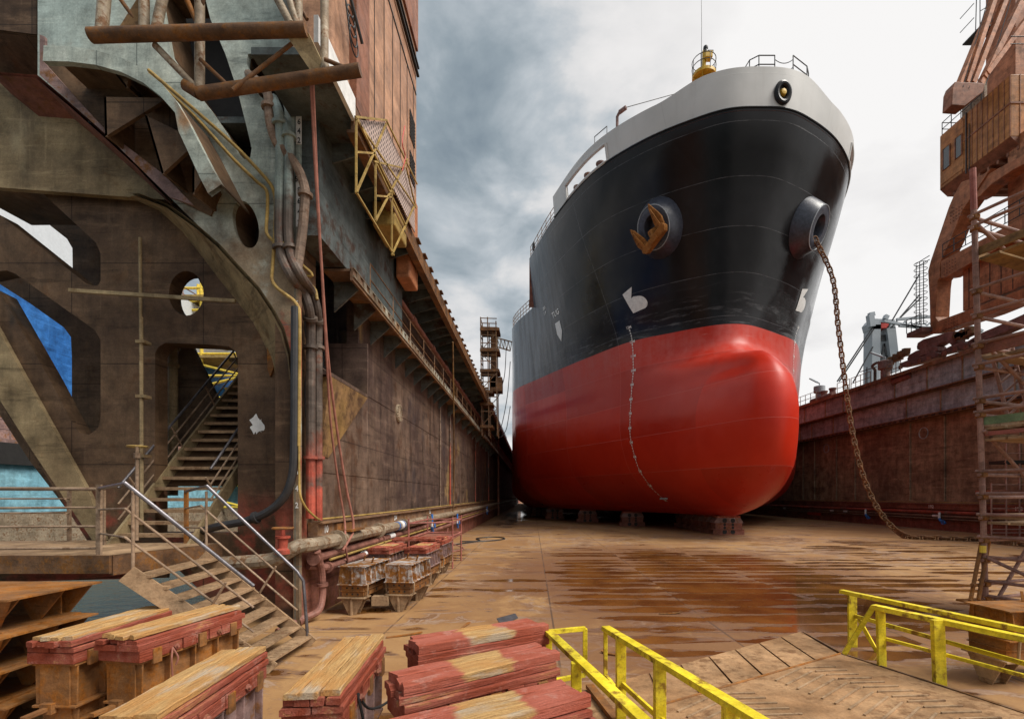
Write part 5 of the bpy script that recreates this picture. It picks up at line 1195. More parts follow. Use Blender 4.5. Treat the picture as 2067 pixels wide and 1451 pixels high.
# ------------------------------------------------------------------ orange portal crane on the right wall
rc = thing('portal_crane', 'orange portal crane with cabin house towering over the right dock wall', 'crane', WX(1900, 700, 31))
XO = 31.0
def O(u, v, dx=0.0): return WX(u, v, XO)+V(dx, 0, 0)
def oplate(name, poly, mat, th=1.1, dx=0, bevel=0.03):
    mb = MB(); mb.prism([O(u, v, dx) for u, v in poly], (th, 0, 0)); return part(mb, name, M[mat], rc, bevel=bevel, smooth=False)
oplate('leg', [(1915,418),(1943,424),(1918,486),(1899,527),(1897,541),(1898,560),(1893,566),(1891,582),(1888,640),(1893,648),(1900,664),(1899,672),(1878,674),(1876,600),(1873,548),(1878,528)], 'orange')
oplate('leg', [(1940,368),(1985,352),(2000,340),(1975,378),(1943,424),(1915,418),(1925,395)], 'orange')
oplate('upper_beam', [(1899,527),(1920,516),(1979,485),(2090,425),(2090,462),(1958,532),(1910,560),(1899,562)], 'orange')
oplate('lower_beam', [(1893,648),(1990,612),(2090,572),(2090,596),(1998,634),(1900,668)], 'orange')
oplate('house_brace', [(1940,395),(1985,356),(2030,330),(2090,300),(2090,318),(2040,344),(1996,374),(1975,396),(1960,404)], 'orange', 1.0, .1)
mb = MB(); x0 = XO+1.2
p0, p1 = O(1930, 540), O(2090, 470); q0, q1 = O(1930, 628), O(2090, 562)
mb.bx(XO+.5, XO+3.2, p1.y, p0.y, q0.z, p0.z-.0); part(mb, 'machinery_box', M['orange'], rc, smooth=False)
mb = MB()
for k in range(7): y = p1.y+(p0.y-p1.y)*(k+.35)/7; mb.bx(XO+.485, XO+.5, y, y+.05, q0.z+.05, p0.z-.05)
part(mb, 'panel_joint', M['dark'], rc, smooth=False)
for c in ((1917,538),(1921,655),(1930,432)):
    mb = MB(); p = O(*c, -.012)
    for i in range(5):
        for j in range(4): mb.lathe([(0,.03),(.045,.025),(.05,0)], p+V(0, (i-2)*.24, (j-1.5)*.24), (-1,0,0), 6)
    part(mb, 'rivet_group', M['orangedk'], rc)
# lower column under the house
mb = MB(); a = O(1975, 0).y; mb.bx(XO+1.5, XO+6.5, O(2140,0).y, O(1990,0).y, O(2000,560).z, 26.6); part(mb, 'tower_column', M['orange'], rc, smooth=False)
# house
XH = 31.9
def Hh(u, v): return WX(u, v, XH)
yb0, yb1 = Hh(2040, 0).y, Hh(1897, 0).y; zt0, zb0 = Hh(2040,150).z, Hh(2040,276).z
mb = MB(); mb.bx(XH, XH+6, yb0, yb1, zb0, zt0); part(mb, 'house', M['cabin'], rc, bevel=.05, smooth=False)
mb = MB()
for k in range(10): y = yb0+(yb1-yb0)*k/14; mb.bx(XH-.03, XH-.001, y, y+.05, zb0+.05, zt0-.05)
for k in range(9): x = XH+.6+k*.6; mb.bx(x, x+.05, yb0-.03, yb0-.001, zb0, zt0)
mb.bx(XH-.05, XH+6, yb0-.05, yb0+.001*0-.002, zb0+2.2, zb0+2.3); mb.bx(XH-.05, XH-.002, yb0, yb0+4.0, zb0+2.2, zb0+2.3)
part(mb, 'panel_joint', M['orangedk'], rc, smooth=False)
mb = MB(); y = yb0+(yb1-yb0)*.62; mb.bx(XH-.04, XH-.003, y, yb1-.1, zb0+.25, zb0+3.9); part(mb, 'door_panel', M['cabin'], rc, smooth=False, bevel=.02)
for u0_, u1_, v0_, v1_ in ((1905,1919,299,334),(1930,1943,277,312)):
    a, c = Hh(u0_, v0_), Hh(u1_, v1_); mb = MB(); yy0, yy1 = c.y, a.y
    mb.bx(XH-.07, XH-.03, yy0, yy1, c.z, a.z-.15); wo = part(mb, 'window', M['glass'], rc, bevel=.05, smooth=False)
    mb = MB(); mb.tube([(XH-.06,yy0,c.z),(XH-.06,yy1,c.z),(XH-.06,yy1,a.z-.15),(XH-.06,yy0,a.z-.15)], .06, 6, closed=True); part(mb, 'window_frame', M['orangedk'], wo)
mb = MB(); mb.prism([(XH, yb0, zb0), (XH, yb1, zb0), (XH+.6, yb1, zb0-.55), (XH+.6, yb0, zb0-.55)], (5, 0, 0))
for k in range(8): y = yb0+(yb1-yb0)*k/8; mb.bx(XH+.55, XH+5, y, y+.15, zb0-.8, zb0-.55)
part(mb, 'underframe', M['orangedk'], rc, smooth=False)
mb = MB()
rp = [V(XH+.1, yb1-.1, zt0), V(XH+.1, yb0+2.2, zt0)]
for f in (1.0, .5): mb.tube([rp[0]+V(0,0,f), rp[1]+V(0,0,f)], .03, 6); mb.tube([rp[0]+V(0,0,f), rp[0]+V(5,0,f)], .03, 6); mb.tube([V(XH+.1,yb0+.1,zt0+f+1.6), V(XH+5,yb0+.1,zt0+f+1.6)], .03, 6)
for k in range(5): q = rp[0].lerp(rp[1], k/4); mb.tube([q, q+V(0,0,1)], .03, 6)
part(mb, 'roof_rail', M['black'], rc)
mb = MB(); mb.bx(XH+.3, XH+.5, yb0+2.2, yb0+4.0, zt0+.1, zt0+1.5); part(mb, 'pale_panel', M['pipepale'], rc, smooth=False)
# mast and luffing struts above the house
mb = MB(); a = W(1990, 0, 39); mb.bx(a.x, a.x+6, 36.6, 39, zt0-.5, 60); part(mb, 'mast', M['orange'], rc, smooth=False)
mb = MB(); mb.prism([W(1923,178,34),(W(1928,165,34)),(W(1988,168,34)),(W(1985,185,34)),(W(1948,214,34)),(W(1921,212,34))], (0, .8, 0)); part(mb, 'strut_shoe', M['orangedk'], rc, bevel=.04, smooth=False)
for a, c in (((1936,172),(1990,40)),((1950,170),(2012,-20)),((1962,170),(2040,-30)),((1978,172),(2062,0)),((1990,150),(2068,45)),((1985,158),(2050,30))):
    mb = MB(); mb.bar(W(*a, 34.2), W(a[0]+(c[0]-a[0])*1.6, a[1]+(c[1]-a[1])*1.6, 35.6), .34, .34); part(mb, 'strut', M['orange'], rc, smooth=False)
mb = MB(); p = W(1966, 68, 37); mb.bx(p.x, p.x+1.2, 36.4, 38, p.z, p.z+.1)
for f in (.6, 1.15):
    mb.tube([p+V(0,0,f*2), p+V(0,1.2,f*2), ], .03, 6); mb.tube([p+V(0,-.5,f*2), p+V(1.0,-.5,f*2+.6)], .03, 6)
for dx in (0, .9): mb.tube([p+V(dx,-.5,0), p+V(dx,-.5,2.6+dx*.6)], .03, 6)
mb.tube([W(1971,0,37), W(1968,110,37)], .03, 6)
part(mb, 'mast_platform', M['black'], rc)
mb = MB()
for k in range(14):
    v = 72+k*7; mb.tube([W(1970,v,37.2), W(1975,v,37.2)], .025, 5)
for u in (1970, 1976): mb.tube([W(u,60,37.2), W(u-2,175,37.2)], .025, 5)
part(mb, 'mast_ladder', M['black'], rc)
for k, (a, c) in enumerate((((2000,-20),(1944,176)),((2010,-20),(1956,178)),((2046,-20),(1990,172)))):
    mb = MB(); mb.tube([W(*a, 35.2), W(*c, 34.0)], .03, 5); part(mb, 'wire_rope', M['black'], rc)
mb = MB(); y = yb0+(yb1-yb0)*.58; mb.tube([(XH-.06, y, zb0-.3), (XH-.06, y, zt0)], .04, 6); mb.tube([(XH-.06, y-.25, zb0-.3), (XH-.06, y-.25, zt0-1)], .03, 6); part(mb, 'cable_run', M['black'], rc)
# caged ladder down the leg
mb = MB()
for u in (1857, 1864, 1872): mb.tube([O(u, 528 if u > 1860 else 535, -.3), O(u, 655, -.3)], .03, 6)
for v in range(532, 660, 12): mb.torus(O(1866, v, -.3), (0,0,1), .42, .025, 14, 5)
mb.tube([O(1856,533,-.3), O(1884,516,-.3)], .03, 6); mb.tube([O(1857,540,-.3), O(1884,524,-.3)], .03, 6)
part(mb, 'caged_ladder', M['black'], rc)
mb = MB(); a = O(1850, 682); mb.bx(XO-.8, XO+.6, O(1880,0).y-.1, a.y, a.z, a.z+.35)
part(mb, 'foot_platform', M['bogie'], rc, smooth=False)
mb = MB(); 
for f in (.5, 1.05): mb.tube([V(XO-.8, O(1880,0).y, a.z+.35+f), V(XO-.8, a.y, a.z+.35+f)], .03, 6)
for k in range(4): y = O(1880,0).y+(a.y-O(1880,0).y)*k/3; mb.tube([V(XO-.8, y, a.z+.35), V(XO-.8, y, a.z+1.4)], .03, 6)
part(mb, 'foot_rail', M['black'], rc)
# walkway rails along the beams
mb = MB()
for dz in (.0, .5, 1.0):
    a, c = O(1903,520), O(2090, 418); mb.tube([a+V(0,0,dz), c+V(0,0,dz)], .03, 6)
for k in range(8): q = O(1903,520).lerp(O(2090,418), k/7); mb.tube([q, q+V(0,0,1)], .03, 6)
for dz in (.5, 1.0): 
    a, c = O(1985,372,1), O(2090,322,1); mb.tube([a+V(0,0,dz), c+V(0,0,dz)], .03, 6)
part(mb, 'beam_rail', M['black'], rc)
# bogies and equalising beams
BO = lambda poly, nm, mat='bogie', th=.7, dx=-.2: oplate(nm, poly, mat, th, dx, .04)
BO([(1855,700),(1857,692),(1868,685),(1900,676),(1918,670),(1935,670),(1938,676),(1935,690),(1926,698),(1922,694),(1914,690),(1904,693),(1890,702),(1872,706),(1856,706)], 'equaliser')
BO([(1838,724),(1842,716),(1856,708),(1890,698),(1900,700),(1901,708),(1888,714),(1870,717),(1850,727),(1840,730)], 'equaliser', dx=-.3)
BO([(1824,742),(1824,733),(1840,727),(1874,718),(1893,708),(1905,714),(1900,721),(1860,734)], 'bogie', dx=-.35)
BO([(1905,716),(1912,706),(1930,697),(1952,689),(1960,693),(1985,680),(1985,692),(1940,708)], 'bogie', dx=-.35)
BO([(1960,690),(1990,672),(2030,655),(2090,628),(2090,648),(2030,674),(1985,692)], 'bogie', dx=-.35)
for us in ((1828,738),(1846,732),(1866,726),(1886,720),(1918,710),(1940,702),(1962,697)):
    mb = MB(); p = O(us[0], us[1]+3, -.42); mb.box(p, (.1,.34,.3)); part(mb, 'axle_box', M['rustred'], rc, smooth=False)
mb = MB(); pts = [O(1797+k*3.0, 735-k*1.6, -.3) for k in range(14)]
rr = random.Random(3)
for k, q in enumerate(pts):
    mb.box(q+V(0,0,rr.uniform(-.1,.25)), (.5, .55, rr.uniform(.25,.5)), Matrix.Rotation(rr.uniform(-.5,.5), 3, 'X') @ Matrix.Rotation(rr.uniform(-.5,.5), 3, 'Z'))
part(mb, 'cable_bundle', M['chain'], rc, bevel=.04); mb = MB()
for k in range(8): mb.box(O(1940+k*4, 684-k*2, -.2)+V(0,0,rr.uniform(0,.3)), (.5,.5,rr.uniform(.3,.5)), Matrix.Rotation(rr.uniform(-.5,.5), 3, 'X'))
part(mb, 'cable_bundle', M['chain'], rc, bevel=.04)

# ------------------------------------------------------------------ far grey harbour crane
Yg = 150.0
gc = thing('harbour_crane', 'distant pale grey harbour crane with red machinery and lattice jib', 'crane', W(1790, 740, Yg))
G_ = lambda u, v, dy=0: W(u, v, Yg)+V(0, dy, 0)
def gpl(poly, nm, mat='grey', th=4): mb = MB(); mb.prism([G_(u, v) for u, v in poly], (0, th, 0)); part(mb, nm, M[mat], gc, smooth=False)
gpl([(1761,655),(1778,655),(1776,770),(1760,770)], 'leg'); gpl([(1790,660),(1808,660),(1818,748),(1802,752)], 'leg')
gpl([(1757,652),(1764,643),(1806,645),(1808,662),(1796,662),(1795,652),(1778,650),(1778,664),(1760,664)], 'portal_head')
gpl([(1779,652),(1794,652),(1794,662),(1779,662)], 'winch', 'redpaint', 3)
mb = MB(); mb.bar(G_(1786,645), G_(1790,637), 1.2); part(mb, 'horn', M['grey'], gc, smooth=False); mb = MB(); mb.bar(G_(1759,660), G_(1756,636), 1.6); mb.bar(G_(1754,636), G_(1764,634), 1.2); part(mb, 'horn', M['grey'], gc, smooth=False)
mb = MB()
for a, c in (((1770,655),(1900,680)),((1795,652),(1880,645)),((1880,645),(1965,675)),((1800,664),(1900,672))): mb.bar(G_(*a, -3), G_(*c, -3), .7)
for k in range(9):
    u = 1805+k*11; mb.bar(G_(u, 664-k*1.2, -3), G_(u+7, 655+k*2.2, -3), .3); mb.bar(G_(u+7, 655+k*2.2, -3), G_(u+11, 662-k*.8, -3), .3)
part(mb, 'lattice_jib', M['grey'], gc, smooth=False)
mb = MB()
for a, c in (((1793,660),(1855,555)),((1800,660),(1856,595)),((1808,650),(1860,600)),((1762,660),(1690,770)),((1764,664),(1694,770)),((1762,700),(1722,772))): mb.tube([G_(*a), G_(*c)], .22, 5)
part(mb, 'stay_cable', M['black'], gc)
mb = MB()
for a, c in (((1789,692),(1782,734)),((1789,692),(1797,734)),((1785,718),(1794,718))): mb.bar(G_(*a, 1), G_(*c, 1), .5)
for k in range(5): mb.bar(G_(1779+k*3, 676, 1), G_(1782+k*3, 684, 1), .3)
mb.bar(G_(1778,675,1), G_(1796,675,1), .4); mb.bar(G_(1778,685,1), G_(1796,685,1), .4)
part(mb, 'inner_lattice', M['black'], gc, smooth=False)

# ------------------------------------------------------------------ mobile scaffold tower at the right
sf = thing('scaffold_tower', 'tall reddish tube scaffold tower on caster wheels at the right edge', 'scaffold', W(1992, 1245, 10))
YS = 10.0
P00 = V(W(1990, 0, YS).x, YS, 0); E1, E2 = V(.94,.34,0)*2.1, V(.34,-.94,0)*1.5
def SP(t_z, x=0, back=False):   # point on the leaning standards at height z
    q = P00 + (E1 if x else V(0,0,0)) + (E2 if back else V(0,0,0)); return V(q.x-.030*(t_z-.2), q.y, t_z)
for x, back in ((0,False),(1,False),(0,True),(1,True)):
    mb = MB(); mb.tube([SP(.28, x, back), SP(9.2, x, back)], .052, 10); part(mb, 'standard', M['scaf'], sf)
    mb = MB(); mb.tube([SP(8.4, x, back), SP(9.25, x, back)], .056, 10); part(mb, 'top_spigot', M['scafred'], sf)
zs = [(1000-v)*YS/F+H for v in (440, 462, 590, 640, 700, 742, 810, 838, 958, 1003, 1045, 1090, 1130, 1178, 1208, 1235)]
for i, z in enumerate(zs):
    if z < .3: continue
    mb = MB(); mb.tube([SP(z,0)-E1*.05, SP(z,1)], .036, 8); part(mb, 'ledger', M['scaf'], sf)
    mb = MB(); mb.tube([SP(z+.07,0)-E2*.07, SP(z+.07,0,True)], .034, 8); part(mb, 'transom', M['scaf'], sf)
    if i % 3 == 0:
        mb = MB(); mb.tube([SP(z,0,True)-E1*.05, SP(z,1,True)], .034, 8); part(mb, 'ledger', M['scaf'], sf)
    mb = MB(); q = SP(z, 0); mb.tube([q-V(0,0,.05), q+V(0,0,.05)], .078, 10); mb.box(q+V(0,-.05,0), (.10,.07,.07)); part(mb, 'coupler', M['rust'], sf)
def brace(za, zb, flip=False):
    a, c = SP(za, 0), SP(zb, 1) if not flip else SP(zb, 0, True)
    mb = MB(); mb.tube([a-V(0,.08,0), c-V(0,.08,0)], .036, 8); part(mb, 'brace', M['scaf'], sf)
z_ = lambda v: (1000-v)*YS/F+H
brace(z_(460), z_(540)); brace(z_(690), z_(800)); brace(z_(870), z_(1010)); brace(z_(1235), z_(1040)); brace(z_(1125), z_(1190), True)
up_ = V(0,0,1)
for v, m, h_ in ((508,'ochre',.16),(706,'rustred',.2),(850,'green',.16),(876,'scafred',.08),(1042,'dusty',.10)):
    z = z_(v)
    mb = MB(); mb.bar(SP(z,0)+V(.06,0,0), SP(z,0,True), .05, h_); part(mb, 'toe_board', M[m], sf, smooth=False)
    mb = MB(); mb.bar(SP(z,0)+V(.06,.1,0), SP(z,1)+V(0,.05,0), .05, h_); part(mb, 'toe_board', M['dusty' if v != 508 else 'ochre'], sf, smooth=False)
    mb = MB()
    for j in range(4): mb.bar(SP(z-.08-h_/2,0)+E2*(j+.5)/4+V(.06,0,0), SP(z-.08-h_/2,1)+E2*(j+.5)/4, .33, .05)
    part(mb, 'deck_boards', M['dusty' if v != 508 else 'ochre'], sf, smooth=False)
# inner ladder, leaning
mb = MB()
a, c = W(2003, 720, 10.6), W(2036, 850, 10.6); a2, c2 = W(2040, 690, 10.6), W(2072, 820, 10.6)
mb.tube([a, c], .036, 8); mb.tube([a2, c2], .036, 8)
for k in range(6): mb.tube([a.lerp(c, (k+.5)/6), a2.lerp(c2, (k+.5)/6)], .026, 6)
part(mb, 'ladder', M['scaf'], sf)
# outriggers and casters
for a, c in (((1984,1080),(1959,1212)),((1998,1080),(1975,1210)),((1988,1180),(1962,1180))):
    mb = MB(); mb.tube([W(*a, YS+.1), W(*c, YS-.2)], .036, 8); part(mb, 'outrigger', M['rust'], sf)
mb = MB(); mb.bar(W(1940,1212,9.9), W(2030,1208,10.2), .20, .04); part(mb, 'base_plank', M['rust'], sf, smooth=False)
for x, y in [(q.x+.02, q.y) for q in (SP(.3), SP(.3,1), SP(.3,0,True), SP(.3,1,True))]:
    mb = MB(); c_ = V(x+.05, y-.05, .17); mb.lathe([(.05,-.045),(.15,-.05),(.165,-.03),(.165,.03),(.15,.05),(.05,.045)], c_, (.75,-.65,0), 24); mb.lathe([(0,-.05),(.07,-.05),(.07,.05),(0,.05)], c_, (.75,-.65,0), 12)
    w_ = part(mb, 'caster_wheel', M['rubber'], sf)
    mb = MB(); mb.prism([c_+V(-.05,-.06,0), c_+V(.05,-.06,.0), V(x+.05,y-.04,.36), V(x-.06,y-.04,.36)], (.04,.05,0)); mb.tube([V(x,y,.34), V(x,y,.30)], .09, 10); part(mb, 'caster_fork', M['rust'], w_)
mb = MB(); q = W(1984,1108,YS-.06); mb.tube([q+V(0,0,-.07), q+V(0,0,.07)], .056, 10); part(mb, 'yellow_tape', M['cableyel'], sf)
# a second, smaller scaffold against the right wall behind it
s3 = thing('scaffold_tower', 'small distant grey-pink scaffold standing against the right wall behind the tower', 'scaffold', W(2030, 1080, 27))
Y3 = 27.0
for u in (2001, 2031, 2058):
    mb = MB(); mb.tube([W(u, 895 if u != 2001 else 975, Y3), W(u, 1085, Y3)], .045, 6); part(mb, 'standard', M['scaf'], s3)
for v in (915, 932, 978, 1000, 1026, 1068, 1075):
    mb = MB(); mb.tube([W(2028 if v < 970 else 2001, v, Y3), W(2110, v, Y3)], .035, 6); part(mb, 'ledger', M['scaf'], s3)
for v, m in ((992,'rustred'),(932,'dark')):
    mb = MB(); a = W(2001 if v > 970 else 2030, v, Y3); mb.bx(a.x, a.x+3, Y3-.05, Y3+1.0, a.z-.09, a.z+.09); part(mb, 'deck_boards', M[m], s3, smooth=False)
# ------------------------------------------------------------------ docking blocks
def stiff_base(mb, L, Wd, z0, z1, n=5, foot=.10):
    """plate girder block: two flanges, tapering web plates and stiffeners; long axis along y"""
    mb.bx(-Wd/2, Wd/2, -L/2, L/2, z0, z0+.025); mb.bx(-Wd/2, Wd/2, -L/2, L/2, z1-.025, z1)
    for x in (-Wd*.30, Wd*.30): mb.bx(x-.012, x+.012, -L/2+.03, L/2-.03, z0+.025, z1-.025)
    for k in range(n):
        y = -L/2+.03+(L-.06)*k/(n-1)
        for s_ in (-1, 1): mb.prism([(s_*Wd*.30, y, z0+.025), (s_*Wd*.47, y, z0+.025), (s_*Wd*.49, y, z1-.025), (s_*Wd*.30, y, z1-.025)], (0, .018, 0))
    for y in (-L/2+.012, L/2-.03): mb.bx(-Wd*.34, Wd*.34, y, y+.018, z0+.025, z1-.025)
def planks(mb, L, Wd, z, t, n, rr, jag=.03, along=True, gap=.006):
    """a layer of n boards, with ragged ends"""
    cuts = [-Wd/2]+[-Wd/2+Wd*(k+rr.uniform(-.22,.22))/n for k in range(1, n)]+[Wd/2]
    for k in range(n):
        x0 = cuts[k]+gap/2+rr.uniform(0,.004); x1 = cuts[k+1]-gap/2-rr.uniform(0,.006); a = -L/2-rr.uniform(0, jag); c = L/2+rr.uniform(0, jag); dz = rr.uniform(-.010, .010)
        q = [(x0+rr.uniform(-.004,.004), a+rr.uniform(-.02,.02)), (x1, a+rr.uniform(-.02,.02)), (x1+rr.uniform(-.004,.004), c+rr.uniform(-.02,.02)), (x0, c+rr.uniform(-.02,.02))]
        n0 = 14; rowsT = []
        for i in range(n0+1):
            f = i/n0; l = [q[0][0]+(q[3][0]-q[0][0])*f+rr.uniform(-.004,.004), q[0][1]+(q[3][1]-q[0][1])*f]; r_ = [q[1][0]+(q[2][0]-q[1][0])*f+rr.uniform(-.004,.004), q[1][1]+(q[2][1]-q[1][1])*f]
            zt = z+t+dz+rr.uniform(-.004,.004)
            rowsT.append([V(l[0], l[1], z), V(l[0], l[1], zt-.006), V(l[0]+.008, l[1], zt), V(r_[0]-.008, r_[1], zt+rr.uniform(-.003,.003)), V(r_[0], r_[1], zt-.006), V(r_[0], r_[1], z)])
        mb.grid(rowsT, cu=True); mb.add(rowsT[0], [tuple(range(6))]); mb.add(rowsT[-1], [tuple(range(5,-1,-1))])
def cross_blocks(mb, L, Wd, z, t, rr):
    n = 8; w_ = L/n
    for k in range(n):
        y0 = -L/2+k*w_+rr.uniform(.0,.006); e = rr.uniform(-.012,.015)
        mb.bx(-Wd/2-e, Wd/2+rr.uniform(-.012,.015), y0, y0+w_-.008, z, z+t-rr.uniform(0,.006))
def docking_block(label, top='bare', base='mauve', seed=1, L=1.4, Wd=.44, H_=1.1, group='timber-topped docking blocks in the foreground', look=0):
    rr = random.Random(seed)
    t = thing('docking_block', label, 'docking block', (0,0,0), group)
    zt = H_-.34
    mb = MB(); stiff_base(mb, L*.96, Wd*.94, .30, zt, 5); part(mb, 'steel_girder', M[base], t, bevel=.004, smooth=False)
    mb = MB(); stiff_base(mb, L*.90, Wd*.80, .12, .298, 5); part(mb, 'lower_girder', M['rust'], t, bevel=.004, smooth=False)
    for y in (-L*.33, L*.33):
        mb = MB(); mb.prism([(-Wd*.40, y-.06, .118), (Wd*.40, y-.06, .118), (Wd*.18, y-.06, 0), (-Wd*.18, y-.06, 0)], (0, .12, 0)); part(mb, 'foot', M['rust'], t, bevel=.006, smooth=False)
    mb = MB()
    cross_blocks(mb, L*1.0, Wd*1.0, zt+.002, .12, rr)
    ct = part(mb, 'cross_timbers', M['woodred'], t, bevel=.006, smooth=False)
    mb = MB(); planks(mb, L*1.01, Wd*1.05, zt+.124, .06, 2, rr, .06); part(mb, 'red_planks', M['woodred'], t, bevel=.004, smooth=False)
    mb = MB(); planks(mb, L*.98, Wd*.97, zt+.188, .055, 4, rr, .06); part(mb, 'bearing_planks', M['woodred'], t, bevel=.004, smooth=False)
    mb = MB(); planks(mb, L*.97, Wd*(.90 if look == 0 else .84), zt+.246, .075 if top == 'mid' else .04, 3 if look == 0 else 4, rr, .07); part(mb, 'top_boards', M['woodmid' if top == 'mid' else 'woodbare'], t, bevel=.003, smooth=False)
    for s_ in (-1, 1):
        for y in (-L*.36, L*.05, L*.38):
            mb = MB(); mb.box((s_*(Wd/2+.008), y, zt+.03), (.03, .10, .16)); part(mb, 'clip', M['rust'], ct, bevel=.004, smooth=False)
        for y in (-L*.2, L*.22):
            mb = MB(); mb.tube([(s_*(Wd/2-.02), y, zt+.06), (s_*(Wd/2+.05), y, zt+.06)], .016, 8); mb.tube([(s_*(Wd/2+.015), y, zt+.06), (s_*(Wd/2+.03), y, zt+.06)], .03, 6); part(mb, 'bolt', M['rustred'], ct)
    return t
ang = lambda deg: R(deg-90)
bA = docking_block('rear of three red docking blocks with bare wood middles, beside the square-ended yellow rail', 'mid', 'rustred', 11)
bA.location = (-.56, 5.08, 0); bA.rotation_euler = (0,0,ang(31.5))
b2_ = docking_block('middle of the three half-bare red docking blocks lying side by side', 'mid', 'rustred', 12); b2_.location = (-.48, 4.14, 0); b2_.rotation_euler = (0,0,ang(33.5))
b3_ = docking_block('nearest of the three red docking blocks, with bare patch, touching the yellow rail post', 'mid', 'rustred', 13); b3_.location = (-.30, 3.22, 0); b3_.rotation_euler = (0,0,ang(30.5))
b4_ = docking_block('ochre-topped docking block standing alone in the middle, dark rope on its side', 'bare', 'mauve', 21); b4_.location = (-1.69, 4.29, 0); b4_.rotation_euler = (0,0,R(4.5))
b5_ = docking_block('biggest-looking ochre-topped docking block with mauve girder and round hole, bottom left', 'bare', 'mauve', 22); b5_.location = (-2.72, 3.92, 0); b5_.rotation_euler = (0,0,R(3.2))
b6_ = docking_block('docking block with rust-orange girder and a hanging cord beside the stair treads', 'bare', 'rust', 23, look=1, Wd=.5); b6_.location = (-4.20, 5.74, 0); b6_.rotation_euler = (0,0,R(-10.5))
b7_ = docking_block('docking block with rust-orange girder and projecting pin next to the steel trestle stack', 'bare', 'rust', 24, look=1, Wd=.5); b7_.location = (-4.94, 5.68, 0); b7_.rotation_euler = (0,0,R(-2))
for t, ys in ((b6_, -.66), (b7_, -.66)):
    mb = MB(); mb.box((-.05, ys-.02, .30), (.13,.06,.11)); mb.box((-.05, ys-.14, .30), (.06,.24,.04)); o = put('drive_pin', mb.mesh('drive_pin', M['rust'], smooth=False), t, .004); o.matrix_parent_inverse = Matrix.Identity(4)
mb = MB(); mb.lathe([(0,0),(.085,0)], (.160, -.16, .56), (1,0,0), 20, 1.3, (0,0,1)); mb.torus((.160,-.16,.56), (1,0,0), .085, .012, 20, 6, 1.3, (0,0,1)); o = put('round_hole', mb.mesh('round_hole', M['dark']), b5_); o.matrix_parent_inverse = Matrix.Identity(4)
mb = MB(); mb.tube(smooth_path([V(.22,-.30,.86), V(.27,-.20,.70), V(.33,0,.62), V(.42,.28,.60)], 5), .012, 6); mb.tube(smooth_path([V(.22,-.31,.86), V(.26,-.28,.6), V(.24,-.26,.2)], 5), .012, 6); o = put('rope_end', mb.mesh('rope_end', M['hose']), b4_); o.matrix_parent_inverse = Matrix.Identity(4)
mb = MB(); mb.tube(smooth_path([V(.27,-.33,.82), V(.30,-.37,.7), V(.28,-.34,.5), V(.29,-.33,.3)], 5), .009, 6); mb.tube(smooth_path([V(.27,-.33,.82), V(.31,-.30,.7), V(.29,-.31,.62)], 5), .009, 6); o = put('cord', mb.mesh('cord', M['rope']), b6_); o.matrix_parent_inverse = Matrix.Identity(4)

# ------------------------------------------------------------------ steel cradles stacked at the far left
def cradle(label):
    t = thing('steel_cradle', label, 'steel cradle', (0,0,0), 'rusty steel cradles stacked at the left')
    mb = MB(); mb.bx(-.75, .62, -.55, .55, .36, .38); mb.bx(-.75, .45, -.45, .45, 0, .02); part(mb, 'flanges', M['rust'], t, smooth=False)
    for x1, y in ((.18,-.36),(.30,.34)): mb = MB(); mb.bx(-.72, x1, y, y+.02, .02, .36); part(mb, 'web', M['rust'], t, smooth=False)
    for y in (-.40, .1, .45): mb = MB(); mb.prism([(.18,y,.02),(.30,y,.02),(.58,y,.36),(.02,y,.36)], (0,.02,0)); part(mb, 'gusset', M['rust'], t, smooth=False)
    mb = MB(); mb.prism([(.20,-.53,.36),(.60,-.53,.36),(.30,-.36,.03),(.20,-.36,.03)], (.02,.02,0)); part(mb, 'end_gusset', M['rust'], t, smooth=False)
    mb = MB()
    for k in range(3): mb.bar((-.35+k*.05, -.62, .345), (-.22+k*.05, -.50, .345), .025, .02)
    part(mb, 'rebar_ends', M['rust'], t, smooth=False)
    return t
c0 = cradle('topmost rusty steel cradle of the stack at the left edge'); c0.location = (-6.05, 5.55, 1.04)
for k, (z, lab) in enumerate(((.66,'second rusty steel cradle from the top of the left stack'),(.28,'third rusty steel cradle from the top of the left stack'),(-.10,'lowest visible rusty steel cradle of the left stack'))):
    dup(c0, (-6.05-.05*(k % 2)-.04*k, 5.50+.04*k, z), R(1.5*(k-1)), lab)

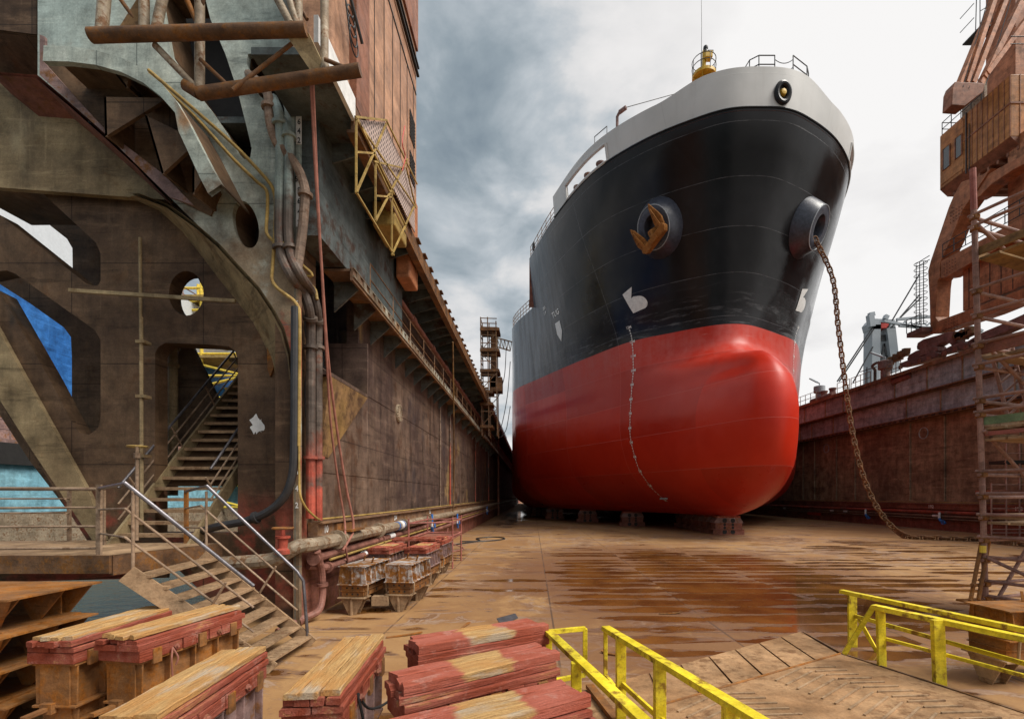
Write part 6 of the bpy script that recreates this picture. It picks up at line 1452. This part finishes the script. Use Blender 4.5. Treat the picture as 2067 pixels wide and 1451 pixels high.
# ------------------------------------------------------------------ blocks parked along the left wall and keel blocks under the ship
def wall_block(label, wood, seed, sad='greyrust'):
    rr = random.Random(seed)
    t = thing('cradle_block', label, 'docking block', (0,0,0), 'docking blocks parked along the left wall')
    for y in (-.62, .50):
        mb = MB(); mb.bx(-.30, .30, y-.06, y+.26, .345, .37); mb.prism([(-.25,y,.345),(.25,y,.345),(.08,y,0),(-.08,y,0)], (0,.02,0)); mb.bx(-.02,.02,y-.05,y+.2,.0,.345); mb.prism([(-.25,y+.2,.345),(.25,y+.2,.345),(.08,y+.2,0),(-.08,y+.2,0)], (0,.02,0)); part(mb, 'trestle_foot', M['dusty'], t, bevel=.004, smooth=False)
    mb = MB(); mb.bx(-.24, .24, -.60, .70, .372, .62); mb.bx(-.26,.26,-.62,.72,.49,.505); part(mb, 'box_girder', M['rust'], t, bevel=.005, smooth=False)
    mb = MB()
    for z in (.43, .56):
        for y in (-.35, .05, .45): mb.lathe([(0,0),(.035,0)], (.2615 if abs(z-.5) < .02 else .2415, y, z), (1,0,0), 10)
        for x in (-.12, .0, .12): mb.lathe([(0,0),(.022,0)], (x, -.6015, z), (0,-1,0), 8)
    part(mb, 'bolt_holes', M['dark'], t)
    mb = MB(); mb.bx(-.32, .32, -.66, .74, .622, .642); zt = 1.02
    mb.bx(-.30, .30, -.64, .72, zt-.02, zt)
    for k in range(6):
        y = -.62+k*.25
        for s_ in (-1, 1): mb.prism([(s_*.20,y,.642),(s_*.31,y,.642),(s_*.27,y,zt-.02),(s_*.20,y,zt-.02)], (0,.02,0))
    for x in (-.2, .2): mb.bx(x-.01, x+.01, -.6, .68, .642, zt-.02)
    for k in range(2): mb.bx(-.2, .2, -.60+k*1.24, -.585+k*1.24, .642, zt-.02)
    mb.bx(-.015,.015,-.64,-.60,.642,zt-.02)
    part(mb, 'saddle', M[sad if not wood else 'mauve'], t, bevel=.004, smooth=False)
    if wood:
        mb = MB(); cross_blocks(mb, 1.36, .58, zt+.002, .09, rr); planks(mb, 1.38, .60, zt+.094, .05, 3, rr, .02); part(mb, 'red_timber', M['woodred'], t, bevel=.004, smooth=False)
        mb = MB(); planks(mb, 1.34, .42, zt+.147, .03, 3, rr, .03); part(mb, 'top_boards', M['woodmid'], t, bevel=.003, smooth=False)
    else:
        mb = MB()
        for x, y in ((.2,-.1),(-.15,.25)): mb.bar((x,y,zt), (x+.06,y-.05,zt+.13), .03, .02)
        part(mb, 'bent_lugs', M['rust'], t, smooth=False)
    for s_ in (-1, 1):
        for y in (-.55, .6): mb = MB(); mb.tube([(s_*.30,y,.36), (s_*.32,y,.66)], .018, 6); part(mb, 'tie_rod', M['dusty'], t)
    return t
k1 = wall_block('front bare-steel cradle block, nearest the dock wall', False, 31); k1.location = (-3.72, 10.75, 0); k1.rotation_euler = (0,0,R(-6))
k2 = dup(k1, (-2.82, 11.05, 0), R(-6), 'front bare-steel cradle block, on the open floor side')
k3 = wall_block('wood-topped cradle block close against the pipes of the left wall', True, 32); k3.location = (-3.86, 12.9, 0); k3.rotation_euler = (0,0,R(-4))
k4 = dup(k3, (-2.95, 13.0, 0), R(-4), 'wood-topped cradle block on the floor side behind the bare ones')
k5 = dup(k3, (-2.95, 15.1, 0), R(-3), 'farthest wood-topped cradle block in front of the small red scaffold')
mb = MB(); mb.bx(-3.45,-3.1,10.35,10.55,.14,.34); mb.bx(-3.45,-3.1,12.0,12.1,.3,.4); solo(mb, 'cross_beam', M['dusty'], 'pale steel beam tying the feet of the two front cradle blocks', 'beam', smooth=False)
mb = MB(); mb.bar((-4.2,14.4,1.18), (-2.9,14.5,1.2), .25, .07); mb.bar((-4.2,14.75,1.2), (-2.7,14.8,1.22), .22, .06); solo(mb, 'plank', M['woodred'], 'long red plank lying across the wood-topped cradle blocks', 'plank', smooth=False, bevel=.005)
ss = thing('tube_scaffold', 'small red tube scaffold frame behind the cradle blocks at the left wall', 'scaffold', (-3.6, 16.5, 0))
for x, y in ((-4.0,15.6),(-2.75,16.6),(-4.0,18.4),(-2.75,18.6)):
    mb = MB(); mb.tube([(x,y,0),(x,y,1.75)], .03, 8); part(mb, 'upright', M['scafred'], ss)
for z in (1.1, 1.6):
    mb = MB(); mb.tube([(-4.0,15.6,z),(-4.0,18.4,z)], .026, 8); mb.tube([(-2.75,16.6,z),(-2.75,18.6,z)], .026, 8); mb.tube([(-4.0,15.6,z),(-2.75,16.6,z)], .026, 8); mb.tube([(-4.0,18.4,z),(-2.75,18.6,z)], .026, 8); part(mb, 'rails', M['scafred'], ss)
mb = MB(); mb.bx(-4.05,-2.7,15.9,18.5,1.02,1.06); part(mb, 'deck', M['rustred'], ss, smooth=False)
# keel blocks
def keel_block(label):
    t = thing('keel_block', label, 'keel block', (0,0,0), 'keel blocks in a row under the keel')
    mb = MB(); mb.bx(-1.0, 1.0, -.45, .45, .30, .34); mb.bx(-1.0, 1.0, -.40, -.37, .03, .30); mb.bx(-1.0, 1.0, .37, .40, .03, .30); mb.bx(-1.0,1.0,-.45,.45,0,.03); part(mb, 'base_girder', M['rustred'], t, smooth=False)
    mb = MB(); mb.bx(-.85, .85, -.40, .40, .345, .74); mb.bx(-.95, .95, -.43, .43, .53, .555); part(mb, 'middle_box', M['rustred'], t, smooth=False)
    mb = MB(); mb.prism([(-.95,-.40,.745),(.95,-.40,.745),(.74,-.40,1.07),(-.74,-.40,1.07)], (0,.8,0)); part(mb, 'saddle', M['mauve'], t, smooth=False)
    for z, y in ((.17,-.4015),(.64,-.4015),(.44,-.4015),(.90,-.4015)):
        for x in (-.26, .26): mb = MB(); mb.lathe([(0,0),(.15 if z in (.17,.9) else .09,0)], (x, y, z), (0,-1,0), 16); part(mb, 'lightening_hole', M['dark'], t)
    mb = MB(); mb.bx(-.74, .74, -.42, .42, 1.072, 1.2); part(mb, 'timber_cap', M['woodred'], t, bevel=.01, smooth=False)
    return t
kb = keel_block('nearest keel block carrying the forefoot of the ship'); kb.location = (CX, 31.45, 0)
for k, lab in enumerate(('second keel block, directly behind the nearest one','third keel block of the centre row','fourth keel block back in the centre row','fifth keel block back in the centre row','sixth and darkest keel block of the centre row')):
    dup(kb, (CX, 31.45+(k+1)*1.55, 0), 0, lab)
for (x, y), lab in zip(((8.2, 40), (5.2, 46), (2.4, 52), (.8, 60)), ('shadowed side block under the hull, nearest to the keel row','shadowed side block under the hull, next outward from the keel row','shadowed side block under the bilge, third outward from the keel row','farthest shadowed side block, by the bright wet strip along the left wall')):
    dup(kb, (x, y, 0), 0, lab)
# loose hoses and scraps on the floor
run('hose', 'hose', [V(-4.1,24,.04), V(-3.6,25,.04), V(-2.9,26.5,.04), V(-3.2,28,.04), V(-2.2,28.8,.04), V(-1.6,27.6,.04), V(-2.6,26.2,.04), V(-3.9,26.0,.04)], .035, 'black hose lying in loose loops on the floor by the left wall', 'hose', None, (), 6)
run('hose', 'rope', [V(-4.1,20.5,.9), V(-3.9,20.7,.35), V(-3.7,21.2,.04), V(-3.2,22.3,.04), V(-3.5,23.4,.04), V(-4.2,23.8,.3), V(-4.2,24,.9)], .025, 'red air hose looping from the wall pipes onto the floor', 'hose', None, (), 6)
rr = random.Random(9)
for k, (x, y, lab) in enumerate(((-1.3,9.2,'small rusty offcut lying near the cover plate'),(-2.3,8.6,'short rusty bar lying on the floor by the stair foot'),(2.9,10.2,'bent rusty strip lying in front of the wet area'),(1.2,7.6,'thin rusty rod lying behind the yellow rail loop'))):
    mb = MB(); a_ = rr.uniform(0, 3); d_ = V(math.cos(a_), math.sin(a_), 0)*rr.uniform(.12,.32); mb.bar(V(x,y,.015)-d_, V(x,y,.02)+d_*.2, .05, .02); mb.bar(V(x,y,.02)+d_*.2, V(x,y,.03)+d_+V(.03,.05,0), .05, .018); solo(mb, 'steel_scrap', M['rust'], lab, 'scrap', 'steel scraps on the dock floor', smooth=False)

# ------------------------------------------------------------------ yellow handrails and the ramp
def hr(name, label, bars, posts, w=.05):
    t = thing('handrail', label, 'handrail', tuple(V(posts[0][1].x, posts[0][1].y, 0)), 'yellow handrails beside the ramp')
    for a, c, ww, hh in bars: mb = MB(); mb.bar(a, c, ww*(1.35 if ww > .05 else 1.0), hh*(1.35 if ww > .05 else 1.0)); part(mb, 'rail', M['yellow'], t, bevel=.004, smooth=False)
    for a, c, ww, hh in posts: mb = MB(); mb.bar(a, c, ww*1.3, hh*1.3, (0,1,0)); part(mb, 'post', M['yellow'], t, bevel=.004, smooth=False)
    return t
def WR(u, v, z): return WZ(u, v, z)
# left pair, framing the head of the ramp
a1, a2 = WR(1107,1275,1.0), WR(1181,1268,1.0)
A_end = WR(1315,1470,1.0)
hr('a', 'short yellow handrail with a square end loop beside the red blocks',
   [(a1, a2, .045, .05), (a2-V(0,0,.52), a2-V(0,0,0), .05, .05), (a1, A_end, .07, .035), (a2-V(0,0,.52), a1-V(0,0,.55), .04, .05), (WR(1165,1338,.9)-V(0,0,.55), WR(1315,1470,1.0)-V(0,0,.55), .03, .05)],
   [(a1, a1-V(0,0,1.0), .06, .06), (WR(1163,1336,1.0), WR(1163,1336,1.0)-V(0,0,1.0), .07, .055)])
b1 = WR(1222,1267,1.0); b9 = WR(1545,1462,1.0); pp = lambda f: b1.lerp(b9, f)
q0 = pp(.155); q1 = pp(.47); q2 = pp(.86)
hr('b', 'long yellow handrail with a bent end loop on the left side of the ramp',
   [(b1-V(0,0,.0), b9, .075, .04), (b1, b1-V(0,0,.55), .04, .07), (b1-V(0,0,.55), q0-V(0,0,.62), .04, .07), (q0-V(0,0,.48), q1-V(0,0,.52), .03, .055), (q1-V(0,0,.52), q2-V(0,0,.52), .03, .055)],
   [(q0, q0-V(0,0,.95), .075, .075), (q1, q1-V(0,0,.95), .075, .075), (q2, q2-V(0,0,.9), .075, .075)])
# right pair
c0_, c9 = WR(1699,1193,.86), WR(2130,1285,.86)
f1 = WR(1722,1306,0)
def fr_at(u, v, Yv): return W(u, v, Yv)
Yc = lambda u: 8.0-(u-1720)*.0062
hr('c', 'rear yellow handrail on the right side of the ramp with a diagonal brace',
   [(W(1698,1193,8.05), W(2130,1284,5.5), .075, .045), (W(1726,1243,7.98), W(2130,1356,5.5), .03, .06), (W(1734,1250,7.95), W(1774,1322,7.7), .03, .06)],
   [(W(1720,1200,8.0), W(1721,1308,8.0), .11, .03)])
hr('d', 'front scratched yellow handrail on the right side of the ramp with a red-banded end',
   [(W(1763,1224,6.98), W(2130,1302,5.3), .09, .05), (W(1763,1224,6.98), W(1704,1319,7.15), .055, .045), (W(1788,1289,6.9), W(2130,1380,5.3), .045, .045)],
   [(W(1777,1232,6.9), W(1780,1346,6.9), .085, .04), (W(1892,1250,6.2), W(1897,1386,6.2), .11, .05)])
hd = [o for o in bpy.data.objects if o.get('label', '').startswith('front scratched')][0]
mb = MB(); mb.bar(W(1748,1248,7.02).lerp(W(1763,1224,6.98), -.15), W(1733,1272,7.06), .058, .048); part(mb, 'red_band', M['redpaint'], hd, smooth=False)
# ramp
rp_ = thing('ramp', 'rust-dusted steel ramp with chevron grip bars and hinged lip plates', 'ramp', WZ(1520, 1400, 0))
ML = steel('ramp_dusty_steel', (.30,.165,.078), (.39,.235,.122), (.20,.095,.04), .38, 1.0, .1, .7, .3)
hR = WZ(1696, 1319, .04); cdir = (WZ(1386, 1408, .04)-hR).normalized(); hL = hR+cdir*4.95; nrm = V(-cdir.y, cdir.x, 0)
if nrm.y > 0: nrm = -nrm
adir = V(.30, -.954, 0)
def RZ(p): return V(p.x, p.y, .04+.062*max(0, (p-hR).dot(nrm)))
far_ = [WZ(1160, 1398, .012), WZ(1617, 1274, .012)]
e1, e2, e3, e4 = WZ(2067, 1436, .2), V(5.6, 2.6, 0), V(1.2, .8, 0), hL+V(-.2, -2.2, 0)
poly = [RZ(q) for q in (hR, V(e1.x, e1.y, 0), e2, e3, e4, hL)]
mb = MB(); mb.prism(poly, (0,0,-.035)); part(mb, 'ramp_deck', ML, rp_, smooth=False)
mb = MB(); mb.prism([poly[0]+V(.02,0,.012), poly[1]+V(.02,0,.012), poly[2]+V(.02,0,.012), V(poly[2].x+.02, poly[2].y, .001), V(poly[1].x+.02, poly[1].y, .001), V(poly[0].x+.02, poly[0].y, .001)], (.03,.0,0))
mb.prism([far_[1]+V(.03,0,.0), poly[0]+V(.02,0,.012), V(poly[0].x+.02, poly[0].y, .001)], (.03,0,0)); part(mb, 'side_plate', M['ledge'], rp_, smooth=False)
for k in range(8):
    f0, f1_ = k/8+.004, (k+1)/8-.004
    mb = MB(); mb.prism([hL.lerp(hR, f0)-nrm*.02, hL.lerp(hR, f1_)-nrm*.02, far_[0].lerp(far_[1], f1_), far_[0].lerp(far_[1], f0)], (0,0,-.011)); part(mb, 'lip_plate', ML, rp_, smooth=False)
mb = MB(); mb.tube([hL+V(0,0,.005), hR+V(0,0,.005)], .016, 8); part(mb, 'hinge', M['rust'], rp_)
for p0_, n_ in ((V(3.85, 6.90, 0), 24), (V(2.28, 5.98, 0), 22)):
    mb = MB()
    for k in range(n_):
        q = p0_+adir*(.175*k)
        l_ = q+V(-.64, -.52, 0); r_ = q+V(.46, -.02, 0)
        for a, c in ((q+V(-.03,-.03,0), l_), (q+V(.03,-.02,0), r_)):
            mb.bar(RZ(a)+V(0,0,.008), RZ(c)+V(0,0,.008), .024, .022)
    part(mb, 'grip_bars', M['dusty'], rp_, smooth=False)
mb = MB(); mb.bar(WZ(1190,1384,.06), WZ(1262,1475,.10), .10, .05); part(mb, 'edge_angle', M['rust'], rp_, smooth=False)
# rusty block under the right handrail
rb = wall_block('rusty trestle block half hidden behind the right handrails', False, 41, 'rust'); rb.location = (6.78, 6.55, 0); rb.rotation_euler = (0,0,R(96))
mb = MB(); q = WZ(1040,1237,.006); mb.prism([WZ(1003,1247,.012), WZ(1040,1237,.012), WZ(1046,1246,.012), WZ(1012,1262,.012)], (0,0,-.01)); solo(mb, 'cover_plate', M['bright'], 'small wet grey steel plate lying on the floor behind the red blocks', 'plate', smooth=False)

# ------------------------------------------------------------------ next dock and ship seen through the end frame
XN = -27.0
nd = thing('floating_dock', 'neighbouring dock with faded light blue side and pink rail, seen through the frame', 'dock', (XN-6, 40, -1))
NBm = steel('faded_blue_side', (.20,.42,.52), (.27,.50,.58), (.20,.15,.10), .22, .5, .5, .6, .15)
mb = MB(); mb.bx(XN-8, XN, -5, 110, 1.6, 4.1); part(mb, 'blue_side', NBm, nd, smooth=False)
mb = MB(); mb.bx(XN-8, XN-.02, -5, 110, -1.2, 1.6); part(mb, 'waterline_side', M['pipepale'], nd, smooth=False)
mb = MB(); mb.bx(XN-8, XN+.25, -5, 110, 4.1, 5.2); part(mb, 'fender_beam', M['dark'], nd, smooth=False)
mb = MB(); mb.bx(XN-8, XN+.1, -5, 110, 5.2, 5.4); mb.bx(XN-2.6, XN-2.4, -5, 110, 5.4, 7.2); part(mb, 'deck', M['mauve'], nd, smooth=False)
mb = MB()
for z in (5.9, 6.4): mb.tube([(XN, 0, z), (XN, 90, z)], .035, 6)
for k in range(36): mb.tube([(XN, k*2.5, 5.4), (XN, k*2.5, 6.4)], .035, 6)
part(mb, 'deck_rail', M['mauve'], nd)
s_n = thing('cargo_ship', 'second ship with blue and white hull glimpsed through the frame openings', 'ship', (-38, 50, 6))
def nship(z0, z1, mat, nm):
    rows = []
    for i in range(7):
        z = z0+(z1-z0)*i/6; r_ = []
        for k in range(40):
            y = 2+k*2.6; fl_ = (z-6)*.06
            w_ = -30.3 + fl_ - max(0, (y-62)/40)**2*9
            r_.append(V(w_, y, z))
        rows.append(r_)
    mb = MB(); mb.grid(rows); mb.grid([[V(-52, p.y, p.z) for p in r] for r in rows]); mb.grid([rows[-1], [V(-52, p.y, p.z) for p in rows[-1]]]); mb.grid([[r[0] for r in rows], [V(-52, r[0].y, r[0].z) for r in rows]]); mb.grid([[r[-1] for r in rows], [V(-52, r[-1].y, r[-1].z) for r in rows]])
    part(mb, nm, mat, s_n)
bl = steel('ship_blue_paint', (.025,.13,.40), (.05,.20,.52), (.25,.35,.45), .12, .25, .5, .45, .1, spots=.05)
nship(5.6, 8.3, M['hred'] if False else plain('boot_red_paint', (.45,.03,.02), .5), 'boot_top'); nship(8.3, 14.9, bl, 'blue_hull'); nship(14.9, 19.2, M['hwhite'] if False else plain('ship_white_paint', (.62,.65,.68), .45, 0, .06, 0), 'white_bulwark')
mb = MB(); mb.bx(-46, -34, 20, 45, 19.2, 24); part(mb, 'deckhouse', M['white'], s_n, smooth=False)
mb = MB()
for k in range(12): mb.lathe([(0,0),(.4,0),(.4,1.1),(0,1.1)], (-31.6, 14+k*2.4, 19.2), n=8)
part(mb, 'deck_fitting', M['dark'], s_n)
mb = MB()
for z in (19.8, 20.4): mb.tube([(-30.0, 4, z), (-30.0, 62, z)], .05, 6)
for k in range(24): mb.tube([(-30.0, 4+k*2.5, 19.2), (-30.0, 4+k*2.5, 20.4)], .04, 6)
part(mb, 'deck_rail', M['mauve'], s_n)
ys = thing('scaffold_tower', 'bright yellow lattice scaffold with netting, seen through the round hole and stair opening', 'scaffold', (-28, 44, 5))
mb = MB()
x0, x1, y0, y1 = -32.5, -25.0, 42, 47
for x in (x0, (x0+x1)/2, x1):
    for y in (y0, y1): mb.tube([(x, y, 0), (x, y, 23)], .14, 6)
for k in range(12):
    z = 1.5+k*1.9
    mb.tube([(x0,y0,z),(x1,y0,z)], .11, 6); mb.tube([(x0,y1,z),(x1,y1,z)], .11, 6); mb.tube([(x0 if k % 2 else x1,y0,z),(x1 if k % 2 else x0,y0,z+1.9)], .11, 6)
part(mb, 'lattice', M['cableyel'], ys)
mb = MB()
for k in range(4): z = 4+k*5.2; mb = MB(); mb.bx(x0-.3, x1+.3, y0-.3, y1, z, z+.22); part(mb, 'platform', M['yellowold'], ys, smooth=False)
b = NB('green_netting'); M['net'] = b.out(b.mix(b.rng(b.noise(1.2, 5, .7), .4, .6), (.10,.30,.26), (.30,.42,.42)), .8)
mb = MB(); mb.grid([[V(x0+.4+(x1-x0-.8)*i/10, y1+.35+.15*math.sin(i*1.9+j), 3+j*1.1) for i in range(11)] for j in range(10)]); mb.grid([[V(x0+.4+(x1-x0-.8)*i/10, y1+.38+.15*math.sin(i*1.9+j), 3+j*1.1) for i in range(11)] for j in range(10)]); part(mb, 'netting', M['net'], ys)
